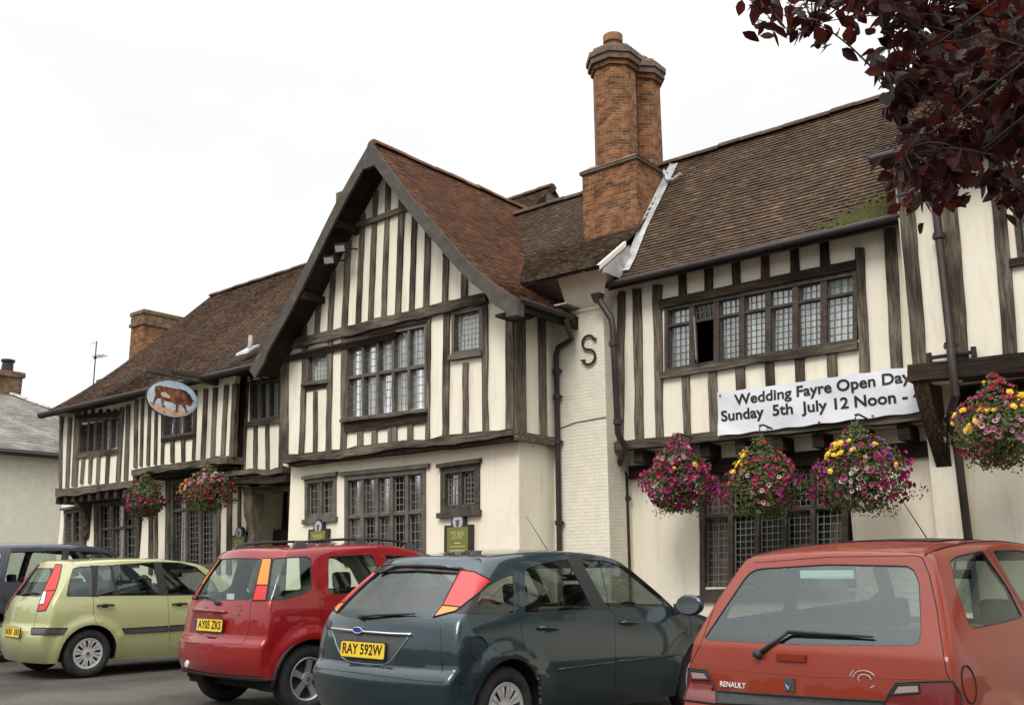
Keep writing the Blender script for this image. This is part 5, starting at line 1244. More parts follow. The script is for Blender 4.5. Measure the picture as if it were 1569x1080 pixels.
        for (a0, a1, b0, b1) in ((-w / 2 - .006, w / 2 + .006, h / 2, h / 2 + .006), (-w / 2 - .006, w / 2 + .006, -h / 2 - .006, -h / 2), (-w / 2 - .006, -w / 2, -h / 2, h / 2), (w / 2, w / 2 + .006, -h / 2, h / 2)): fr.box(a0, a1, b0, b1, -.008, .007)
        f = fr.build('plate_surround', M['blacktrim'], o); f.data.transform(mt)
        return c, mt, o
    def wiper(s, piv, tip, mid=None, up=.03):
        a = s.hit(piv, up=.016)[0]; b = s.hit(tip, up=.010)[0]; c = s.hit(mid, up=.016)[0] if mid else (a + b) / 2 + Vector((0, -.03, .01))
        m = MB(); m.tube([a, c], [.014, .009], 6); m.lathe([(.0, .02), (.022, .02), (.024, -.02)], a, Vector((0, -1, .3)), 12); m.build('wiper_arm', M['blacktrim'], s.root, True)
        m = MB(); m.tube([c, (c + b) / 2 + Vector((0, -.003, 0)), b], [.011, .010, .005], 6); m.build('wiper_blade', M['blacktrim'], s.root, True)
    def handle(s, px0, px1, mat, r=.012):
        for mr in (False, True):
            a, n1 = s.hit(px0, mr, .012); b, n2 = s.hit(px1, mr, .012); m = MB(); c1 = a.lerp(b, .15) + n1 * .022; c2 = a.lerp(b, .85) + n1 * .022; m.tube([a, c1, c2, b], [r * .8, r, r, r * .8], 8)
            o = m.build('door_handle', M[mat] if isinstance(mat, str) else mat, s.root, True)
            m = MB(); q = a.lerp(b, .5) - n1 * .012; t = (b - a).normalized(); w_ = n1.cross(t); vs = [q + t * .055 * cos(2 * pi * k / 16) + w_ * .028 * sin(2 * pi * k / 16) + n1 * .0015 for k in range(16)]; m.add(vs, [tuple(range(16))]); m.build('handle_recess', M['gap'], o)
SEC = [(.18, .90), (.30, .955), (.45, .985), (.60, 1.0), (.76, .998), (.88, .975), (.96, .945)]
M['heater'] = plain('copper_heater_wire', (.10, .05, .035), .6)
M['trimgrey'] = plain('satin_grey_trim', (.22, .26, .27), .3, .5)
M['smokered'] = plain('unlit_dark_red_lens', (.035, .008, .008), .2, 0, .4)
M['smokelens'] = plain('dusty_clear_lens', (.30, .20, .19), .15, 0, .4, .3)
# ------------------------------------------------------------------ the dark green hatchback
P = carpaint('slate_green_paint', (.020, .042, .052), .35, .3, .12)
S = dict(L=4.15, W=1.72, wr=.305, ax=(.70, 3.315), yA=3.10, rf=.69, bowr=.13, flare=.03, fw=.12,
    rows=[.19, .30, .42, .52, .575, .62, .76, .90, .965],
    tail=[(.19, .12), (.30, .05), (.42, .015), (.52, .005), (.575, .03), (.62, .075), (.76, .075), (.88, .10), (.96, .15), (1.02, .21), (1.15, .34), (1.28, .50), (1.39, .60), (1.44, .62)],
    nose=[(.19, 3.98), (.30, 4.06), (.45, 4.13), (.60, 4.12), (.75, 4.06), (.965, 3.95)],
    roof=[(.60, 1.385), (.9, 1.42), (1.4, 1.455), (1.9, 1.455), (2.3, 1.42), (2.5, 1.375)],
    bonnet=[(3.10, .95), (3.5, .90), (3.8, .83), (3.95, .75)], belt=[(.1, .985), (.8, .955), (2, .925), (3.1, .925)], sec=SEC, crease=[(3, .75), (5, .7)])
focus = Car('dark_green_hatchback', (-5.68, 5.05), -2.6, S, P, 'dark slate green hatchback with triangular red and amber tail lamps high in its pillars')
c = focus
c.cut([(575, 867), (640, 862.5), (707, 870), (712, 873), (700, 880), (640, 876), (575, 878)], 'high_brake_light')
c.cut([(700, 930), (733, 908), (733, 941), (696, 939)], 'pillar_trim', True)
c.cut([(866, 856), (893, 856), (933, 933), (905, 934)], 'pillar_trim*2', True)
c.cut([(577, 876), (640, 874), (704, 878), (690, 903), (661, 944), (620, 950), (570, 951), (530, 945), (509, 936), (540, 909)], 'rear_window', rnd=.15)
c.cut([(706, 873), (727, 876), (752, 889), (735, 906), (716, 922), (706, 930), (678, 927)], 'tail_light', True, mshift=16)
c.cut([(678, 927), (706, 930), (698, 936), (664, 945), (674, 932)], 'indicator_lamp', True, mshift=16)
c.cut([(732, 911), (746, 897), (768, 885), (788, 878), (790, 941), (732, 940)], 'quarter_window', True, .12)
c.cut([(804, 871), (835, 861), (870, 856), (909, 933), (804, 940)], 'side_window', True, .1)
c.cut([(889, 856), (925, 858), (960, 869), (1006, 896), (1018, 921), (1014, 927), (931, 932)], 'side_window*2', True, .1)
c.cut([(509, 966), (625, 975), (600, 1018), (524, 1011)], 'plate_recess', rnd=.1)
c.arches()
c.bvh = BVHTree.FromBMesh(c.bm)
c.line([(674.8, 947), (677.5, 1044)], mir=True); c.line([(677, 1045), (754, 1045)]); c.line([(480, 1022), (560, 1032), (640, 1042), (677, 1045)], mir=False)
c.line([(794, 870), (795, 942), (800, 975), (806, 995), (822, 1008)]); c.line([(919, 858), (934, 934), (942.7, 940), (943.5, 1072)]) ; c.line([(1030, 930), (1056, 935), (1061, 990), (1052, 1040)])
c.line([(856, 1025), (940, 1014)], .008, 'rubbing_strip', P, up=.0); c.line([(948, 1013), (1046, 1001)], .008, 'rubbing_strip', P)
m_ = MB(); p0, n0 = c.hit((733, 992), up=.001); u0 = n0.cross(Vector((0, 0, 1))).normalized(); v0 = n0.cross(u0); m_.tube([p0 + (u0 * cos(2 * pi * k / 28) + v0 * sin(2 * pi * k / 28)) * .082 for k in range(29)], .0035, 5); m_.build('fuel_flap', M['gap'], c.root)
c.finish(dict([('rear_window', ('carglass', -.006)), ('tail_light', ('redlens', .004)), ('indicator_lamp', ('amber', .004)), ('quarter_window', ('carglass', -.005)), ('side_window', ('carglass', -.005)), ('side_window*2', ('carglass', -.005)), ('plate_recess', ('greytrim', -.001)), ('high_brake_light', ('smokered', .004)), ('pillar_trim', ('blacktrim', .0015)), ('pillar_trim*2', ('blacktrim', .0015))]))
c.wheels('cover', 9, M['hubcap']); c.cabin((1.25, 2.2), 1.0)
c.doormirror(3.0, .985, .86, P, 1.25); c.handle((824, 962), (855, 964), P); c.handle((950, 954), (977, 954), P)
c.plate((559, 995), 'RAY 592W', tilt=4)
c.wiper((556, 946), (637, 941), (575, 944))
# chrome strip over the plate with an oval badge
c.line([(504, 962), (550, 967), (600, 971), (631, 972)], .011, 'chrome_strip', 'chrome', mir=False, up=.012)
c.line([(510, 967), (516, 987), (524, 1006), (534, 1013), (560, 1017), (588, 1018), (598, 1014), (612, 996), (626, 976)], .006, 'plate_surround_trim', 'trimgrey', mir=False, up=.003)
p0, n0 = c.hit((552, 966), up=.025); m_ = MB(); m_.add([p0 + Vector((.055 * cos(2 * pi * k / 20), -.004, .022 * sin(2 * pi * k / 20))) for k in range(20)], [tuple(range(20))]); b_ = m_.build('oval_badge', M['blue'], c.root)
m_ = MB(); m_.tube([p0 + Vector((.055 * cos(2 * pi * k / 20), -.003, .022 * sin(2 * pi * k / 20))) for k in range(21)], .004, 5); m_.build('badge_rim', M['chrome'], b_)
# roof spoiler lip over the rear glass, aerial
q0 = [c.hit(p, up=.012)[0] for p in ((577, 871), (610, 868), (640, 867.5), (675, 869), (706, 873))]
m_ = MB(); m_.tube(q0, [.012, .02, .022, .02, .012], 8); m_.build('spoiler_lip', P, c.root, True)
p0 = c.hit((838, 850))[0]; m_ = MB(); pr = Vector((0, 2.2, itp(S['roof'], 2.2) + .02)); m_.tube([pr, pr + Vector((-.02, -.30, .33))], [.004, .002], 6); m_.tube([pr - Vector((0, .03, 0)), pr + Vector((0, .04, .01))], .014, 8); m_.build('roof_aerial', M['blacktrim'], c.root)

# ------------------------------------------------------------------ the faded red three-door hatchback
P = carpaint('faded_red_paint', (.255, .025, .004), .0, .45, .12, .5)
S = dict(L=3.71, W=1.63, wr=.28, ax=(.56, 3.03), yA=2.72, rf=.72, bowr=.07, flare=.016, fw=.08,
    rows=[.19, .32, .44, .54, .60, .64, .78, .88, .935],
    tail=[(.19, .08), (.32, .02), (.44, .0), (.56, .0), (.60, .03), (.64, .07), (.78, .085), (.88, .11), (.93, .14), (1.0, .19), (1.15, .29), (1.28, .38), (1.35, .43), (1.40, .46)],
    nose=[(.19, 3.55), (.30, 3.63), (.45, 3.70), (.60, 3.68), (.75, 3.6), (.935, 3.5)],
    roof=[(.45, 1.36), (.8, 1.41), (1.2, 1.44), (1.6, 1.445), (1.95, 1.425), (2.1, 1.40)],
    bonnet=[(2.72, .93), (3.1, .88), (3.4, .80), (3.55, .70)], belt=[(.1, .94), (.8, .91), (2, .88), (2.7, .89)], sec=SEC, crease=[(3, .75), (5, .7), (7, .6)])
clio = Car('faded_red_hatchback', (-2.21, 4.87), -7.2, S, P, 'faded orange red three door hatchback in front with wide rear window and long wiper')
c = clio
c.cut([(1150, 871), (1270, 863.5), (1390, 866), (1401, 873), (1409, 893), (1412, 965), (1409, 983), (1398, 989), (1236, 988), (1086, 981), (1079, 976)], 'rear_window', rnd=.15)
c.cut([(1456, 859), (1466, 852), (1505, 843), (1545, 900), (1567, 945), (1530, 955), (1494, 962), (1485, 956), (1464, 898)], 'side_window', True, .12)
c.cut([(1521, 843), (1560, 842), (1610, 856), (1660, 890), (1668, 925), (1582, 945), (1550, 895)], 'side_window*2', True, .1)
c.cut([(1352, 1088), (1362, 1064), (1374, 1046), (1400, 1044.5), (1459, 1043), (1470, 1062), (1473, 1088)], 'tail_light')
c.cut([(1050, 1023), (1082, 1026), (1092, 1042), (1098, 1062), (1098, 1078), (1050, 1072)], 'tail_light*2')
c.cut([(1366, 1064), (1376, 1049), (1408, 1047.5), (1410, 1061)], 'reversing_lamp'); c.cut([(1058, 1027), (1080, 1029), (1088, 1041), (1062, 1040)], 'reversing_lamp*2')
c.cut([(1098.5, 1058), (1200, 1065), (1355, 1074), (1352, 1088), (1220, 1083), (1098.5, 1077)], 'tailgate_strip')
c.arches(); c.bvh = BVHTree.FromBMesh(c.bm)
c.line([(1155, 862), (1270, 853), (1404, 851), (1413, 854), (1424, 880), (1435, 930), (1443, 985), (1450, 1030), (1456, 1042)], mir=False, sub=5)
c.line([(1108, 895), (1074, 985), (1056, 1022)], mir=False)
c.line([(1514, 842), (1576, 945), (1590, 1040)]); c.line([(1050, 1020), (1250, 1036), (1450, 1041)], .0022, 'crease', P, mir=False)
c.finish(dict([('rear_window', ('carglass', -.006)), ('side_window', ('carglass', -.005)), ('side_window*2', ('carglass', -.005)), ('tail_light', ('darkred', .005)), ('tail_light*2', ('darkred', .005)), ('reversing_lamp', ('smokelens', .006)), ('reversing_lamp*2', ('smokelens', .006)), ('tailgate_strip', ('blacktrim', .006))]))
c.wheels('cover', 7, M['hubcap']); c.cabin((1.05, 1.95), .93)
c.doormirror(2.6, .95, .80, M['blacktrim'])
c.wiper((1164, 1003), (1339, 977), (1210, 970))
p0, n0 = c.hit((1213, 1007), up=.006); m_ = MB(); m_.box(p0.x - .085, p0.x + .085, p0.y - .012, p0.y + .02, p0.z - .018, p0.z + .016); hh_ = m_.build('tailgate_grip', P, c.root)
def decal(car, px, s_, h, mat, name, w=None, tilt=10, up=.007):
    p, n = car.hit(px, up=up); u = Vector((1, 0, 0)); nn = Vector((0, n.y, n.z)).normalized(); v = nn.cross(u); v = v if v.z > 0 else -v; mt = Matrix((u, v, u.cross(v))).transposed().to_4x4(); mt.translation = p
    return textmesh(name, s_, h, mat, car.root, mt, width=w)
decal(c, (1124, 1049), 'RENAULT', .028, M['white'], 'tailgate_lettering', .165)
p0, n0 = c.hit((1210, 1048), up=.004); m_ = MB(); m_.box(p0.x - .03, p0.x + .03, p0.y - .006, p0.y + .006, p0.z - .032, p0.z + .032); b_ = m_.build('badge_plinth', M['greytrim'], c.root)
m_ = MB()
for a, b in (((0, .022), (.014, 0)), ((.014, 0), (0, -.022)), ((0, -.022), (-.014, 0)), ((-.014, 0), (0, .022))): m_.tube([(p0.x + a[0], p0.y - .009, p0.z + a[1]), (p0.x + b[0], p0.y - .009, p0.z + b[1])], .003, 5)
m_.build('diamond_badge', M['chrome'], b_)
for k in range(9):   # heater wires on the inside of the glass
    f_ = (k + 1) / 10; a_ = (1146 + (1086 - 1146) * f_, 876 + (975 - 876) * f_); b_2 = (1402 + (1406 - 1402) * f_, 874 + (980 - 874) * f_)
    c.line([a_, ((a_[0] + b_2[0]) / 2, (a_[1] + b_2[1]) / 2 - 4 + 6 * f_), b_2], .0011, 'heater_wire', 'heater', mir=False, sub=4, up=-.012)
# faint swirl sticker
m_ = MB(); p0, n0 = c.hit((1325, 1040), up=.002)
for r_, a0, a1 in ((.055, .5, 5.6), (.03, 0, 4.5), (.07, 2.4, 4.4)): m_.tube([p0 + Vector((r_ * cos(a0 + (a1 - a0) * k / 20) * 1.1, -.0, r_ * .75 * sin(a0 + (a1 - a0) * k / 20))) for k in range(21)], .0022, 4)
m_.build('swirl_sticker', M['clearlens'], c.root)
# sunroof and roof gutters, fuel flap, aerial
yy = [.75 + k * .12 for k in range(9)]
m_ = MB(); vs = []; 
for y in yy:
    z = itp(S['roof'], y) + .02
    for x in (-.36, -.18, 0, .18, .36): vs.append((x, y, z + .012 + .012 * (1 - (x / .36) ** 2)))
zh = lambda x, y: (c.bvh.ray_cast(Vector((x, y, 3)), Vector((0, 0, -1)))[0] or Vector((x, y, 1.3))).z
vs = [(x, y, zh(x, y) + .006) for y in [1.0 + k * .1 for k in range(8)] for x in (-.38, -.19, 0, .19, .38)]
m_ = MB(); m_.add(vs, [(j * 5 + i, j * 5 + i + 1, (j + 1) * 5 + i + 1, (j + 1) * 5 + i) for j in range(7) for i in range(4)]); sr = m_.build('sunroof', M['seal'], c.root, True)
for sx in (1, -1):
    m_ = MB(); m_.tube([(sx * .53, y, zh(sx * .53, y) + .001) for y in [.5 + k * .15 for k in range(11)]], .007, 5); m_.build('roof_gutter', M['gap'], c.root)
p0, n0 = c.hit((1485, 1048), up=.0); u0 = n0.cross(Vector((0, 0, 1))).normalized(); v0 = n0.cross(u0); m_ = MB(); m_.tube([p0 + u0 * .062 * cos(2 * pi * k / 28) + v0 * .085 * sin(2 * pi * k / 28) for k in range(29)], .0035, 5); m_.build('fuel_flap', M['gap'], c.root)
pr = Vector((0, 1.75, zh(0, 1.75))); m_ = MB(); m_.tube([pr, pr + Vector((-.02, -.42, .36))], [.004, .002], 6); m_.tube([pr - Vector((0, .03, .0)), pr + Vector((0, .04, .01))], .014, 8); m_.build('roof_aerial', M['blacktrim'], c.root)
p0 = c.hit((1262, 875), up=-.03)[0]; m_ = MB(); m_.box(p0.x - .16, p0.x + .16, p0.y, p0.y + .02, p0.z - .022, p0.z + .022); m_.build('high_brake_light', M['sticker'], c.root)

# ------------------------------------------------------------------ the red compact off-roader
P = carpaint('bright_red_paint', (.30, .008, .011), .12, .3, .14)
S = dict(L=3.78, W=1.64, wr=.315, ax=(.62, 2.98), yA=2.75, rf=.77, bowr=.09, flare=.03, fw=.12, agap=.05,
    rows=[.34, .40, .48, .56, .64, .70, .82, .95, 1.03],
    tail=[(.34, .06), (.40, .02), (.46, .0), (.56, .0), (.64, .01), (.70, .05), (.82, .06), (.95, .075), (1.03, .10), (1.2, .17), (1.35, .25), (1.47, .32), (1.55, .36)],
    nose=[(.26, 3.6), (.36, 3.68), (.5, 3.76), (.7, 3.74), (.9, 3.66), (1.03, 3.6)],
    roof=[(.34, 1.50), (.7, 1.535), (1.1, 1.565), (1.5, 1.575), (1.9, 1.56), (2.15, 1.50)],
    bonnet=[(2.75, 1.04), (3.1, 1.0), (3.4, .94), (3.6, .86)], belt=[(.1, 1.03), (.9, 1.02), (2, .99), (2.7, .99)],
    sec=[(.2, .93), (.36, .97), (.5, .99), (.66, 1.0), (.82, .998), (.95, .98), (1.03, .955)], crease=[(4, .75), (5, .7)])
suv = Car('red_compact_off_roader', (-8.43, 5.54), -3.9, S, P, 'bright red compact off roader with black roof rails and tall amber and red tail lamps')
c = suv
c.cut([(319, 857), (360, 854.5), (401, 855), (386, 919), (335, 920), (279, 918)], 'rear_window', rnd=.12)
c.cut([(402.5, 855), (416.5, 855), (411, 896), (393, 896)], 'indicator_lamp', True, mshift=9)
c.cut([(393, 896), (411, 896), (407.5, 919.5), (387, 919.5)], 'tail_light', True, mshift=9)
c.cut([(417.5, 855), (468, 852), (476, 856), (478, 898), (469, 908), (436, 918), (408.5, 919), (412, 896)], 'side_window', True, .12)
c.cut([(503, 852), (571, 849), (592, 905), (508, 911), (503, 905)], 'side_window*2', True, .1)
c.cut([(589, 850), (625, 852), (655, 868), (682, 900), (612, 905)], 'side_window*3', True, .1)
c.cut([(262, 1024), (330, 1033), (431, 1041), (431, 1054), (330, 1046), (262, 1038)], 'lower_bumper', True)
c.arches(); c.bvh = BVHTree.FromBMesh(c.bm)
c.line([(384, 921), (382.5, 945), (381.5, 962), (376, 980), (370, 986), (320, 986), (266, 983)], mir=False)
c.line([(488, 853), (490, 905), (491, 953), (499, 975)]); c.line([(580, 851), (598, 905), (604, 990)])
c.finish(dict([('rear_window', ('carglass', -.006)), ('indicator_lamp', ('amber', .005)), ('tail_light', ('redlens', .005)), ('side_window', ('carglass', -.004)), ('side_window*2', ('carglass', -.005)), ('side_window*3', ('carglass', -.005)), ('lower_bumper', ('blacktrim', .012))]))
c.wheels('alloy', 5, M['alloy']); c.cabin((1.0, 1.9), 1.12)
c.doormirror(2.6, 1.06, .80, M['blacktrim'])
c.plate((323, 957), 'AY05 ZKS', tilt=3, blue=True)
c.wiper((335, 924), (299, 912), (322, 916))
p0 = c.hit((296, 934), up=.015)[0]; p1 = c.hit((347, 938), up=.015)[0]; m_ = MB(); m_.tube([p0, p0.lerp(p1, .1) + Vector((0, -.012, .004)), p0.lerp(p1, .9) + Vector((0, -.012, .004)), p1], [.008, .018, .018, .008], 8); m_.build('tailgate_handle', P, c.root, True)
for (x_, y_, w_) in ((366, 927, .07), (367, 934, .05), (361, 941, .11)):
    p0 = c.hit((x_, y_), up=.004)[0]; m_ = MB(); m_.box(p0.x - w_ / 2, p0.x + w_ / 2, p0.y - .003, p0.y + .002, p0.z - .007, p0.z + .007); m_.build('tailgate_badge', M['chrome'], c.root)
p0 = c.hit((324, 975), up=.004)[0]; m_ = MB(); m_.tube([p0 + Vector((-.09, .004, 0)), p0 + Vector((-.06, -.008, 0)), p0 + Vector((.06, -.008, 0)), p0 + Vector((.09, .004, 0))], .008, 6); m_.build('tailgate_lip', P, c.root)
zh = lambda x, y: (c.bvh.ray_cast(Vector((x, y, 3)), Vector((0, 0, -1)))[0] or Vector((x, y, 1.5))).z
for sx in (1, -1):
    m_ = MB(); x = sx * .55; m_.tube([(x, .55, zh(x, .55))] + [(x, y, zh(x, y) + .055) for y in (.62, .9, 1.2, 1.5, 1.8, 2.0)] + [(x, 2.1, zh(x, 2.0))], .014, 8); rl = m_.build('roof_rail', M['blacktrim'], c.root, True)
    for y in (.62, 1.35, 2.02):
        m_ = MB(); zz = zh(x, y) - .01; m_.hexa([(x - .02, y - .10, zz), (x + .02, y - .10, zz), (x + .02, y + .10, zz), (x - .02, y + .10, zz), (x - .014, y - .045, zz + .07), (x + .014, y - .045, zz + .07), (x + .014, y + .05, zz + .07), (x - .014, y + .05, zz + .07)]); m_.build('rail_foot', M['greytrim'], rl)
for sx in (1, -1):   # black arch mouldings
    for ax in S['ax']:
        m_ = MB(); pts = []
        for k in range(19):
            a = -.12 + (pi + .24) * k / 18; rr_ = S['wr'] + .065; pts.append((sx * (S['W'] / 2 * itp(S['sec'], S['wr'] + sin(a) * rr_) * (.975 if ax < 1 else .99) + .012), ax + cos(a) * rr_, S['wr'] + sin(a) * rr_))
        m_.tube(pts, .022, 8); m_.build('arch_moulding', M['blacktrim'], c.root, True)
m_ = MB(); p0 = c.hit((352, 912), up=-.02)[0]; m_.box(p0.x - .085, p0.x + .05, p0.y, p0.y + .003, p0.z - .03, p0.z + .025); m_.build('window_sticker', M['white'], c.root)
p0 = c.hit((288, 1016), up=.01)[0]; m_ = MB(); m_.lathe([(.0, .012), (.03, .01), (.036, 0)], p0, (0, -1, 0), 16); m_.build('rear_fog_lamp', M['clearlens'], c.root)

# ------------------------------------------------------------------ the pale green tall hatchback
P = carpaint('pale_lime_paint', (.48, .49, .24), .1, .34, .12)
S = dict(L=4.02, W=1.72, wr=.30, ax=(.72, 3.20), yA=2.95, rf=.76, bowr=.12, flare=.028, fw=.10,
    rows=[.20, .32, .44, .53, .60, .66, .80, .92, .99],
    tail=[(.20, .12), (.32, .04), (.44, .0), (.53, .0), (.60, .03), (.66, .08), (.80, .09), (.92, .11), (.99, .15), (1.15, .24), (1.3, .33), (1.42, .41), (1.50, .45)],
    nose=[(.2, 3.84), (.32, 3.92), (.45, 4.0), (.6, 3.98), (.8, 3.9), (.99, 3.8)],
    roof=[(.42, 1.43), (.8, 1.465), (1.2, 1.485), (1.6, 1.485), (2.0, 1.46), (2.3, 1.41)],
    bonnet=[(2.95, .99), (3.3, .95), (3.6, .89), (3.8, .8)], belt=[(.1, .99), (.9, .975), (2, .96), (2.9, .96)],
    sec=[(.2, .91), (.32, .96), (.45, .985), (.62, 1.0), (.80, .998), (.92, .975), (.99, .95)], crease=[(4, .75), (5, .7)])
fusion = Car('pale_green_hatchback', (-13.31, 5.76), -4.7, S, P, 'pale lime green tall hatchback with slim red lamps and grey rubbing strips')
c = fusion
c.cut([(138, 866), (154, 866), (151, 914), (139, 914)], 'pillar_trim', True)
c.cut([(232, 860.5), (251, 860.5), (261, 912), (241, 912)], 'pillar_trim*2', True)
c.cut([(168, 865.5), (173, 865.5), (183, 912.3), (176.5, 912.3)], 'pillar_trim*3', True)
c.cut([(50, 870), (84, 870), (62, 914), (22, 912)], 'rear_window', rnd=.12)
c.cut([(86, 864.5), (95, 865), (91, 886), (85.5, 904), (72, 905), (66.5, 905), (76, 886)], 'tail_light', True)
c.cut([(66.5, 905), (72.5, 905), (68, 925), (60, 926)], 'reversing_lamp', True)
c.cut([(72.5, 905), (85.5, 904), (70, 935), (57, 936), (60, 926), (68, 925)], 'tail_light*2', True)
c.cut([(112, 871), (122, 868), (141, 867.5), (142, 913), (102, 913), (105, 896)], 'quarter_window', True, .12)
c.cut([(150, 867.5), (169, 865.5), (178, 912), (147, 912.5)], 'side_window', True, .08)
c.cut([(171.5, 865.5), (236, 861), (244.5, 911.5), (181, 912)], 'side_window*2', True, .08)
c.cut([(247, 861), (275, 861.5), (300, 868), (326, 890), (336, 908), (330, 911), (258, 911.5)], 'side_window*3', True, .1)
c.cut([(49, 962), (103.5, 962), (96, 971.5), (48.7, 971.5)], 'rubbing_strip', True)
c.cut([(187, 962.5), (257, 958.5), (257.5, 966.5), (192, 969.8)], 'rubbing_strip*2', True)
c.cut([(260, 958), (330, 954), (330, 961), (260, 966)], 'rubbing_strip*3', True)
c.arches(); c.bvh = BVHTree.FromBMesh(c.bm)
c.line([(143, 914), (143.5, 940), (148, 955)]); c.line([(246, 862), (257, 913), (261, 993)]); c.line([(337, 911), (338, 960), (334, 985)]); c.line([(56, 937), (52, 960)], mir=False)
c.finish(dict([('rear_window', ('carglass', -.006)), ('tail_light', ('redlens', .005)), ('reversing_lamp', ('clearlens', .005)), ('tail_light*2', ('redlens', .005)), ('pillar_trim', ('blacktrim', .0015)), ('pillar_trim*2', ('blacktrim', .0015)), ('pillar_trim*3', ('blacktrim', .0015)), ('quarter_window', ('carglass', -.004))] + [('side_window' + k, ('carglass', -.004)) for k in ('', '*2', '*3')] + [('rubbing_strip' + k, ('greytrim', .008)) for k in ('', '*2', '*3')]))
c.wheels('cover', 8, M['hubcap']); c.cabin((1.15, 2.05), 1.05)
c.doormirror(2.8, 1.03, .85, P); c.handle((148, 928), (174, 927), 'blacktrim', .015); c.handle((263, 926), (286, 925), 'blacktrim', .015)
c.plate((22, 968), 'IIII III', tilt=5); c.wiper((38, 911), (60, 909), (48, 908)) 

# ------------------------------------------------------------------ the dark estate at the frame's edge
P = carpaint('dark_blue_grey_paint', (.075, .077, .10), .4, .3, .15)
S = dict(L=4.75, W=1.9, wr=.36, ax=(.90, 3.75), yA=3.45, rf=.78, bowr=.10, flare=.03, fw=.12,
    rows=[.28, .40, .52, .62, .72, .80, .92, 1.06, 1.14],
    tail=[(.28, .12), (.4, .04), (.52, 0), (.62, 0), (.72, .02), (.80, .06), (.92, .07), (1.06, .09), (1.14, .12), (1.3, .22), (1.5, .36), (1.7, .46)],
    nose=[(.28, 4.5), (.4, 4.6), (.6, 4.7), (.9, 4.68), (1.14, 4.55)],
    roof=[(.45, 1.70), (.9, 1.74), (1.6, 1.76), (2.2, 1.755), (2.6, 1.72), (2.8, 1.68)],
    bonnet=[(3.45, 1.14), (3.9, 1.10), (4.3, 1.03), (4.5, .95)], belt=[(.1, 1.15), (.9, 1.14), (2, 1.12), (3.4, 1.12)],
    sec=[(.2, .93), (.4, .97), (.6, .99), (.76, 1.0), (.92, .998), (1.06, .98), (1.14, .955)], crease=[(4, .75), (5, .7)])
dark = Car('dark_blue_off_roader', (-16.55, 5.55), -4.0, S, P, 'dark blue grey tall off roader half out of the frame behind the pale green car')
c = dark
q_ = lambda x, y, z: c.lproj(Vector((x, y, z)))
def side_poly(pts, x): return [q_(x, y, z) for y, z in pts]
c.cut(side_poly([(.45, 1.20), (1.0, 1.18), (1.05, 1.62), (.72, 1.60)], .9), 'quarter_window', True, .1)
c.cut(side_poly([(1.12, 1.18), (1.95, 1.16), (1.95, 1.66), (1.17, 1.63)], .9), 'side_window', True, .08)
c.cut(side_poly([(2.05, 1.16), (3.15, 1.15), (2.7, 1.62), (2.05, 1.66)], .9), 'side_window*2', True, .08)
c.arches(); c.bvh = BVHTree.FromBMesh(c.bm)
c.line(side_poly([(2.0, 1.68), (2.0, 1.15), (2.02, .45)], .95)); c.line(side_poly([(1.08, 1.64), (1.06, 1.15), (1.2, .8)], .95))
c.finish(dict([('quarter_window', ('carglass', -.004)), ('side_window', ('carglass', -.004)), ('side_window*2', ('carglass', -.004))]))
c.wheels('alloy', 7, M['alloy']); c.cabin((1.5, 2.45), 1.25); c.doormirror(3.25, 1.2, .93, M['blacktrim'])
# ================================================================== SIGNS, BANNER, BASKETS, TREE, BIRD
# ---- banner with two lines of lettering
YN = YR - .14
M['vinyl'] = noisy('white_vinyl', [(.3, (.66, .67, .71)), (.7, (.76, .77, .81))], 3, rough=.45, spec=.4)
q = [oY(1099, 601.5, YN), oY(1424, 557.5, YN), oY(1424, 629, YN), oY(1100, 668, YN)]
def fold(x, z): return .010 * noise.noise(Vector((x * 1.6, z * 3, 2))) + .006 * sin(x * 5 + z * 9) + .008 * noise.noise(Vector((x * 5 + z * 3, z * 4, 7)))
nx_, nz_ = 70, 16; vs = []
for j in range(nz_ + 1):
    for i in range(nx_ + 1):
        u, v = i / nx_, j / nz_; p = q[0].lerp(q[1], u).lerp(q[3].lerp(q[2], u), v); vs.append((p.x, YN + fold(p.x, p.z), p.z + (.006 * sin(u * 40) if j in (0, nz_) else 0)))
ban = fromlist('banner', vs, [(j * (nx_ + 1) + i, j * (nx_ + 1) + i + 1, (j + 1) * (nx_ + 1) + i + 1, (j + 1) * (nx_ + 1) + i) for j in range(nz_) for i in range(nx_)], M['vinyl'], None, True)
tag(ban, 'long white vinyl banner with black lettering for a wedding fayre under the upstairs windows', 'banner')
def banline(s_, a, b, cap):
    A = oY(a[0], a[1], YN); B = oY(b[0], b[1], YN); capm = (oY(a[0], a[1] - cap, YN) - A).length
    cu = bpy.data.curves.new('t', 'FONT'); cu.body = s_; cu.size = 1; cu.extrude = .0; cu.resolution_u = 4; cu.offset = .024
    o = bpy.data.objects.new('t', cu); COL.objects.link(o); bpy.context.view_layer.update(); me = bpy.data.meshes.new_from_object(o.evaluated_get(bpy.context.evaluated_depsgraph_get())); bpy.data.objects.remove(o)
    xs = [v.co.x for v in me.vertices]; x0, x1 = min(xs), max(xs); d = B - A
    for v in me.vertices:
        t = (v.co.x - x0) / (x1 - x0); p = A + d * t + Vector((0, 0, v.co.y / .70 * capm)); v.co = Vector((p.x, YN - .006 + fold(p.x, p.z), p.z))
    me.materials.clear(); return link('banner_lettering', me, M['ink'], ban)
banline('Wedding Fayre Open Day', (1126, 620.5), (1397, 584), 15.5)
banline('Sunday  5th  July 12 Noon - 4', (1105, 645), (1415, 612.5), 15.5)
m_ = MB()
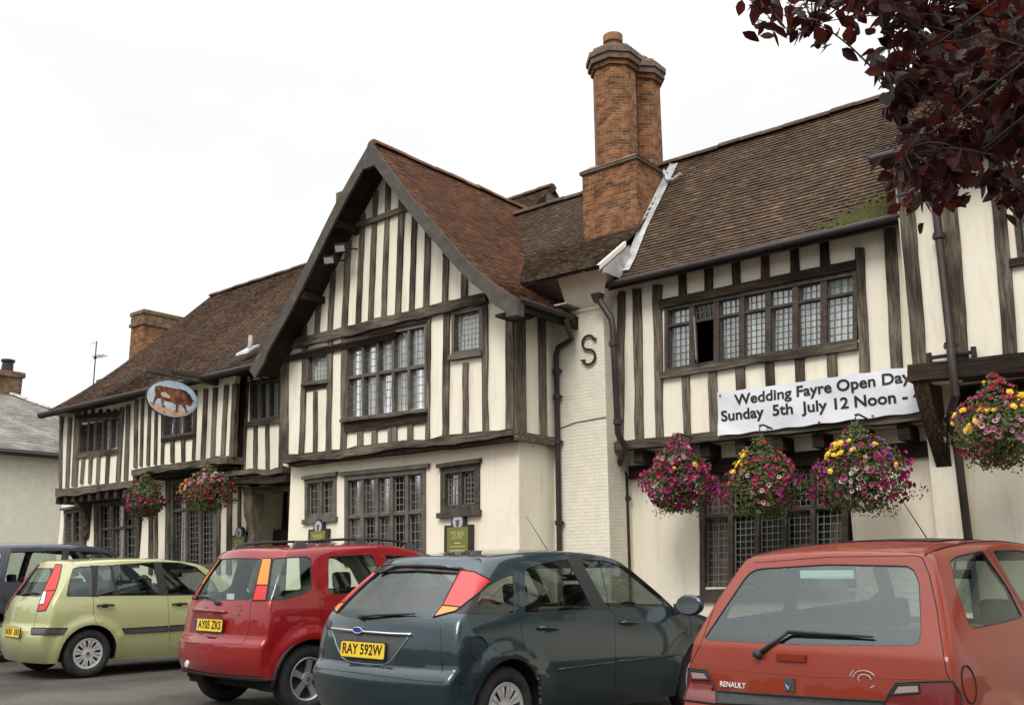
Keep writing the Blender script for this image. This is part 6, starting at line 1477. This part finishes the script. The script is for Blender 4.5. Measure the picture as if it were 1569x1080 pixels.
for (x, y) in ((1176, 656), (1255, 647), (1337, 637), (1103, 606), (1420, 625)): p = oY(x, y, YN - .012); m_.lathe([(.006, 0), (.013, .004), (.013, -.004), (.006, 0)], p, (0, 1, 0), 10)
m_.build('eyelet', M['iron'], ban)
# ---- green wall signs
M['signgreen'] = plain('olive_green_sign', (.15, .17, .035), .5); M['gold'] = plain('pale_gold_lettering', (.50, .47, .22), .5)
def wallsign(pl, pt, w, h, Y, lab):
    o0 = oY(pl[0], pl[1], Y); e = empty('wall_sign', (o0.x + w / 2, Y, o0.z - h / 2), 0, lab, 'sign', 'green pub signs on the front wall')
    b = MB(); r = w * .25; out_ = [(-w / 2, -h / 2), (w / 2, -h / 2), (w / 2, h / 2), (r, h / 2)] + [(r * cos(pi * k / 12), h / 2 + r * .3 + r * sin(pi * k / 12)) for k in range(13)] + [(-r, h / 2), (-w / 2, h / 2)]
    n = len(out_); b.add([(x, -.03, z) for x, z in out_] + [(x, .02, z) for x, z in out_], [tuple(range(n)), tuple(range(2 * n - 1, n - 1, -1))] + [(i, (i + 1) % n, n + (i + 1) % n, n + i) for i in range(n)]); b.build('frame', M['iron'], e)
    k_ = .76; b = MB(); ww, hh = w / 2 * k_, h / 2 * .86; b.box(-ww, ww, -.036, -.03, -hh, hh); pn = b.build('panel', M['signgreen'], e)
    b = MB(); b.add([(r * .74 * cos(2 * pi * k / 24), -.034, h / 2 + r * .32 + r * .74 * sin(2 * pi * k / 24)) for k in range(24)], [tuple(range(24))]); em = b.build('emblem', plain('emblem_sky', (.35, .40, .45), .5), e)
    b = MB(); b.add([(x * r * .7, -.038, h / 2 + r * .28 + z * r * .7) for x, z in ((-.55, .35), (-.3, .1), (-.3, -.5), (0, -.75), (.3, -.5), (.3, .1), (.55, .35), (.3, .3), (0, .38), (-.3, .3))], [tuple(range(10))]); b.build('bull_head', plain('emblem_brown', (.16, .05, .04), .5), em)
    def tx(s_, z, hh_, wd): textmesh('lettering', s_, hh_, M['gold'], pn, Matrix.Translation((0, -.0375, z)) @ Matrix.Rotation(pi / 2, 4, 'X'), width=wd)
    tx('THE BULL', hh * .52, h * .13, w * .52); tx('HOTEL', hh * .20, h * .10, w * .40)
    b = MB(); b.box(-w * .11, w * .11, -.0385, -.036, -hh * .24, -hh * .15); b.box(-w * .28, w * .28, -.0385, -.036, -hh * .48, -hh * .42); b.box(-w * .28, w * .28, -.0385, -.036, -hh * .78, -hh * .71); b.build('small_print', M['gold'], pn)
p = oY(683, 805, YGG - .03); p2 = oY(725, 805, YGG - .03)
wallsign((683, 805), None, p2.x - p.x, .40, YGG - .03, 'green pub wall sign on cream wall below the small two light window, fully in view')
p = oY(475, 811, YGG - .03); p2 = oY(505, 811, YGG - .03)
wallsign((475, 811), None, p2.x - p.x, .40, YGG - .03, 'green pub wall sign half hidden by the red car roof, left of the wide window')
p = oY(356.5, 820, YL - .04); p2 = oY(380, 820, YL - .04)
wallsign((356.5, 820), None, p2.x - p.x, .40, YL - .04, 'green pub wall sign beside the carved porch post, leftmost of the three')
# ---- hanging oval sign with a bull, on its beam
XS = -14.67
hs = empty('hanging_sign', (XS, 9.5, 4.6), 0, 'oval hanging pub sign painted with a brown bull under a projecting oak beam', 'sign')
def HS(o, p=None):
    o.parent = p or hs
    if p is None: o.matrix_parent_inverse = Matrix.Translation(-hs.location)
    return o
m_ = MB(); a = oX(337, 583, XS); b = oX(222, 566, XS)
m_.hexa([(XS - .05, a.y, a.z - .10), (XS + .05, a.y, a.z - .10), (XS + .05, a.y, a.z + .09), (XS - .05, a.y, a.z + .09), (XS - .045, b.y, b.z - .035), (XS + .045, b.y, b.z - .035), (XS + .045, b.y, b.z + .045), (XS - .045, b.y, b.z + .045)])
bm_ = HS(m_.build('sign_beam', M['th']))
m_ = MB(); m_.box(XS + .046, XS + .053, b.y + .45, b.y + .95, b.z - .01, b.z + .03); HS(m_.build('beam_strap', M['iron']), bm_)
oc = oX(263, 611, XS); oy_ = oX(302, 611, XS).y - oX(224, 611, XS).y; ry = oy_ / 2; rz = .305; cy = (oX(302, 611, XS).y + oX(224, 611, XS).y) / 2; cz = oc.z
def ell(k, n=40): return (cy + ry * cos(2 * pi * k / n), cz + rz * sin(2 * pi * k / n))
m_ = MB(); vs = [(XS - .02, *ell(k)) for k in range(40)] + [(XS + .02, *ell(k)) for k in range(40)]
m_.add(vs, [tuple(range(39, -1, -1)), tuple(range(40, 80))] + [(k, (k + 1) % 40, 40 + (k + 1) % 40, 40 + k) for k in range(40)])
M['signsky'] = noisy('painted_sky', [(.35, (.30, .45, .58)), (.65, (.62, .70, .74))], 6); M['sand'] = noisy('painted_ground', [(.35, (.42, .20, .11)), (.65, (.68, .50, .38))], 9)
M['bull'] = noisy('painted_bull_hide', [(.36, (.055, .02, .014)), (.5, (.17, .06, .035)), (.68, (.34, .15, .08))], 8); M['bulldark'] = plain('painted_dark_hide', (.03, .018, .016), .6)
bd = HS(m_.build('sign_board', M['signsky']))
m_ = MB(); m_.tube([(XS, *ell(k)) for k in range(41)], .017, 8, cap=False); HS(m_.build('rim', M['iron']), bd)
def zx(px, py): return (cy + ((px - 145) / (610 - 145) * 2 - 1) * ry, cz - ((py - 140) / (465 - 140) * 2 - 1) * rz)
def flat(name, pts, off, mat):
    for s in (1, -1):
        m_ = MB(); n = len(pts); P3 = [(XS + s * (.02 + off), *zx(*p_)) for p_ in pts]; m_.add(P3 + [(XS + s * .0205, y, z) for _, y, z in P3], [tuple(range(n))] + [(i, (i + 1) % n, n + (i + 1) % n, n + i) for i in range(n)])
        o = m_.build(name, mat); HS(o, bd)
gp = []
for k in range(21):
    t = pi + .35 + (pi - .7) * k / 20; gp.append((377 + 222 * cos(t), 302 - 155 * sin(t)))
flat('painted_ground', gp + [(540, 385), (500, 400), (440, 392), (380, 400), (300, 385), (240, 368)], .002, M['sand'])
flat('painted_bull', [(212, 212), (250, 200), (330, 203), (400, 207), (445, 203), (490, 215), (530, 245), (556, 282), (578, 296), (560, 312), (550, 345), (528, 352), (508, 332), (500, 350), (514, 392), (524, 416), (505, 416), (490, 375), (455, 345), (436, 350), (428, 420), (408, 420), (410, 350), (370, 335), (300, 328), (292, 362), (318, 388), (290, 390), (276, 345), (268, 312), (240, 315), (222, 342), (212, 378), (198, 372), (206, 330), (220, 285), (206, 245)], .004, M['bull'])
flat('painted_mane', [(440, 205), (490, 213), (535, 245), (560, 290), (545, 315), (520, 275), (480, 235)], .006, M['bulldark'])
flat('painted_flank_patch', [(262, 262), (300, 250), (352, 285), (345, 306), (300, 298), (270, 290)], .006, plain('painted_pale_patch', (.62, .48, .38), .6))
m_ = MB()
for dy in (-.2, .2): m_.tube([(XS, cy + dy, cz + rz * .9), (XS, cy + dy, b.z)], .008, 6)
HS(m_.build('hanging_rods', M['iron']), bd)

# ---- hanging baskets
def leafmat(name, a, b, trans=.3):
    m, nt, out = newmat(name); p = nd(nt, 'BsdfPrincipled'); p.inputs['Roughness'].default_value = .5; g = nd(nt, 'NewGeometry'); r = ramp(nt, [(0, a), (1, b)]); L(nt, g, 'Random Per Island', r, 'Fac'); L(nt, r, 'Color', p, 'Base Color')
    t = nd(nt, 'BsdfTranslucent'); L(nt, r, 'Color', t, 'Color'); mx = nd(nt, 'MixShader'); mx.inputs[0].default_value = trans; L(nt, p, 'BSDF', mx, 1); L(nt, t, 'BSDF', mx, 2); L(nt, mx, 'Shader', out, 'Surface'); return m
M['leafgreen'] = leafmat('basket_leaves', (.025, .042, .008), (.15, .19, .045)); M['moss_b'] = noisy('basket_moss_liner', [(.3, (.02, .022, .008)), (.7, (.07, .06, .025))], 18, bump=.5)
FC = dict(magenta=((.13, .002, .045), (.38, .008, .14)), crimson=((.14, .004, .016), (.34, .016, .04)), pink=((.34, .12, .19), (.66, .38, .45)), yellow=((.75, .42, .02), (.95, .70, .08)), orange=((.75, .22, .02), (.9, .38, .05)), purple=((.10, .02, .12), (.26, .08, .28)), white=((.62, .56, .55), (.82, .78, .76)), red=((.42, .03, .02), (.60, .09, .05)))
for k, (a, b) in FC.items(): M['fl_' + k] = leafmat(k + '_petals', a, b, .25)
M['eye'] = plain('dark_flower_eye', (.12, .01, .05), .7)
def basket(px, py, Y, rx, rz_, zones, lab, seed, hookz, ntr=60, nfl=560):
    random.seed(seed); c = oY(px, py, Y); e = empty('hanging_basket', c, 0, lab, 'flower basket', 'hanging flower baskets along the inn front')
    top = rz_ * .55; lf = MB(); fl = {}; ey = MB()
    bowl = MB(); bowl.lathe([(.0, -.26), (.10, -.235), (.17, -.15), (.19, -.04), (.20, 0), (.17, -.01)], (0, 0, -.02), n=20); bowl.build('basket', M['moss_b'], e, True)
    prof_ = [(-.85, .40), (-.7, .78), (-.45, 1.02), (-.1, 1.06), (.25, .97), (.55, .78), (.8, .52), (1.0, .30), (1.2, .10)]
    def pt(k=1.0):
        h = U(-.85, 1.25); 
        while R() > itp(prof_, h) + .12: h = U(-.85, 1.25)
        a = U(0, 2 * pi); rr = itp(prof_, h); d = Vector((cos(a) * 1.0, sin(a), 0)); sl = (itp(prof_, h + .1) - itp(prof_, h - .1)) / .2
        n = Vector((cos(a), sin(a), -sl * rx / rz_ * .8 + .0)).normalized(); r = rr * (.97 + .55 * noise.noise(Vector((cos(a) * 1.5 + seed * 3.3, sin(a) * 1.5, h * 1.7))) + U(-.14, .14))
        q_ = Vector((d.x * rx * r, d.y * rx * .85 * r, h * rz_)) * k; q_.z = h * rz_ * (1 if k > .9 else 1)
        zone = Vector((cos(a) * r, n.y, h)); return q_, n, zone
    def leaf(p, d, s, tw):
        n = (d + Vector((U(-.7, .7), U(-.7, .7), U(-.5, .9)))).normalized(); a = n.orthogonal().normalized(); a = (Matrix.Rotation(tw, 3, n) @ a); b = n.cross(a)
        lf.add([p, p + a * s * .5 + b * s * .33 + n * s * .1, p + a * s, p + a * s * .5 - b * s * .33 + n * s * .1], [(0, 1, 2), (0, 2, 3)])
    for i in range(3400):
        p, d, _ = pt(U(.45, 1.0) if i % 3 else U(.88, 1.04)); leaf(p, d, U(.022, .05), U(0, 6.3))
    for i in range(ntr):    # trailing stems
        a = U(0, 6.28); r = rx * U(.3, .85); x, y = r * cos(a), r * .8 * sin(a); z = -rz_ * U(.6, .85); l = U(.03, .13); 
        for k in range(9): leaf(Vector((x + .03 * sin(k + i), y, z - l * k / 9)), Vector((cos(a), sin(a), 0)), U(.015, .032), U(0, 6.3))
    for i in range(nfl):
        p, d, zn = pt(U(.98, 1.08)); u = zn.x; v = zn.z; wts = [(max(0.001, w_ * math.exp(-(((u - cu) / su) ** 2 + ((v - cv) / sv) ** 2))), k) for (k, cu, cv, su, sv, w_) in zones]
        # the side seen is along -y; mirrored mixes at the back do no harm
        tot = sum(w_ for w_, _ in wts); 
        if R() > min(1, tot * 1.3) or noise.noise(p * 9 + Vector((seed, 0, 0))) < -.22: continue
        t = R() * tot; k = wts[-1][1]
        for w_, kk in wts:
            t -= w_
            if t <= 0: k = kk; break
        f = fl.setdefault(k, MB()); n = (d + Vector((U(-.5, .5), U(-.5, .3) - .25, U(-.35, .45)))).normalized(); a = n.orthogonal().normalized(); a = Matrix.Rotation(U(0, 6), 3, n) @ a; b = n.cross(a)
        s = U(.018, .036) * (1.15 if k in ('yellow', 'orange') else 1)
        np_ = 10; ring = []; p = p + n * .012
        for q_ in range(np_):
            an = 2 * pi * q_ / np_; rr = s * (1.0 if q_ % 2 else .80) * U(.9, 1.1); ring.append(p + (a * cos(an) + b * sin(an)) * rr + n * s * U(.0, .25))
        mid = [p + (a * cos(2 * pi * q_ / np_) + b * sin(2 * pi * q_ / np_)) * s * .35 - n * s * .12 for q_ in range(np_)]
        f.add([p - n * s * .5] + mid + ring, [(0, 1 + q_, 1 + (q_ + 1) % np_) for q_ in range(np_)] + [(1 + q_, 1 + np_ + q_, 1 + np_ + (q_ + 1) % np_, 1 + (q_ + 1) % np_) for q_ in range(np_)])
        if k in ('yellow', 'orange'):   # double begonia heads
            p2 = p + n * .008; f.add([p2 + n * .01] + [p2 + (a * cos(2 * pi * q_ / 7 + .4) + b * sin(2 * pi * q_ / 7 + .4)) * s * .6 for q_ in range(7)], [(0, 1 + q_, 1 + (q_ + 1) % 7) for q_ in range(7)])
        elif k in ('pink', 'white'): ey.add([p - n * s * .10] + [p - n * s * .06 + (a * cos(2 * pi * q_ / 8) + b * sin(2 * pi * q_ / 8)) * s * .34 + n * s * .02 for q_ in range(8)], [(0, 1 + q_, 1 + (q_ + 1) % 8) for q_ in range(8)])
    lf.build('foliage', M['leafgreen'], e)
    for k, f in fl.items():
        o = f.build(k + '_flowers', M['fl_' + k], e)
        if k in ('pink', 'white') and ey.v and k == 'pink': ey.build('flower_eyes', M['eye'], o)
    ch = MB(); hz = hookz - c.z
    for k in range(3): a = 2 * pi * k / 3; ch.tube([(.19 * cos(a), .19 * sin(a), 0), (0, 0, hz - .1)], .004, 4)
    ch.tube([(0, 0, hz - .1), (0, 0, hz - .02), (.02, .02, hz)], .006, 5); ch.build('chains', M['iron'], e)
    br = MB(); br.tube([(0, 0, hz), (0, .1, hz + .02), (0, .34, hz + .0)], .011, 6); br.build('bracket', M['iron'], e)
Z = lambda *a: a
basket(1039, 734, 9.95, .36, .42, [('magenta', 0, -.35, 1.1, .6, 2.4), ('pink', .15, .55, .25, .2, .6), ('crimson', -.2, .55, .4, .5, .4), ('yellow', .35, .15, .4, .2, .25), ('magenta', .2, .85, .4, .3, .6), ('crimson', .3, -.2, .8, .5, .35)], 'hanging basket of mostly deep magenta petunias, leftmost of the three below the banner', 11, 2.86, nfl=800)
basket(1169, 738, 9.95, .385, .41, [('yellow', -.6, .55, .28, .28, 2.2), ('crimson', .35, .3, .4, .4, .8), ('magenta', -.75, -.2, .45, .45, 1.3), ('magenta', .75, -.1, .45, .5, 1.3), ('pink', .2, -.3, .35, .35, .5), ('white', .1, -.6, .4, .25, .4)], 'hanging basket with yellow begonias at its left, middle one of the three below the banner', 12, 2.86)
basket(1318, 725, 9.92, .44, .43, [('yellow', -.35, .55, .32, .25, 2.0), ('pink', .2, -.1, .36, .36, .45), ('magenta', -.8, -.2, .45, .6, 1.3), ('magenta', .8, -.25, .4, .5, 1.3), ('purple', .35, .5, .35, .25, .5), ('magenta', 0, .1, .8, .6, .35), ('crimson', -.5, .8, .5, .3, .7), ('white', .1, -.4, .5, .3, .3)], 'broad hanging basket under the banner end with yellow and pale pink blooms and trailing tip', 13, 2.86, nfl=620)
basket(1531, 655, 9.72, .36, .40, [('crimson', .0, .8, .8, .35, .9), ('yellow', -.45, .3, .3, .22, 1.5), ('magenta', -.4, .5, .4, .4, .5), ('pink', .35, -.1, .55, .3, .9), ('crimson', -.5, -.75, .5, .3, 1.0), ('magenta', -.2, -.8, .4, .3, .5), ('yellow', .5, .6, .25, .2, .8)], 'hanging basket at the right frame edge beside the carved bracket', 14, 3.02)
basket(221, 764, 9.2, .36, .36, [('magenta', -.2, -.4, .8, .5, 1.6), ('crimson', -.3, .7, .5, .4, .4), ('crimson', .6, -.3, .4, .5, .6), ('pink', -.6, -.2, .25, .3, .4)], 'small looking hanging basket of magenta flowers by the left range, far left one', 15, 2.85)
basket(317, 751, 9.2, .40, .37, [('orange', -.8, .35, .25, .35, 2.2), ('pink', .2, .5, .6, .35, .9), ('magenta', -.6, -.6, .35, .4, 1.2), ('crimson', .4, .1, .5, .5, .9), ('crimson', .7, -.4, .4, .5, .4)], 'hanging basket with orange blooms at its left, beside the porch', 16, 3.08)
random.seed(5)
# ---- copper beech overhanging from the right
M['bark'] = noisy('dark_bark', [(.3, (.02, .016, .013)), (.7, (.07, .055, .045))], 12, rough=.9, bump=.5, stretch=(2, 2, .5))
m, nt_, out_ = newmat('copper_leaves'); p = nd(nt_, 'BsdfPrincipled'); p.inputs['Roughness'].default_value = .45; p.inputs['Specular IOR Level'].default_value = .22; g = nd(nt_, 'NewGeometry')
r = ramp(nt_, [(0, (.014, .006, .007)), (.55, (.030, .009, .009)), (.88, (.055, .014, .012)), (1, (.085, .022, .015))]); L(nt_, g, 'Random Per Island', r, 'Fac'); L(nt_, r, 'Color', p, 'Base Color')
r3 = ramp(nt_, [(0, (.02, .004, .005)), (.6, (.07, .012, .009)), (1, (.19, .03, .016))]); L(nt_, g, 'Random Per Island', r3, 'Fac'); t = nd(nt_, 'BsdfTranslucent'); L(nt_, r3, 'Color', t, 'Color'); mx = nd(nt_, 'MixShader'); mx.inputs[0].default_value = .4; L(nt_, p, 'BSDF', mx, 1); L(nt_, t, 'BSDF', mx, 2); L(nt_, mx, 'Shader', out_, 'Surface'); M['copper'] = m
TB = Vector((4.6, 2.2, 0))
tree = empty('copper_beech_tree', TB, 0, 'dark purple leaved copper beech overhanging the top right corner from beside the car park', 'tree')
maskp = [(1140, -60), (1148, 20), (1156, 46), (1185, 48), (1204, 34), (1236, 58), (1258, 42), (1262, 22), (1300, 12), (1338, 8), (1352, 40), (1334, 52), (1352, 70), (1344, 105), (1366, 115), (1342, 110), (1350, 132), (1366, 140), (1362, 190), (1372, 208), (1360, 232), (1366, 262), (1352, 262), (1372, 300), (1372, 338), (1412, 330), (1440, 318), (1462, 296), (1490, 292), (1510, 272), (1526, 330), (1548, 322), (1569, 318), (1640, 330), (1640, -60)]
holes = [[(1462, 18), (1492, 14), (1516, 58), (1498, 62)], [(1412, 40), (1436, 32), (1438, 52), (1418, 58)], [(1398, 66), (1414, 62), (1418, 82)], [(1470, 120), (1492, 118), (1500, 150), (1480, 152)], [(1424, 232), (1448, 240), (1440, 268), (1428, 262)], [(1455, 140), (1470, 150), (1462, 172)]]
def atpx(px, py, dep):
    d = FWD * FPX + RT * (px - 784.5) - UPV * (py - 540); return ORG + d * (dep / FPX)
lv = MB(); tw = MB(); br = MB()
def beechleaf(p, dirv, s):
    dirv = dirv.normalized(); n = dirv.orthogonal().normalized(); n = Matrix.Rotation(U(0, 6.28), 3, dirv) @ n; w_ = dirv.cross(n); k = s * U(.25, .31); c_ = U(.02, .12) * s; dr = Vector((0, 0, -s * U(0, .25)))
    v = [p, p + dirv * s * .28 + w_ * k * .82 + n * c_, p + dirv * s * .58 + w_ * k + n * c_, p + dirv * s * .84 + w_ * k * .5 + n * c_ * .5 + dr * .6, p + dirv * s + dr, p + dirv * s * .84 - w_ * k * .5 + n * c_ * .5 + dr * .6, p + dirv * s * .58 - w_ * k + n * c_, p + dirv * s * .28 - w_ * k * .82 + n * c_, p + dirv * s * .56 + dr * .2]
    lv.add(v, [(0, 1, 8, 7), (1, 2, 8), (2, 3, 8), (3, 4, 8), (4, 5, 8), (5, 6, 8), (6, 7, 8)])
ends = [(1150, 20, 4.3), (1250, 25, 4.2), (1345, 60, 4.1), (1352, 130, 4.0), (1370, 250, 3.9), (1385, 320, 4.0), (1440, 290, 4.2), (1500, 240, 4.3), (1540, 300, 4.0), (1470, 150, 4.5), (1410, 20, 4.6), (1560, 100, 4.4), (1620, 250, 4.3)]
fork = TB + Vector((-.9, .5, 4.1)); limbs = []
br.tube([TB, TB + Vector((.05, .02, 1.4)), TB + Vector((-.15, .1, 2.6)), fork], [.27, .22, .18, .13], 12)
for ex in ends:
    e_ = atpx(*ex); mid_ = fork.lerp(e_, .5) + Vector((U(-.15, .15), U(-.15, .15), U(.25, .5))); pts = []
    for k in range(9):
        t_ = k / 8; pts.append(fork * (1 - t_) ** 2 + mid_ * 2 * t_ * (1 - t_) + e_ * t_ * t_ + Vector((U(-.03, .03), U(-.03, .03), U(-.03, .03))))
    br.tube(pts, [.030 * (1 - k / 8) ** 1.3 + .0035 for k in range(9)], 7); limbs += pts[2:]
CC = Vector((2.1, 3.0, 5.5))
for k in range(70):  # limbs of the crown outside the picture
    a = U(0, 6.28); q9 = U(.5, .95); e_ = CC + Vector((3.7 * cos(a) * q9, 3.2 * sin(a) * q9, U(-.6, 1.6)))
    pr_ = (e_ - ORG); 
    if pr_.dot(FWD) > 0:
        kx = FPX / pr_.dot(FWD); u_, v_ = 784.5 + pr_.dot(RT) * kx, 540 - pr_.dot(UPV) * kx
        if -50 < u_ < 1600 and -80 < v_ < 1100: continue
    pts = [fork.lerp(e_, q_ / 5) + Vector((0, 0, .5 * sin(pi * q_ / 5))) for q_ in range(6)]; br.tube(pts, [.08 - .013 * q_ for q_ in range(6)], 7); limbs += pts[2:]
def spray(c0, dn, n, s0=.080):
    base = min(limbs, key=lambda q_: (q_ - c0).length); d = (c0 - base); 
    if d.length < .05: d = Vector((-.3, 0, -.2))
    tip = c0 + d.normalized() * .05; k_ = 5; tl = min(1, .55 / max(.1, d.length)); pts = [base.lerp(tip, q_ / k_) + Vector((0, 0, .04 * sin(pi * q_ / k_))) for q_ in range(k_ + 1)]; tw.tube(pts, [.0045, .004, .0035, .003, .0025, .0015], 4, cap=False)
    for q_ in range(n):
        t_ = 1 - tl * U(0, .75); p_ = base.lerp(tip, t_) + Vector((U(-.07, .07), U(-.07, .07), U(-.07, .05))); dd = (d.normalized() * .6 + Vector((U(-1, 1), U(-1, 1), U(-1.1, .35)))); beechleaf(p_, dd, s0 * U(.75, 1.2))
def okpx(P3, margin=0):
    d = P3 - ORG
    if d.dot(FWD) < .2: return True
    k = FPX / d.dot(FWD); u_, v_ = 784.5 + d.dot(RT) * k, 540 - d.dot(UPV) * k
    if u_ < -60 or u_ > 1640 or v_ < -75 or v_ > 1200: return True
    return False
cnt = 0
while cnt < 320:
    x, y = U(1140, 1640), U(-60, 345)
    if not inpoly((x, y), maskp) or any(inpoly((x, y), h_) for h_ in holes): continue
    edge = all(inpoly((x + dx, y + dy), maskp) for dx, dy in ((-16, 0), (0, 16), (-11, 11)))
    if not edge and R() < .72: continue
    if 1440 < x < 1525 and 0 < y < 200 and R() < .42: continue
    dep = U(3.7, 5.0); spray(atpx(x, y, dep), None, random.choice((5, 7, 8)) if edge else random.choice((3, 4))); cnt += 1
cnt = 0
while cnt < 620:
    d = Vector((random.gauss(0, 1), random.gauss(0, 1), random.gauss(0, 1))).normalized() * U(.55, 1) ** .5; P3 = CC + Vector((d.x * 4.0, d.y * 3.5, d.z * 2.3))
    cnt += .34
    if okpx(P3) and min((q_ - P3).length for q_ in limbs) < .75: spray(P3, None, 9, .09); cnt += .66
def TRE(o): o.parent = tree; o.matrix_parent_inverse = Matrix.Translation(-TB); return o
TRE(br.build('trunk', M['bark'], None, True)); TRE(tw.build('twigs', M['bark'])); TRE(lv.build('crown', M['copper']))
# ---- a swift crossing the sky
bp = atpx(1266, 71, 24); bird = empty('flying_bird', bp, 0, 'tiny dark swallow like bird flying in the white sky left of the leaves', 'bird')
m_ = MB(); ax = (RT * .9 + UPV * .35).normalized(); m_.tube([bp - ax * .12, bp - ax * .06, bp, bp + ax * .08, bp + ax * .17], [.006, .022, .028, .018, .004], 8); o = m_.build('body', M['iron'], None, True); o.parent = bird; o.matrix_parent_inverse = Matrix.Translation(-bp)
for s in (1, -1):
    m_ = MB(); wv = (UPV * .8 * s - RT * .35 + FWD * .3).normalized(); vs = []
    for k in range(6):
        t = k / 5; c0 = bp + wv * (.02 + .17 * t) - ax * .06 * t * t * 1.4; w_ = .035 * (1 - t ** 1.5) + .003
        vs += [c0 + ax * w_, c0 - ax * w_, c0 - ax * w_ + FWD * .004, c0 + ax * w_ + FWD * .004]
    m_.add(vs, [(k * 4 + j, k * 4 + (j + 1) % 4, (k + 1) * 4 + (j + 1) % 4, (k + 1) * 4 + j) for k in range(5) for j in range(4)]); o = m_.build('wing', M['iron']); o.parent = bird; o.matrix_parent_inverse = Matrix.Translation(-bp)
